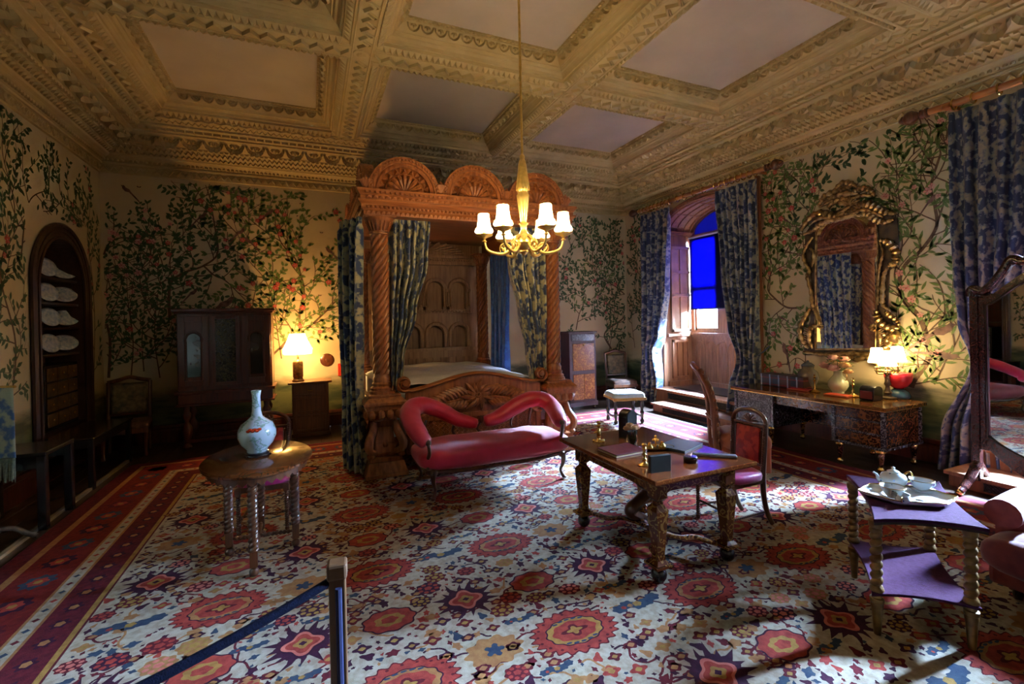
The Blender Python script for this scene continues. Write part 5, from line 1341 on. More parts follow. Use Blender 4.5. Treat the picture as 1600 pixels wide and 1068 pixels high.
def big(cx, cy, s=1, v=0):
    s *= .82
    z = .0004*(v % 2)
    scal(cx, cy, .37*s, .25*s, 22, .13, 'maroon', .0008); scal(cx, cy, .355*s, .235*s, 22, .13, 'coral', .0011)
    scal(cx, cy, .245*s, .155*s, 12, .07, 'plum', .0014); scal(cx, cy, .232*s, .145*s, 12, .07, 'gold' if v % 2 else 'tan', .0017)
    scal(cx, cy, .19*s, .11*s, 8, .1, 'coral', .0020); scal(cx, cy, .12*s, .07*s, 4, .5, 'maroon', .0023); scal(cx, cy, .07*s, .045*s, 4, .5, 'gold', .0026)
    for i in range(18):
        a = 2*PI*(i+.5)/18; scal(cx+.30*s*cos(a), cy+.195*s*sin(a), .012, .010, 5, .1, 'maroon', .0024, 6)
    for sg in (-1, 1):
        for k in range(5):
            a = sg*PI/2+(k-2)*.28; scal(cx+.20*s*cos(a)*1.05, cy+.13*s*sin(a), .022, .009, 3, .1, 'blue', .0025, 6)
def plumm(cx, cy, s=1, v=0):
    s *= .82
    for i in range(16):
        a = 2*PI*i/16; L = (.30 if i % 2 else .25)*s*(1.15 if abs(sin(a)) > .8 else 1)
        d = Vector((cos(a), sin(a)*.85)); q = Vector((-d.y, d.x))
        p0 = Vector((cx, cy))+d*.12*s
        rpoly([tuple(p0+q*.045*s), tuple(p0+d*(L-.12)*.6+q*.03*s), tuple(p0+d*(L-.1)+q*.03*s*sin(i)), tuple(p0+d*(L-.12)*.6-q*.012*s), tuple(p0-q*.045*s)], 'plum', .0007+.00002*i)
    scal(cx, cy, .2*s, .17*s, 12, .12, 'plum', .0012); scal(cx, cy, .15*s, .14*s, 4, .32, 'pink', .0015, 40); scal(cx, cy, .12*s, .11*s, 4, .32, 'coral', .0018, 40)
    scal(cx, cy, .07*s, .06*s, 4, .3, 'gold', .0021, 24); scal(cx, cy, .03*s, .026*s, 4, .3, 'plum', .0024, 16)
def coral(cx, cy, s=1, v=0):
    s *= .85
    scal(cx, cy, .215*s, .155*s, 9, .11, 'plum', .0008); scal(cx, cy, .2*s, .14*s, 9, .11, 'coral', .0011); scal(cx, cy, .12*s, .08*s, 7, .16, 'gold', .0014); scal(cx, cy, .07*s, .045*s, 5, .2, 'coral', .0017)
    for sg in (-1, 1): vine(cx+sg*.19*s, cy, sg, .26*s)
def bluem(cx, cy, s=1, v=0):
    for k in range(5):
        scal(cx+(k-2)*.07*s, cy+.02*s*sin(k*2), .06*s, .045*s, 6, .2, 'blue', .0008+.0001*k)
    scal(cx, cy, .035*s, .028*s, 5, .2, 'gold', .0016); scal(cx-.11*s, cy, .02*s, .018*s, 5, .2, 'coral', .0016)
def tanm(cx, cy, s=1, v=0):
    scal(cx, cy, .19*s, .13*s, 10, .2, 'tan', .0006); scal(cx, cy, .06*s, .05*s, 5, .4, 'blue', .0012)
    for i in range(5): a = i*1.257; scal(cx+.045*cos(a)*s, cy+.04*sin(a)*s, .02*s, .018*s, 4, .1, 'blue', .0014, 8)
def rosette(cx, cy, s, c1, c2):
    scal(cx, cy, .1*s, .08*s, 8, .16, c1, .0009)
    for i in range(8): a = i*PI/4+.39; scal(cx+.062*s*cos(a), cy+.05*s*sin(a), .019*s, .016*s, 4, .05, c2, .0013, 6)
    scal(cx, cy, .03*s, .025*s, 5, .2, c2, .0014)
def vine(x, y, sg, L, col='maroon'):
    a = rgr.uniform(-.5, .5); P = []
    for i in range(9):
        P.append((x, y)); x += sg*cos(a)*L/8; y += sin(a)*L/8; a += rgr.uniform(-.7, .7)
    for i in range(len(P)-1):
        A, B = Vector(P[i]), Vector(P[i+1]); q = (B-A); q = Vector((-q.y, q.x)).normalized()*.007; rpoly([tuple(A+q), tuple(A-q), tuple(B-q), tuple(B+q)], col, .0005)
    scal(P[-1][0], P[-1][1], .05, .035, 5, .25, col, .0007); scal(P[-1][0], P[-1][1], .025, .018, 4, .2, 'tan', .0010)
used = []
def put(fn, x, y, r, *a):
    if RX0+.97+r*.55 < x < RX1-.97-r*.55 and 1.0 < y < RY1-.97-r*.4:
        fn(x, y, *a); used.append((x, y, r))
for i in range(-1, 9):
    for j in range(0, 7):
        x = -.60+1.035*i; y = 2.50+1.23*(j-1)
        put(big, x, y, .31, 1, i+j); put(coral, x-.0, y+.60, .19, 1); put(plumm, x+.52, y+.60, .23, 1)
        put(bluem if (i+j) % 2 else tanm, x+.52, y+.05, .20, 1)
cells = {}
def near(x, y, r):
    cx, cy = int(x//.5), int(y//.5)
    for a in (-1, 0, 1):
        for b in (-1, 0, 1):
            for u in cells.get((cx+a, cy+b), ()):
                if ((x-u[0])**2+((y-u[1])*1.35)**2) < (r+u[2]*.98)**2: return True
    return False
def claim(x, y, r): cells.setdefault((int(x//.5), int(y//.5)), []).append((x, y, r))
for u in used: claim(*u)
for k in range(40000):
    x, y = rgr.uniform(RX0+1.0, RX1-1.0), rgr.uniform(1.2, RY1-1.0)
    r = rgr.choice((.095, .085, .075, .06, .045)) if k < 9000 else rgr.choice((.05, .04, .03, .022)) if k < 22000 else rgr.choice((.024, .018, .014))
    if near(x, y, r): continue
    claim(x, y, r)
    if r > .07: (rosette(x, y, r/.095, rgr.choice(('maroon','plum','maroon','tan')), rgr.choice(('pink','coral','gold'))) if rgr.random() < .75 else bluem(x, y, .55))
    elif r > .045: scal(x, y, r, r*.75, 4, .4, rgr.choice(('maroon','coral','plum','tan')), .0009, 24); scal(x, y, r*.4, r*.3, 4, .2, 'gold', .0012, 8)
    else: scal(x, y, r*1.2, r*.8, rgr.choice((3,4,5)), .45, rgr.choice(('maroon','plum','tan','blue','coral','maroon','plum')), .0007, 14, rot=rgr.uniform(0, 3))
for k in range(800):
    x, y = rgr.uniform(RX0+1.2, RX1-1.2), rgr.uniform(1.3, RY1-1.2); vine(x, y, rgr.choice((-1, 1)), rgr.uniform(.12, .3), rgr.choice(('plum','maroon','tan')))
# border flowers
def border(o, step, fn):
    y = 1.0
    while y < RY1-o: fn(RX0+o, y); fn(RX1-o, y); y += step
    x = RX0+o
    while x < RX1-o: fn(x, RY1-o); x += step
def bf(x, y):
    k = int(x*7+y*13) % 3; scal(x, y, .12, .12, 8, .25, ('maroon','plum','blue')[k], -.0010); scal(x, y, .07, .07, 6, .25, 'coral', -.0008); scal(x, y, .03, .03, 5, .2, 'gold', -.0006)
border(.40, .34, bf)
border(.64, .12, lambda x, y: scal(x, y, .025, .025, 4, .4, rgr.choice(('maroon','blue','coral')), -.0005, 12))
border(.81, .2, lambda x, y: (scal(x, y, .06, .06, 6, .35, 'plum', -.0004), scal(x, y, .03, .03, 5, .2, 'tan', -.0003)))
tag(rg.build('carpet', [RC[n] for n in RN]), 'vast cream carpet strewn with coral and plum palmettes inside a dark red border', 'carpet')
# ------------------------------------------------------------------ inlaid desk on the right wall
BOULLE = marquetry('brass_and_shell_inlay', hexc(56,22,18), hexc(130,92,56), 12, .22, .8, .6)
BOULLEB = marquetry('pewter_inlay', hexc(40,40,50), hexc(120,126,134), 17, .25, .9, .6)
DTOP = marquetry('desk_top_inlay', hexc(92,58,24), hexc(136,100,44), 14, .12, .5, .5)
DX0, DX1, DY0, DY1, DZ = 6.24, 7.12, 3.28, 5.50, .81
dk_ = thing('writing_desk', 'long inlaid kneehole desk on gilt capped legs under the carved mirror', 'desk', ((DX0+DX1)/2, (DY0+DY1)/2, 0))
m = MB(); m.box(DX0, DX1, DY0, DY1, DZ-.045, DZ-.004); bw(m, 'desk_top', DTOP, dk_, bevel=.006)
m = MB(); m.box(DX0+.002, DX1, DY0+.002, DY1, DZ-.055, DZ-.045); bw(m, 'gilt_edge', BRASS, dk_)
ya = WX(1303,640,6.3).y; yb = WX(1207,620,6.3).y
for pi_, (y0, y1) in enumerate(((DY0+.06, ya), (yb, DY1-.06))):
    m = MB(); m.box(DX0+.06, DX1-.06, y0, y1, .30, DZ-.055); bw(m, 'pedestal', BOULLE if pi_ == 0 else BOULLEB, dk_, bevel=.004)
    pd = dk_.children[-1]
    m = MB()
    for yy in (y0, y1):
        for xx in (DX0+.06, DX1-.06): m.box(xx-.022, xx+.022, yy-.022, yy+.022, .30, DZ-.055)
    m.box(DX0+.03, DX1-.03, y0-.03, y1+.03, .275, .31)
    for z in (.455, .61): m.box(DX0+.045, DX0+.06, y0, y1, z-.012, z+.012)
    bw(m, 'corner_strips', BOULLEB, pd, bevel=.003)
    for k in range(3):
        z0 = .325+.15*k; m = MB(); m.box(DX0+.048, DX0+.062, y0+.035, y1-.035, z0, z0+.115); bw(m, 'drawer', BOULLE if pi_ == 0 else BOULLEB, pd, bevel=.003)
    if pi_ == 0:
        m = MB(); x0, x1 = DX0+.11, DX1-.11
        m.box(x0, x1, y0-.010, y0, .33, .72); bw(m, 'end_panel', BOULLE, pd)
    for xx in (DX0+.09, DX1-.09):
        for yy in (y0+.05, y1-.05):
            m = MB(); m.lathe([(.045,.275),(.05,.25),(.03,.235),(.042,.22),(.04,.2),(.022,.07),(.022,.06)], (xx,yy,0), 4); lg = bw(m, 'leg', BOULLE, dk_)
            m = MB(); m.lathe([(.052,.27),(.056,.245),(.034,.228)], (xx,yy,0), 12); m.lathe([(.02,.0),(.036,.015),(.036,.04),(.02,.06),(.03,.07),(.02,.075)], (xx,yy,0), 12); bw(m, 'gilt_mount', BRASS, lg, smooth=True)
m = MB(); m.box(DX0+.08, DX0+.11, ya, yb, .62, DZ-.055); bw(m, 'kneehole_drawer', BOULLE, dk_, bevel=.003)
m = MB(); m.box(DX1-.2, DX1-.17, ya, yb, .3, DZ-.055); bw(m, 'back_board', BOULLE, dk_, bevel=.003)
def ond(px, py): return W(px, py, DZ)
# twin candlesticks
for px, py, lab in ((1273,610,'thin brass candlestick left of the flower vase on the inlaid desk'), (1333,617,'thin brass candlestick between the flower vase and the lamp')):
    p = ond(px, py)*.985; t = thing('candlestick', lab, 'candlestick', (p.x, p.y, DZ), 0, 'candlesticks on the inlaid desk')
    m = MB(); m.lathe([(.07,0),(.072,.01),(.05,.02),(.02,.035),(.012,.05),(.02,.07),(.009,.09),(.009,.15),(.022,.165),(.009,.18),(.009,.2),(.02,.215),(.01,.23),(.016,.25),(.0,.256)], (0,0,0), 14); m.build('stem', BRASS, t, smooth=True)
# vase of roses
CEL = mat('celadon_porcelain', hexc(196,206,182), .12, col2=hexc(186,198,172), scale=5, coat=.5)
t = thing('flower_vase', 'pale green porcelain vase filled with pink roses on the inlaid desk', 'vase', (6.88, 4.21, DZ))
m = MB(); m.lathe([(0,0),(.07,0),(.075,.012),(.07,.02),(.105,.06),(.128,.11),(.122,.165),(.085,.22),(.055,.26),(.05,.30),(.06,.325),(.05,.32)], (0,0,0), 28); m.build('vase_body', CEL, t, smooth=2)
m = MB(); m.tube(catmull([(.0,-.06,.3),(.0,-.11,.28),(.0,-.12,.22),(.0,-.1,.19)], 4), .008, 6); m.build('handle', GILT, t, smooth=True)
m = MB(); rv = random.Random(8)
for i in range(16):
    a = i*.9; m.tube([(0,0,.25),(.05*cos(a),.05*sin(a),.33),(.12*cos(a),.14*sin(a),.38+.05*(i%3))], .004, 5)
    for q in range(2): m.leaf((.1*cos(a+q*.4),.12*sin(a+q*.4),.34+.05*(i%4)), (cos(a),sin(a),rv.uniform(-.4,.6)), (0,0,1), .09, .045, .01)
m.build('foliage', STEMG, t)
for y, z, x, r, mt in ((.14,.36,-.04,.085,ROSEP),(.0,.33,-.10,.085,ROSEP),(-.13,.38,-.05,.075,ROSEA),(.05,.47,-.02,.075,ROSEP),(-.07,.46,.03,.07,ROSEP),(.2,.34,.02,.05,ROSEP),(-.16,.30,-.03,.06,ROSEA),(-.02,.40,-.06,.05,ROSEA)):
    m = MB(); rose(m, (x, y, z), r*1.15, rv); m.build('bloom', mt, t, smooth=2)
# red folders
for px, py, lab, c_ in ((1250,609,'red folder lying left on the inlaid desk',hexc(186,36,36)),(1310,618,'orange red folder lying in front of the vase on the inlaid desk',hexc(200,76,44))):
    p = ond(px, py); t = thing('paper_folder', lab, 'folder', (p.x, p.y, DZ), R_(4), 'folders on the inlaid desk')
    fm = mat('folder_%d' % px, c_, .5, col2=tuple(v*.85 for v in c_), scale=20)
    m = MB(); m.box(-.09,.09,-.15,.15,0,.006); m.box(-.09,.09,-.15,.15,.014,.02); m.build('cover', fm, t, bevel=.002)
    m = MB(); m.box(-.085,.085,-.145,.145,.006,.014); m.build('papers', PAGES, t)
# letter box
p = ond(1361,624); t = thing('letter_box', 'black domed leather letter box beside the lamp on the inlaid desk', 'box', (p.x, p.y, DZ), R_(0))
arc = [(-.1,0)]+[(-.1*cos(PI*i/12)*(1 if abs(cos(PI*i/12)) < .9 else 1), .13+.055*sin(PI*i/12)) for i in range(13)]+[(.1,0)]
m = MB(); m.prism(arc, -.085, .085, 'y'); m.build('body', EBONY, t, smooth=True, bevel=.004)
m = MB(); m.box(-.104,-.1,-.07,.07,.02,.12); m.build('front_label', mat('red_leather', hexc(120,26,26), .4), t)
# branched lamp with three shades
p = Vector((6.98, 3.645, DZ)); t = thing('desk_lamp', 'lit brass branched lamp with little white shades at the right end of the inlaid desk', 'lamp', (p.x, p.y, DZ), R_(20))
m = MB(); m.lathe([(0,0),(.09,0),(.1,.008),(.1,.018),(.05,.03),(.035,.06),(.05,.08),(.03,.11),(.022,.16),(.04,.19),(.03,.22),(.022,.3),(.04,.34),(.02,.37),(.03,.4),(.0,.42)], (0,0,0), 16); m.build('stem', GILTD, t, smooth=True)
SHD = glow('lit_desk_shade', (1.0,.72,.36), 4.0, .35, (.95,.85,.6))
for k, (a, h) in enumerate(((100,.0),(-80,.02),(190,-.03))):
    u = Vector((cos(R_(a)), sin(R_(a)), 0)); m = MB()
    m.tube(catmull([Vector((0,0,.36)), u*.05+Vector((0,0,.32)), u*.11+Vector((0,0,.33)), u*.105+Vector((0,0,.40+h))], 5), .008, 6); m.lathe([(.03,.40+h),(.035,.41+h),(.012,.42+h),(.012,.47+h)], u*.105, 12)
    for q in range(3): m.leaf(u*(.03+.03*q)+Vector((0,0,.34)), u+Vector((0,0,.8)), Vector((-u.y,u.x,0)), .06, .03, .008)
    ar = m.build('arm', BRASS, t, smooth=True)
    m = MB(); m.lathe([(.098,.47+h),(.1,.485+h),(.085,.53+h),(.07,.6+h),(.064,.66+h),(.06,.665+h)], u*.105, 20); m.build('silk_shade', SHD, ar, smooth=True)
    wp = Matrix.Rotation(R_(20), 3, 'Z') @ (u*.105)
    point('desk_lamp_bulb_light', (p.x+wp.x, p.y+wp.y, DZ+.57+h), 5, (1.0,.74,.38), .025)
# tartan box and big jar
TART, nt_, N_, L_, P_ = newmat('tartan_cloth')
tc = N_.new('ShaderNodeTexCoord'); sp2 = N_.new('ShaderNodeSeparateXYZ'); L_.new(tc.outputs['Object'], sp2.inputs[0])
def stripe(sock, freq, thr_):
    a = N_.new('ShaderNodeMath'); a.operation = 'MULTIPLY'; a.inputs[1].default_value = freq; L_.new(sock, a.inputs[0])
    b = N_.new('ShaderNodeMath'); b.operation = 'SINE'; L_.new(a.outputs[0], b.inputs[0])
    c = N_.new('ShaderNodeMath'); c.operation = 'GREATER_THAN'; c.inputs[1].default_value = thr_; L_.new(b.outputs[0], c.inputs[0]); return c.outputs[0]
s1 = stripe(sp2.outputs[1], 42, .9); s2 = stripe(sp2.outputs[2], 60, .9); s3 = stripe(sp2.outputs[1], 21, .3)
mA = N_.new('ShaderNodeMix'); mA.data_type = 'RGBA'; L_.new(s3, mA.inputs[0]); mA.inputs[6].default_value = c4(hexc(60,14,18)); mA.inputs[7].default_value = c4(hexc(20,22,44))
mB_ = N_.new('ShaderNodeMix'); mB_.data_type = 'RGBA'; L_.new(s2, mB_.inputs[0]); L_.new(mA.outputs[2], mB_.inputs[6]); mB_.inputs[7].default_value = c4(hexc(120,24,28))
mC = N_.new('ShaderNodeMix'); mC.data_type = 'RGBA'; L_.new(s1, mC.inputs[0]); L_.new(mB_.outputs[2], mC.inputs[6]); mC.inputs[7].default_value = c4(hexc(150,160,190)); L_.new(mC.outputs[2], P_.inputs['Base Color'])
p0 = ond(1188,603); t = thing('tartan_box', 'tartan covered stationery box at the left end of the inlaid desk', 'box', (6.88, (WX(1188,600,6.75).y+WX(1255,600,6.75).y)/2, DZ))
hw = abs(WX(1188,600,6.75).y-WX(1255,600,6.75).y)/2
m = MB(); m.box(-.13,.13,-hw,hw,0,.14); m.build('body', TART, t, bevel=.004)
m = MB(); m.box(-.135,.135,-hw-.005,hw+.005,.14,.185); m.build('lid', TART, t, bevel=.004)
p = WX(1262,560,7.0); t = thing('large_jar', 'large dim blue and white jar behind the left candlestick by the mirror', 'jar', (6.98, WX(1257,560,6.98).y-.05, DZ))
m = MB(); m.lathe([(0,0),(.08,0),(.085,.02),(.12,.08),(.15,.17),(.13,.25),(.08,.3),(.085,.34),(.075,.34)], (0,0,0), 24); m.build('jar_body', mat('grey_blue_glaze', hexc(90,98,110), .25, col2=hexc(126,120,100), scale=7, coat=.3), t, smooth=2)
m = MB(); m.lathe([(.088,.34),(.09,.355),(.05,.39),(.02,.4),(.02,.42),(0,.43)], (0,0,0), 20); m.build('lid', mat('grey_blue_lid', hexc(90,98,110), .25), t, smooth=2)
# crimson glass bowl on a blue stand behind the lamp
p = WX(1405,600,6.98); t = thing('crimson_bowl', 'round crimson bowl on a blue base behind the brass branched lamp', 'bowl', (7.15, WX(1408,600,7.15).y+.03, DZ))
m = MB(); m.lathe([(0,.12),(.05,.125),(.1,.16),(.14,.22),(.155,.29),(.15,.33),(.14,.335)], (0,0,0), 28); m.build('bowl_body', mat('crimson_glaze', hexc(180,30,50), .2, col2=hexc(200,50,60), scale=10), t, smooth=2)
m = MB(); m.lathe([(0,0),(.125,0),(.13,.03),(.11,.08),(.07,.115),(.05,.122),(0,.122)], (0,0,0), 24); m.build('base', mat('blue_glaze', hexc(50,70,96), .25, col2=hexc(40,96,110), scale=9), t, smooth=2)

# ------------------------------------------------------------------ carved mirror over the desk
MIRR = mat('mirror_silver', (.86,.9,.9), .015, 1.0)
mm_ = thing('wall_mirror', 'tall carved gilt rococo mirror hanging on the wallpapered wall over the desk', 'mirror', (X1, 4.3, 2.3))
XM = X1-.045
def K(cx, cy, d=0): q = WX(1240+cx/3.685, 270+cy/3.685, XM); return Vector((XM-d, q.y, q.z))
gp = [K(*p) for p in ((130,345),(150,305),(200,282),(260,270),(310,258),(360,246),(410,240),(450,252),(478,290),(486,420),(480,700),(472,1012),(130,1018),(130,700))]
m = MB(); m.quad(*gp); glass_o = bw(m, 'mirror_glass', MIRR, mm_)
m = MB(); bp = [K(*p, -.02) for p in ((60,350),(100,290),(160,240),(260,210),(320,190),(420,190),(520,230),(590,260),(600,400),(595,520),(545,560),(535,760),(560,860),(600,900),(560,990),(560,1030),(60,1050),(50,960),(90,850),(105,700),(90,560),(60,480))]
m.quad(*bp); 
for i in range(len(bp)): a, b = bp[i], bp[(i+1) % len(bp)]; m.quad(a, b, Vector((X1-.002,b.y,b.z)), Vector((X1-.002,a.y,a.z)))
bw(m, 'backboard', GILTD, mm_)
def gtube(m, pts, r, tw=True, d=.02):
    P = catmull([K(a, b, d) for a, b in pts], 6); n = len(P)
    m.tube(P, [r*(.45+.65*sin(PI*i/(n-1))**.7)*(1+(.28*sin(i*2.1) if tw else 0)) for i in range(n)], 8)
m = MB()
for L, r in (([(45,335),(90,270),(150,230),(210,240),(260,250),(300,225)],.045),([(60,355),(120,330),(160,290),(230,270),(300,255),(370,238)],.035),([(300,235),(340,215),(380,190),(430,180),(480,200),(530,228),(592,235)],.05),
             ([(370,245),(430,235),(470,265),(520,285),(582,268)],.04),([(95,300),(150,265),(230,258),(290,250)],.03),([(330,240),(400,215),(460,225),(520,255)],.03),([(250,240),(320,200),(300,170)],.03)):
    gtube(m, L, r)
bw(m, 'scrolled_head', GILT, mm_, smooth=True)
m = MB()
for L, r in (([(150,190),(180,140),(240,110),(300,90),(340,75)],.045),([(270,150),(350,110),(400,88),(450,105),(470,135)],.035),([(150,198),(220,165),(280,155),(340,150),(400,130),(460,135)],.032),([(230,120),(280,60),(330,60),(370,85)],.035),([(200,200),(240,165),(300,180),(340,160)],.035),([(180,170),(230,140),(300,120),(380,120)],.04)):
    gtube(m, L, r)
for i in range(9): m.tube([K(330,190,.03), K(330+40*cos(R_(20+i*17)), 190-34*sin(R_(20+i*17)), .05), K(330+66*cos(R_(20+i*17)), 190-58*sin(R_(20+i*17)), .03)], [.008,.02,.008], 6)
bw(m, 'crest', GILT, mm_, smooth=True)
LS_ = (([(115,370),(80,420),(60,470),(72,520),(95,565),(85,600),(105,680),(112,760),(130,800),(150,860),(150,885)],.028),([(100,430),(120,470),(110,540)],.026),
             ([(500,385),(550,400),(590,450),(590,510),(550,535)],.045),([(560,430),(600,500),(570,540)],.03),([(545,545),(522,600),(515,700),(520,760),(560,790)],.03),([(500,400),(520,460),(505,520),(495,600),(490,760)],.016))
for sub_ in (LS_[:2], LS_[2:]):
    m = MB()
    for L, r in sub_: gtube(m, L, r)
    bw(m, 'side_scrolls', GILT, mm_, smooth=True)
m = MB()
for L, r in (([(480,790),(490,840),(540,885),(612,892)],.045),([(560,790),(540,800),(560,820),(600,850),(612,880)],.03),([(470,870),(450,885),(465,905),(480,890)],.025),([(495,905),(505,985)],.03),([(540,880),(590,920),(560,985),(520,1010)],.05),([(520,930),(560,930),(530,990)],.04),
             ([(100,780),(70,830),(40,900),(60,970),(90,1010)],.04),([(150,880),(110,890),(92,950),(112,1010)],.035),([(150,870),(160,885),(150,895)],.02),([(60,1030),(200,1045),(330,1040),(450,1040),(560,1020)],.035),([(300,1040),(360,1075),(430,1060),(480,1100),(540,1090)],.035),([(200,1050),(240,1085),(300,1080)],.03)):
    gtube(m, L, r)
for i in range(8):
    for (cx_, cy_, sg) in ((100,900,-1),(500,905,1)): m.tube([K(cx_,cy_+i*13,.02), K(cx_+sg*30,cy_-14+i*13,.04)], [.012,.006], 5)
bw(m, 'lower_scrolls', GILT, mm_, smooth=True)
m = MB()
P = [K(*p, .012) for p in ((128,1015),(128,700),(130,345),(150,303),(200,280),(260,268),(310,256),(360,244),(410,238),(452,250),(480,290),(488,420),(482,700),(474,1012))]
for i in range(len(P)-1):
    L = (P[i+1]-P[i]).length; n = max(1, int(L/.022))
    for k in range(n): m.ell(P[i].lerp(P[i+1], (k+.5)/n), .013, .010, .010, 5, 4)
m.tube(P, .009, 6); m.tube([P[0], P[-1]], .014, 6)
bw(m, 'bead_border', GILT, mm_)

# ------------------------------------------------------------------ cheval mirror
ROSEW = marquetry('rosewood_with_inlay', hexc(46,20,20), hexc(104,58,44), 26, .22, .6, .5)
cm = thing('cheval_mirror', 'tall shaped cheval mirror in dark inlaid wood at the right edge of the picture', 'mirror', (6.50, 2.60, .0178), R_(-90-4.5))
# local x runs along the glass, local y points into the wall (front is -y)
m = MB(); m.box(.0,.07,-.03,.04,.12,2.08); m.box(.1,.12,-.02,.02,.5,2.0); m.build('post', ROSEW, cm, bevel=.008)
m = MB(); m.box(1.18,1.25,-.03,.04,.12,2.08); m.build('post', ROSEW, cm, bevel=.008)
def chtop(u): return 1.98+.30*(sin(PI*u)**1.3)
def chbot(u): return .62-.20*(sin(PI*u)**.8)+.0
N = 30; m = MB(); pts = [(.14+.97*i/N, chbot(i/N)) for i in range(N+1)]; top = [(.14+.97*i/N, chtop(i/N)) for i in range(N+1)]
for i in range(N): m.quad((pts[i][0],-.012,pts[i][1]),(pts[i+1][0],-.012,pts[i+1][1]),(top[i+1][0],-.012,top[i+1][1]),(top[i][0],-.012,top[i][1]))
m.build('mirror_glass', MIRR, cm)
m = MB()
loop = pts+top[::-1]+[pts[0]]
m.tube([(p[0],-.015,p[1]) for p in loop], .014, 8)
m.build('glass_moulding', mat('dark_gloss_wood', hexc(26,18,22), .12, coat=.8), cm, smooth=True)
m = MB()
for i in range(N):
    for (L, off) in ((top, .09), (pts, -.14)):
        a, b = L[i], L[i+1]
        oa = off*(1 if off > 0 else (1+.5*sin(PI*i/N))); ob = off*(1 if off > 0 else (1+.5*sin(PI*(i+1)/N)))
        for y in (-.01, .03): m.quad((a[0],y,a[1]),(b[0],y,b[1]),(b[0],y,b[1]+ob),(a[0],y,a[1]+oa))
        m.quad((a[0],-.01,a[1]+oa),(b[0],-.01,b[1]+ob),(b[0],.03,b[1]+ob),(a[0],.03,a[1]+oa))
m.quad((.07,.03,.5),(1.18,.03,.5),(1.18,.03,2.1),(.07,.03,2.1))
m.box(.07,.14,-.01,.03,.46,2.06); m.box(1.11,1.18,-.01,.03,.46,2.06)
m.tube(catmull([(.0,0,2.08),(.02,0,2.16),(.1,0,2.13),(.18,0,2.19),(.28,0,2.34),(.34,0,2.44),(.42,0,2.40),(.5,0,2.44),(.62,0,2.52),(.74,0,2.44),(.82,0,2.4),(.9,0,2.44),(.96,0,2.34),(1.06,0,2.19),(1.14,0,2.13),(1.22,0,2.16),(1.25,0,2.08)], 5), .045, 8)
for c in ((.02,2.13),(.35,2.42),(.62,2.52),(.9,2.42),(1.23,2.13)): m.ell((c[0],0,c[1]), .05, .035, .05, 10, 6)
m.build('frame', ROSEW, cm, smooth=True)
for x in (.035, 1.215):
    m = MB()
    for s_ in (-1, 1):
        m.tube(catmull([(x,0,.3),(x,s_*.07,.22),(x,s_*.16,.13),(x,s_*.24,.07),(x,s_*.30,.04)], 5), [.05]*4+[.045]*6+[.04]*6+[.035]*5, 8)
    ft = m.build('foot', ROSEW, cm, smooth=True)
    m = MB()
    for s_ in (-1, 1): m.ell((x,s_*.30,.032), .03, .045, .032, 10, 6)
    m.build('brass_caster', BRASS, ft, smooth=True)

# ------------------------------------------------------------------ low prayer chair seen from behind
ORSILK = mat('orange_brown_velvet', hexc(150,76,38), .7, col2=hexc(134,62,32), scale=8, sheen=.4)
GWOOD = wood('carved_chair_wood', hexc(86,46,24), hexc(140,84,46), .35)
gc = thing('prayer_chair', 'low orange upholstered chair with a tall carved leaning back, facing the window', 'chair', (4.66, 4.36, .0178), R_(-38))
m = MB(); cushion(m, .31, 0, .40, .29, .28, .12, 40, 12, .25, .05, 5); m.build('seat', ORSILK, gc, smooth=2, weld=True)
m = MB(); m.box(.04,.58,-.26,.26,.05,.40); m.build('skirt', ORSILK, gc, bevel=.02)
m = MB(); prof = catmull([(.02,0,.04),(-.03,0,.35),(-.04,0,.6),(-.06,0,.85),(-.12,0,1.08),(-.22,0,1.28)], 5)
for s_ in (-1, 1):
    m.tube([(p.x+.02, s_*(.21-.02*i/len(prof)), p.z) for i, p in enumerate(prof)], [.028+.0*i for i in range(len(prof))], 8, flat=1.5, up=(1,0,0))
    for i in range(2, len(prof)-1, 2): m.ell((prof[i].x+.045, s_*.22, prof[i].z), .022, .03, .03, 6, 4)
m.tube([(-.2,-.2,1.26),(-.235,-.1,1.31),(-.245,0,1.33),(-.235,.1,1.31),(-.2,.2,1.26)], .03, 8)
m.tube([(-.01,-.2,.5),(-.01,.2,.5)], .02, 6); m.tube([(-.03,-.19,.62),(-.1,0,.7),(-.03,.19,.62)], .014, 6)
m.build('back_frame', GWOOD, gc, smooth=True)
m = MB()
m.grid(4, 14, lambda u, v: (prof[min(len(prof)-1, int(5+v*(len(prof)-7)))].x+.03+.03*sin(PI*u), -.19+.38*u, prof[min(len(prof)-1, int(5+v*(len(prof)-7)))].z)); m.build('back_pad', ORSILK, gc, smooth=2, solid=.02)

# ------------------------------------------------------------------ tea table
FELT = mat('purple_felt', hexc(66,34,64), .95, col2=hexc(56,26,50), scale=40, bump=.3, bscale=200, spec=.1)
GOLDW = mat('gilded_twist_wood', hexc(132,100,52), .35, .25, col2=hexc(96,66,34), scale=20)
tt = thing('tea_table', 'two tiered tea table covered in purple felt with gilded spiral legs', 'table', (3.52, 1.755, .0178))
TC = [Vector(p) for p in ((3.00-3.52,1.65-1.755),(3.42-3.52,1.30-1.755),(4.09-3.52,1.82-1.755),(3.67-3.52,2.20-1.755))]
def concave(C, k, n=10, tip=.03):
    out = []
    cen = sum(C, Vector((0,0)))/4
    for i in range(4):
        a, b = C[i], C[(i+1) % 4]; mid = (a+b)/2; pull = (cen-mid)*k
        for j in range(n):
            t = j/n; w = 1-(2*t-1)**4; w2 = sin(PI*t)**.8
            q = a.lerp(b, t)+pull*w2
            out.append((q.x, q.y))
    return out
top = concave(TC, .13); 
m = MB(); m.prism(top, .70, .722, 'z'); m.build('table_top', FELT, tt, bevel=.005)
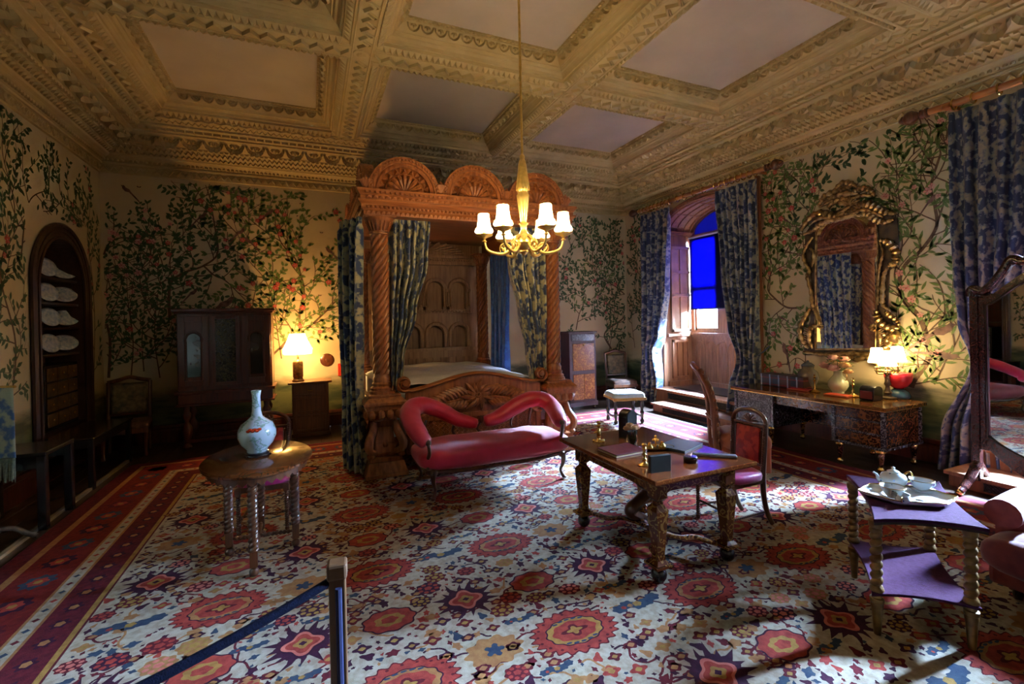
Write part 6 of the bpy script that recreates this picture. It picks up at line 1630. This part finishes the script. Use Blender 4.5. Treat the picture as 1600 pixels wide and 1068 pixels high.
m = MB(); m.prism([(x*.985, y*.985) for x, y in top], .685, .70, 'z'); m.build('top_edge', mat('dark_edge', hexc(40,22,22), .5), tt)
LC = [Vector((3.09-3.52,1.69-1.755)), Vector((3.43-3.52,1.39-1.755)), Vector((3.95-3.52,1.82-1.755)), Vector((3.61-3.52,2.12-1.755))]
sh = concave([c*1.16 for c in LC], .13)
m = MB(); m.prism(sh, .245, .262, 'z'); m.build('shelf', FELT, tt, bevel=.004)
for c in LC:
    m = MB(); m.lathe([(.018,0),(.02,.02),(.028,.15),(.034,.18),(.03,.19),(.036,.2),(.036,.22),(.026,.225),(.026,.245)], (c.x,c.y,0), 14)
    m.lathe([(.034,.262),(.038,.27),(.034,.285),(.026,.295)], (c.x,c.y,0), 14); m.spiral((c.x,c.y,0), .028, .29, .62, 7, 1, .3, 16, 130)
    m.lathe([(.03,.615),(.034,.63),(.028,.64),(.036,.655),(.036,.685)], (c.x,c.y,0), 14); m.build('leg', GOLDW, tt, smooth=True)
TT = .0178+.7225
PORCT, nt_, N_, L_, P_ = newmat('blue_painted_porcelain')
tc = N_.new('ShaderNodeTexCoord'); v = N_.new('ShaderNodeTexVoronoi'); v.inputs['Scale'].default_value = 28; L_.new(tc.outputs['Object'], v.inputs[0])
rp = N_.new('ShaderNodeValToRGB'); rp.color_ramp.elements[0].color = c4(hexc(60,80,130)); rp.color_ramp.elements[1].color = c4(hexc(214,220,220)); rp.color_ramp.elements[0].position = .12; rp.color_ramp.elements[1].position = .2
L_.new(v.outputs[0], rp.inputs[0]); L_.new(rp.outputs[0], P_.inputs['Base Color']); P_.inputs['Roughness'].default_value = .1; P_.inputs['Coat Weight'].default_value = .5
pc = W(1417,776,.75)
tr = thing('tea_tray', 'lobed white porcelain tray with a gilt rim on the purple tea table', 'tray', (pc.x, pc.y, TT), R_(-38))
def lob(a): return 1+.05*cos(6*a)+.025*cos(12*a)
m = MB(); vs = []; rings = [(0,.006),(.7,.006),(.82,.008),(.92,.022),(1.0,.034),(1.0,.030),(.9,.012),(.8,.0),(0,.0)]
n = 72
for r, z in rings:
    for i in range(n): a = 2*PI*i/n; q = r*lob(a); vs.append((.25*q*cos(a), .165*q*sin(a), z))
m.add(vs, [(j*n+i, j*n+(i+1)%n, (j+1)*n+(i+1)%n, (j+1)*n+i) for j in range(len(rings)-1) for i in range(n)]); m.build('tray_body', PORC, tr, smooth=2)
m = MB(); m.tube([(.25*lob(2*PI*i/n)*cos(2*PI*i/n), .165*lob(2*PI*i/n)*sin(2*PI*i/n), .034) for i in range(n+1)], .0035, 5, caps=False); m.build('gilt_rim', BRASS, tr)
T0 = TT+.0065
def cup(label, px, py, rz=0):
    p = W(px, py, T0); t = thing('tea_cup', label, 'cup', (p.x, p.y, T0), R_(rz), 'tea things on the tray')
    m = MB(); m.lathe([(0,.002),(.035,.0),(.07,.014),(.075,.018),(.035,.006),(0,.006)], (0,0,0), 24); m.build('saucer', PORCT, t, smooth=2)
    m = MB(); m.lathe([(0,.008),(.028,.008),(.03,.014),(.048,.034),(.062,.066),(.067,.078),(.063,.075),(.045,.038),(.02,.018),(0,.016)], (0,0,0), 24); m.build('cup_body', PORCT, t, smooth=2)
    m = MB(); m.tube([(.058+.03*sin(q), 0, .048+.022*cos(q)) for q in [i*PI/8 for i in range(9)]], .005, 6); m.build('handle', PORCT, t, smooth=True)
    m = MB(); m.tube([(.067*cos(q), .067*sin(q), .078) for q in [i*PI/12 for i in range(25)]], .002, 4); m.build('gilt_rim', BRASS, t)
cup('teacup with a looped handle on its saucer, nearest the teapot on the tray', 1395, 778, 200)
cup('teacup standing on the right half of the porcelain tray', 1440, 767, -30)
p = W(1408, 766, T0); t = thing('teapot', 'round white teapot with gilt trim at the back of the tray', 'teapot', (p.x+.03, p.y+.06, T0), R_(150))
m = MB(); m.lathe([(0,.0),(.035,.0),(.04,.008),(.07,.035),(.078,.065),(.065,.09),(.035,.103),(.034,.106)], (0,0,0), 28); m.build('pot_body', PORCT, t, smooth=2)
m = MB(); m.lathe([(.038,.103),(.034,.112),(.015,.12),(.008,.125),(.012,.135),(0,.142)], (0,0,0), 20); m.build('lid', PORCT, t, smooth=2)
m = MB(); m.tube(catmull([(.065,0,.04),(.095,0,.055),(.105,0,.085),(.125,0,.1)], 5), [.02,.018,.017,.016,.015,.013,.012,.011,.010,.010,.009,.009,.008,.008,.008,.008], 8); m.build('spout', PORCT, t, smooth=2)
m = MB(); m.tube(catmull([(-.06,0,.08),(-.1,0,.105),(-.12,0,.08),(-.105,0,.045),(-.07,0,.035)], 5), .007, 8); m.build('handle', BRASS, t, smooth=2)
p = W(1412, 786, T0); t = thing('cream_jug', 'low white cream jug with a gilt lip in front of the teacups', 'jug', (p.x, p.y, T0), R_(20))
m = MB(); m.lathe([(0,.0),(.022,.0),(.025,.006),(.042,.02),(.04,.038),(.03,.05),(.034,.058),(.03,.056),(.036,.03),(0,.012)], (0,0,0), 24, sx=1.35); m.build('jug_body', PORCT, t, smooth=2)
m = MB(); m.tube(catmull([(-.045,0,.05),(-.075,0,.055),(-.075,0,.03),(-.05,0,.02)], 4), .004, 6); m.build('handle', BRASS, t)
p = W(1448, 785, T0); t = thing('teaspoon', 'silver teaspoon lying on the right of the porcelain tray', 'spoon', (p.x, p.y, T0+.004), R_(-62))
SILV = mat('silver', (.8,.8,.82), .15, 1.0)
m = MB(); m.tube([(-.02,0,.004),(.05,0,.006),(.07,0,.004)], [.003,.003,.005], 6); m.build('handle', SILV, t); m = MB(); m.ell((-.035,0,.004), .022, .014, .004, 12, 6); m.build('bowl', SILV, t, smooth=True)

# ------------------------------------------------------------------ armchair at the right edge
CHINTZ = mat('faded_red_chintz', hexc(112,32,40), .75, col2=hexc(136,52,50), scale=11, sheen=.4, bump=.3, bscale=14)
ac = thing('armchair', 'faded red upholstered armchair at the right edge beside the tea table', 'armchair', (4.80, 1.08, .0178), R_(0))
m = MB(); cushion(m, -.0, 0, .36, .5, .34, .11, 40, 12, .25, .06, 9); m.build('seat_cushion', CHINTZ, ac, smooth=2, weld=True)
m = MB(); m.box(-.62,.5,-.53,.53,.09,.32); m.build('base', CHINTZ, ac, bevel=.03)
m = MB(); cushion(m, -.60, .02, .35, .22, .50, .125, 30, 12, .3, .06, 11); m.build('front_cushion', CHINTZ, ac, smooth=2, weld=True)
for s_ in (-1, 1):
    m = MB(); m.tube(catmull([(-.64,s_*.44,.585),(-.3,s_*.45,.60),(.1,s_*.45,.60),(.45,s_*.44,.62)], 5), .095, 16, up=(0,0,1)); m.box(-.55,.5,s_*.44-.07,s_*.44+.07,.15,.58); m.build('arm', CHINTZ, ac, smooth=True)
m = MB(); cushion(m, .48, 0, .70, .14, .46, .42, 30, 12, .3, .04, 3); m.build('back', CHINTZ, ac, smooth=2, weld=True)
for x in (-.5,.45):
    for y in (-.42,.42):
        m = MB(); m.lathe([(.02,0),(.03,.03),(.025,.06),(.035,.1)], (x,y,0), 10); m.build('leg', EBONY, ac, smooth=True)
# ------------------------------------------------------------------ footstool by the window
st_ = thing('footstool', 'low stool with a pale blue fringed cushion on ebonised legs by the window', 'stool', (5.36, 7.12, .0178), R_(-16))
PALEB = mat('pale_blue_velvet', hexc(150,178,190), .7, col2=hexc(166,190,196), scale=12, sheen=.5)
m = MB(); cushion(m, 0, 0, .50, .31, .27, .075, 40, 12, .22, .02, 1); m.build('cushion', PALEB, st_, smooth=2, weld=True)
m = MB(); m.prism([(-.31,-.27),(.31,-.27),(.31,.27),(-.31,.27)], .435, .475, 'z')
for i in range(28):
    for y in (-.275,.275): m.ell((-.305+.0226*i, y, .44), .012, .008, .02, 5, 4)
m.build('gold_fringe', mat('gold_fringe', hexc(190,160,96), .6, col2=hexc(150,120,66), scale=80), st_)
for sx in (-1,1):
    for sy in (-1,1):
        m = MB(); m.lathe([(.03,0),(.042,.03),(.03,.06),(.02,.08),(.03,.14),(.038,.2),(.022,.24),(.034,.3),(.03,.36),(.035,.43)], (sx*.25,sy*.21,0), 12); m.build('leg', EBONY, st_, smooth=True)
m = MB(); m.box(-.25,.25,-.02,.02,.1,.13); m.box(-.27,-.23,-.21,.21,.1,.13); m.box(.23,.27,-.21,.21,.1,.13); m.build('stretcher', EBONY, st_, bevel=.004)

# ------------------------------------------------------------------ tapestry chairs in the two far corners
TAP = mat('tapestry_verdure', hexc(52,56,44), .9, col2=hexc(120,104,78), scale=13, bump=.3, detail=6)
TAP2 = mat('tapestry_seat', hexc(60,44,38), .9, col2=hexc(96,70,56), scale=16, bump=.3)
def tap_chair(label, loc, rz):
    t = thing('tapestry_chair', label, 'chair', loc, rz, 'tapestry backed chairs in the far corners')
    m = MB(); cushion(m, 0, -.02, .47, .30, .27, .07, 30, 10, .25, .02, 2); m.build('seat', TAP2, t, smooth=2, weld=True)
    m = MB(); m.box(-.29,.29,-.28,.24,.36,.44); m.build('seat_rail', WALNUT, t, bevel=.01)
    m = MB(); m.grid(10, 10, lambda u, v: (-.22+.44*u, .2+.08*v-.03*sin(PI*u)*sin(PI*v), .62+.46*v)); m.build('back_panel', TAP, t, smooth=2, solid=.02)
    m = MB()
    for sx in (-1, 1): m.tube([(sx*.25,.21,.40),(sx*.255,.22,.6),(sx*.26,.30,1.1)], .028, 8)
    m.tube(catmull([(-.27,.30,1.1),(-.14,.31,1.13),(0,.31,1.17),(.14,.31,1.13),(.27,.30,1.1)], 4), .032, 8); m.tube([(-.25,.22,.6),(.25,.22,.6)], .025, 8)
    m.build('back_frame', WALNUT, t, smooth=True)
    for sx in (-1, 1):
        m = MB(); m.lathe([(.03,0),(.036,.03),(.02,.06),(.03,.2),(.036,.3),(.03,.38)], (sx*.25,-.23,0), 10); m.build('leg', WALNUT, t, smooth=True)
        m = MB(); m.tube([(sx*.25,.26,0),(sx*.25,.21,.4)], .026, 8); m.build('leg', WALNUT, t, smooth=True)
    return t
c1 = tap_chair('tapestry backed chair in the right corner behind the pale blue stool', (6.62, 8.92, 0), R_(-12))
dup(c1, (-2.62, 8.95, 0), R_(8), 'dim tapestry backed chair in the left corner beside the tall cabinet')

# ------------------------------------------------------------------ fall front secretaire right of the bed
SEC = marquetry('secretaire_marquetry', hexc(122,66,26), hexc(190,134,60), 11, .5, .8, .65)
PURP = wood('purple_wood', hexc(50,30,38), hexc(72,46,54), .5, coat=0)
ex0, ex1, ey0, ey1 = 5.02, 5.68, 8.50, 8.98
zt_ = WY(930,517,8.50).z
ec = thing('secretaire', 'upright marquetry secretaire with a fall front to the right of the bed', 'cabinet', ((ex0+ex1)/2, 8.7, 0))
m = MB(); m.box(ex0, ex1, ey0+.02, ey1, .1, zt_-.03); bw(m, 'carcase', PURP, ec, bevel=.006)
m = MB(); m.box(ex0-.03, ex1+.03, ey0-.01, ey1, zt_-.035, zt_); bw(m, 'top', PURP, ec, bevel=.008)
m = MB(); m.box(ex0+.05, ex1-.05, ey0, ey0+.02, zt_-.2, zt_-.06); bw(m, 'drawer', BOULLEB, ec, bevel=.004)
dr = ec.children[-1]; 
m = MB(); m.box(ex0+.08, ex1-.05, ey0, ey0+.02, .84, zt_-.26); bw(m, 'fall_front', SEC, ec, bevel=.004)
m = MB(); m.ell(((ex0+ex1)/2, ey0-.005, zt_-.3), .02, .01, .02, 8, 6); bw(m, 'escutcheon', BRASS, ec.children[-1], smooth=True)
for a, b in ((ex0+.08, (ex0+ex1)/2+.01), ((ex0+ex1)/2+.02, ex1-.05)):
    m = MB(); m.box(a, b, ey0, ey0+.02, .22, .76); bw(m, 'door', SEC, ec, bevel=.004)
m = MB(); m.box(ex0-.02, ex1+.02, ey0-.005, ey1, .08, .17); bw(m, 'plinth', PURP, ec, bevel=.006)
for x in (ex0+.04, ex1-.04):
    for y in (ey0+.05, ey1-.05):
        m = MB(); m.lathe([(.03,0),(.04,.03),(.035,.085)], (x,y,0), 10); bw(m, 'foot', EBONY, ec)

# ------------------------------------------------------------------ cabinet on stand, left of the lamp
cb = thing('cabinet_on_stand', 'tall dark mahogany cabinet on a turned stand left of the lit table lamp', 'cabinet', (-1.27, 9.1, 0))
a0, a1, b0, b1 = -1.93, -.60, 8.80, 9.35
m = MB(); m.box(a0, a1, b0+.02, b1, .92, 2.16); bw(m, 'carcase', MAHOG, cb, bevel=.006)
m = MB(); m.box(a0-.03, a1+.03, b0-.03, b1, 2.16, 2.19); m.box(a0-.06, a1+.06, b0-.06, b1, 2.19, 2.24); bw(m, 'cornice', MAHOG, cb, bevel=.01)
w_ = (a1-a0)
GLZ = mat('dark_glazed_panel', hexc(26,24,22), .08, col2=hexc(60,40,26), scale=7, coat=.6)
for k, (p, q) in enumerate(((0,.34),(.34,.66),(.66,1))):
    x0_, x1_ = a0+w_*p+.02, a0+w_*q-.02
    m = MB(); frame_y(m, x0_, x1_, 1.0, 2.12, .09 if k != 1 else .05, b0-.01, b0+.02); m.box(x0_+.05, x1_-.05, b0+.008, b0+.02, 1.05, 2.07)
    bw(m, 'door', MAHOG, cb, bevel=.005); d_ = cb.children[-1]
    if k == 1:
        m = MB(); m.box(x0_+.05, x1_-.05, b0, b0+.008, 1.05, 2.07); bw(m, 'painted_panel', marquetry('dark_flower_panel', hexc(22,22,18), hexc(86,78,44), 20, .2, 1.0, .7), d_)
    else:
        c = (x0_+x1_)/2
        m = MB(); P = [(c-.09,b0-.002,1.15),(c-.09,b0-.002,1.75)]+[(c-.09*cos(PI*i/10),b0-.002,1.75+.09*sin(PI*i/10)) for i in range(11)]+[(c+.09,b0-.002,1.15)]
        m.quad(*P); bw(m, 'arched_glass', GLZ, d_)
        m = MB()
        for s_ in (-1, 1): m.lathe([(.022,1.1),(.022,1.13),(.012,1.15),(.012,1.7),(.022,1.73),(.024,1.76)], (c+s_*.11,b0-.014,0), 8)
        m.tube([(c-.11*cos(PI*i/10),b0-.01,1.76+.11*sin(PI*i/10)) for i in range(11)], .014, 6); bw(m, 'colonettes', MAHOG, d_)
        d_.children[-1]['label'] = 'slim turned columns'
m = MB(); m.box(a0-.04, a1+.04, b0-.04, b1, .88, .93); m.box(a0, a1, b0, b1, .72, .88); m.box(a0-.03, a1+.03, b0-.03, b1, .69, .72); bw(m, 'stand_frieze', MAHOG, cb, bevel=.008)
for x in (a0+.1, a1-.1):
    for y in (b0+.07, b1-.07):
        m = MB(); m.lathe([(.05,0),(.07,.04),(.05,.08),(.03,.1),(.05,.16),(.075,.25),(.08,.33),(.045,.40),(.03,.44),(.06,.5),(.065,.55),(.04,.6),(.05,.69)], (x,y,0), 14); bw(m, 'leg', MAHOG, cb, smooth=True)
m = MB(); m.box(a0+.05, a1-.05, b0+.05, b0+.09, .10, .15); m.box(a0+.05, a1-.05, b1-.09, b1-.05, .10, .15); bw(m, 'stretcher', MAHOG, cb, bevel=.006)

# ------------------------------------------------------------------ bedside cupboard and lamp
NW = wood('cupboard_walnut', hexc(72,42,24), hexc(104,64,36), .4)
n0, n1, c0, c1_ = -.31, .28, 8.86, 9.32
nc = thing('bedside_cupboard', 'plain walnut bedside cupboard under the lit table lamp', 'cabinet', (0, 9.1, 0))
m = MB(); m.box(n0, n1, c0+.015, c1_, .05, .915); bw(m, 'carcase', NW, nc, bevel=.005)
m = MB(); m.box(n0-.06, n1+.06, c0-.03, c1_, .915, .95); bw(m, 'top', NW, nc, bevel=.008)
m = MB(); m.box(n0-.02, n1+.02, c0-.005, c1_, 0, .06); bw(m, 'plinth', NW, nc, bevel=.006)
m = MB(); frame_y(m, n0+.02, n1-.02, .72, .90, .02, c0, c0+.016); bw(m, 'drawer', NW, nc, bevel=.003)
m = MB(); m.tube(catmull([(-.06,c0-.004,.82),(-.05,c0-.02,.80),(-.015,c0-.025,.795),(.02,c0-.02,.80),(.03,c0-.004,.82)], 4), .006, 6); bw(m, 'drawer_pull', BRASS, nc.children[-1])
for z0_, z1_ in ((.08,.37),(.39,.70)):
    m = MB(); frame_y(m, n0+.02, n1-.02, z0_, z1_, .045, c0, c0+.016); bw(m, 'door', NW, nc, bevel=.003)
lp = thing('table_lamp', 'lit table lamp with a wide cream pleated shade on the bedside cupboard', 'lamp', (-.21, 9.06, .951))
m = MB(); m.lathe([(0,0),(.1,0),(.1,.02),(.085,.03),(.08,.05),(.075,.06),(.085,.08),(.085,.33),(.07,.36),(.03,.375),(.02,.40),(.015,.45)], (0,0,0), 24); m.build('base', mat('gold_flecked_ceramic', hexc(150,110,60), .3, .2, col2=hexc(90,70,50), scale=30), lp, smooth=True)
CREAMSH = glow('lit_pleated_shade', (1.0,.55,.16), 5.0, .3, (.95,.8,.5))
m = MB(); vs = []; n = 60; pr_ = [(.225,.48),(.232,.49),(.235,.56),(.24,.575),(.228,.585),(.19,.66),(.15,.76),(.128,.83),(.13,.84)]
for r, z in pr_:
    for i in range(n): a = 2*PI*i/n; q = r*(1+.018*cos(a*20)); vs.append((q*cos(a), q*sin(a), z))
m.add(vs, [(j*n+i, j*n+(i+1)%n, (j+1)*n+(i+1)%n, (j+1)*n+i) for j in range(len(pr_)-1) for i in range(n)]); m.build('lamp_shade', CREAMSH, lp, smooth=True)
m = MB(); m.ell((0,0,.6), .03, .03, .045, 10, 8); m.build('bulb', BULB, lp, smooth=True)
point('table_lamp_bulb_light', (-.21, 9.06, .951+.68), 30, (1.0,.48,.14), .04)
point('table_lamp_under_light', (-.21, 9.06, .951+.52), 14, (1.0,.60,.22), .04)
m = MB(); q = WY(511,562,Y1)
m.lathe([(0,-.06),(.03,-.055),(.035,-.04),(.06,-.04),(.065,-.03),(.08,-.03),(.12,-.015),(.125,-.0)], (q.x, Y1, q.z), 24, Matrix.Rotation(-PI/2, 3, 'X') @ Matrix.Scale(-1, 3, Vector((0,0,1))) if False else Matrix.Rotation(-PI/2, 3, 'X'))
tag(m.build('wall_boss', WALNUT, smooth=True), 'turned round wooden boss on the wall to the right of the table lamp', 'wall fitting')
m = MB(); q = WY(534,577,Y1); m.box(q.x-.07, q.x+.07, Y1-.03, Y1-.002, q.z-.12, q.z+.12)
bp_ = m.build('wall_plaque', mat('red_enamel', hexc(190,50,30), .4), bevel=.01); tag(bp_, 'small red plaque on the wall at the edge of the bed curtain', 'plaque')

# ------------------------------------------------------------------ niche contents
PL = thing
BLUEW = mat('blue_white_glaze', hexc(150,170,200), .15, col2=hexc(210,216,220), scale=24, coat=.5)
rows = [((74,437),(102,443)), ((76,482),(102,485)), ((80,527),(105,528)), ((80,570),(104,571))]
names = ['topmost', 'second', 'third', 'bottom']
proto = None
for r, pr2 in enumerate(rows):
    for k, (px, py) in enumerate(pr2):
        q = WX(px, py, X0-.17)
        z = SH[3-r]
        t = thing('china_plate', 'blue and white %s standing at the %s of the %s shelf in the arched niche' % (('plate','dish')[k], ('left','right')[k], names[r]), 'plate', (X0-.19, q.y, z+.005), R_(62 if k == 0 else 38), 'china on the niche shelves')
        m = MB(); Rm = Matrix.Rotation(R_(72 if k == 0 else 62), 3, 'X') @ Matrix.Rotation(0, 3, 'Z')
        rr0 = .135 if k == 0 else .125
        m.lathe([(0,.0),(.05,.0),(.085,.012),(rr0,.02),(rr0,.024),(.085,.018),(.05,.006),(0,.006)], (0,0,rr0+.004), 28, Rm, sx=1 if k == 0 else 1.25); m.build('dish_body', BLUEW, t, smooth=2)
        m = MB(); m.tube([(-.05,-.02,0),(-.05,.07,0)], .005, 5); m.tube([(.05,-.02,0),(.05,.07,0)], .005, 5); m.tube([(-.05,.07,0),(0,.06,.12),(.05,.07,0)], .005, 5); m.build('wire_stand', DARKM, t)
dc = thing('specimen_drawers', 'small black chest of twelve gilt fronted drawers low in the arched niche', 'chest', (X0-.2, NC+.08, .625))
m = MB(); m.box(-.2,.16,-.46,.46,0,.86); m.build('carcase', EBONY, dc, bevel=.006)
DF = mat('drawer_front_gilt', hexc(116,84,44), .35, .3, col2=hexc(80,56,30), scale=12)
for i in range(3):
    for j in range(4):
        m = MB(); m.box(.16,.172,-.42+.29*i,-.42+.29*i+.26,.05+.2*j,.05+.2*j+.17); d_ = m.build('drawer', DF, dc, bevel=.004)
        m = MB(); m.ell((.18,-.42+.29*i+.13,.135+.2*j), .012, .018, .018, 8, 6); m.build('knob', BRASS, d_, smooth=True)

# ------------------------------------------------------------------ low black table, side table and embroidered screen at the left
bt = thing('low_black_table', 'long low black lacquer table in front of the arched niche', 'table', (-2.70, 7.85, 0))
m = MB(); m.box(-.27,.27,-.66,.7,.60,.63); m.build('table_top', mat('black_lacquer_top', hexc(30,26,24), .18, coat=.6), bt, bevel=.008)
m = MB()
for s_ in (-1, 1): m.box(s_*.23-.012, s_*.23+.012, -.6,.64,.50,.60)
for y in (-.6,.64): m.box(-.23,.23,y-.012,y+.012,.50,.60)
m.build('apron', EBONY, bt, bevel=.004)
for x in (-.23,.23):
    for y in (-.62,.64): m = MB(); m.prism([(x-.03,y-.03),(x+.03,y-.03),(x+.03,y+.03),(x-.03,y+.03)], 0, .60, 'z'); m.build('leg', EBONY, bt, bevel=.006)
sdt = thing('black_side_table', 'small square black table half hidden behind the embroidered screen', 'table', (-2.72, 6.28, 0))
m = MB(); m.box(-.33,.33,-.3,.3,.72,.76); m.build('table_top', EBONY, sdt, bevel=.008)
for x in (-.29,.29):
    for y in (-.27,.27): m = MB(); m.box(x-.035,x+.035,y-.035,y+.035,0,.72); m.build('leg', EBONY, sdt, bevel=.006)
for y in (-.26,.26): m = MB(); m.box(-.29,.29,y-.01,y+.01,.6,.72); m.build('apron', EBONY, sdt)
EMB = mat('blue_embroidery', hexc(44,78,120), .6, col2=hexc(150,150,120), scale=9, detail=5, lo=.45, hi=.55, sheen=.4, bump=.3, bscale=80)
es = thing('fire_screen', 'banner screen of blue floral embroidery with a long fringe at the left edge', 'screen', (-2.66, 5.72, 0), R_(-20))
m = MB(); m.grid(20, 20, lambda u, v: (-.42+.62*u, .015*sin(9*u)*(1-v), .80+.64*v)); m.build('embroidered_panel', EMB, es, smooth=2, solid=.008)
m = MB()
for i in range(70): x = -.42+.62*i/69; m.tube([(x,.0,.80),(x+.003*sin(i*3),.012*sin(i),.60-.02*sin(i*2.3))], .0055, 4)
m.build('fringe', mat('silver_fringe', hexc(96,104,96), .7, col2=hexc(130,134,110), scale=50), es)
es.children[-1]['kind'] = 'stuff'
m = MB(); m.tube([(-.44,0,1.445),(.22,0,1.445)], .012, 8); m.lathe([(0,1.49),(.02,1.48),(.012,1.46),(.022,1.445),(.012,1.43)], (-.0,0,0), 10); m.build('top_rail', BRASS, es)
SILW = mat('silvered_wood', hexc(110,100,92), .3, .3, col2=hexc(80,70,62), scale=20)
m = MB(); m.lathe([(.05,.1),(.03,.13),(.025,.2),(.045,.26),(.03,.32),(.02,.4),(.03,.5),(.015,.56),(.015,1.43)], (-.02,.03,0), 14); m.build('pole', SILW, es, smooth=True)
m = MB()
for k in range(3): a = k*2.09+.5; m.tube(catmull([(-.02,.03,.14),(-.02+.12*cos(a),.03+.12*sin(a),.13),(-.02+.22*cos(a),.03+.22*sin(a),.05),(-.02+.28*cos(a),.03+.28*sin(a),.02)], 4), .024, 8)
m.build('tripod_foot', SILW, es, smooth=True)
m = MB(); m.box(-2.50,-2.46,5.2,8.6,.0,.03)
struct(m.build('trim_floor_strip', mat('pale_strip', hexc(120,110,90), .3, col2=hexc(150,144,130), scale=6)))
m = MB(); m.box(X0-.45, X0, NU0, NU1, -.02, .012); m.box(X0-.45, X0-.44, NU0, NU1, 0, 3.4); struct(m.build('trim_niche_floor', MAHOG))

# ------------------------------------------------------------------ rope barrier
PINE = wood('post_pine', hexc(84,54,32), hexc(108,74,44), .45)
def rope_post(label, loc, rz=0):
    t = thing('rope_post', label, 'barrier post', loc, rz, 'posts of the rope barrier')
    m = MB(); m.prism([(-.03,-.03),(.03,-.03),(.03,.03),(-.03,.03)], .03, .985, 'z'); m.build('shaft', PINE, t, bevel=.005)
    m = MB(); m.box(-.036,.036,-.036,.036,.975,1.035); m.build('cap', mat('brown_cap_%d' % len(bpy.data.materials), hexc(84,56,36), .5, col2=hexc(104,74,50), scale=15), t, bevel=.01)
    m = MB(); m.lathe([(.14,0),(.14,.015),(.06,.03),(0,.03)], (0,0,0), 24); m.build('base_plate', DARKM, t, smooth=True)
    m = MB(); m.tube([(.005,-.036,.95),(.006,-.037,.5),(.004,-.036,.05)], .012, 8); m.build('hanging_strap', mat('navy_strap_%d' % len(bpy.data.materials), hexc(12,18,60), .8), t)
    return t
rope_post('square wooden barrier post with a navy strap in the foreground', (.075, 1.88, .0178), R_(-6))
rp2 = rope_post('square wooden barrier post out of the picture at the left', (-1.75, 1.26, .0178), 0)
m = MB(); A, B = Vector((.045,1.87,.985)), Vector((-1.72,1.26,.97)); P = [A.lerp(B, i/30)+Vector((0,0,-.10*4*(i/30)*(1-i/30))) for i in range(31)]
m.tube(P, .016, 10); tag(m.build('barrier_rope', mat('navy_rope', hexc(8,10,26), .9, spec=.1, col2=hexc(14,18,38), scale=90, bump=.5, bscale=200), smooth=True), 'navy blue barrier rope sloping down to the left from the wooden post', 'rope')
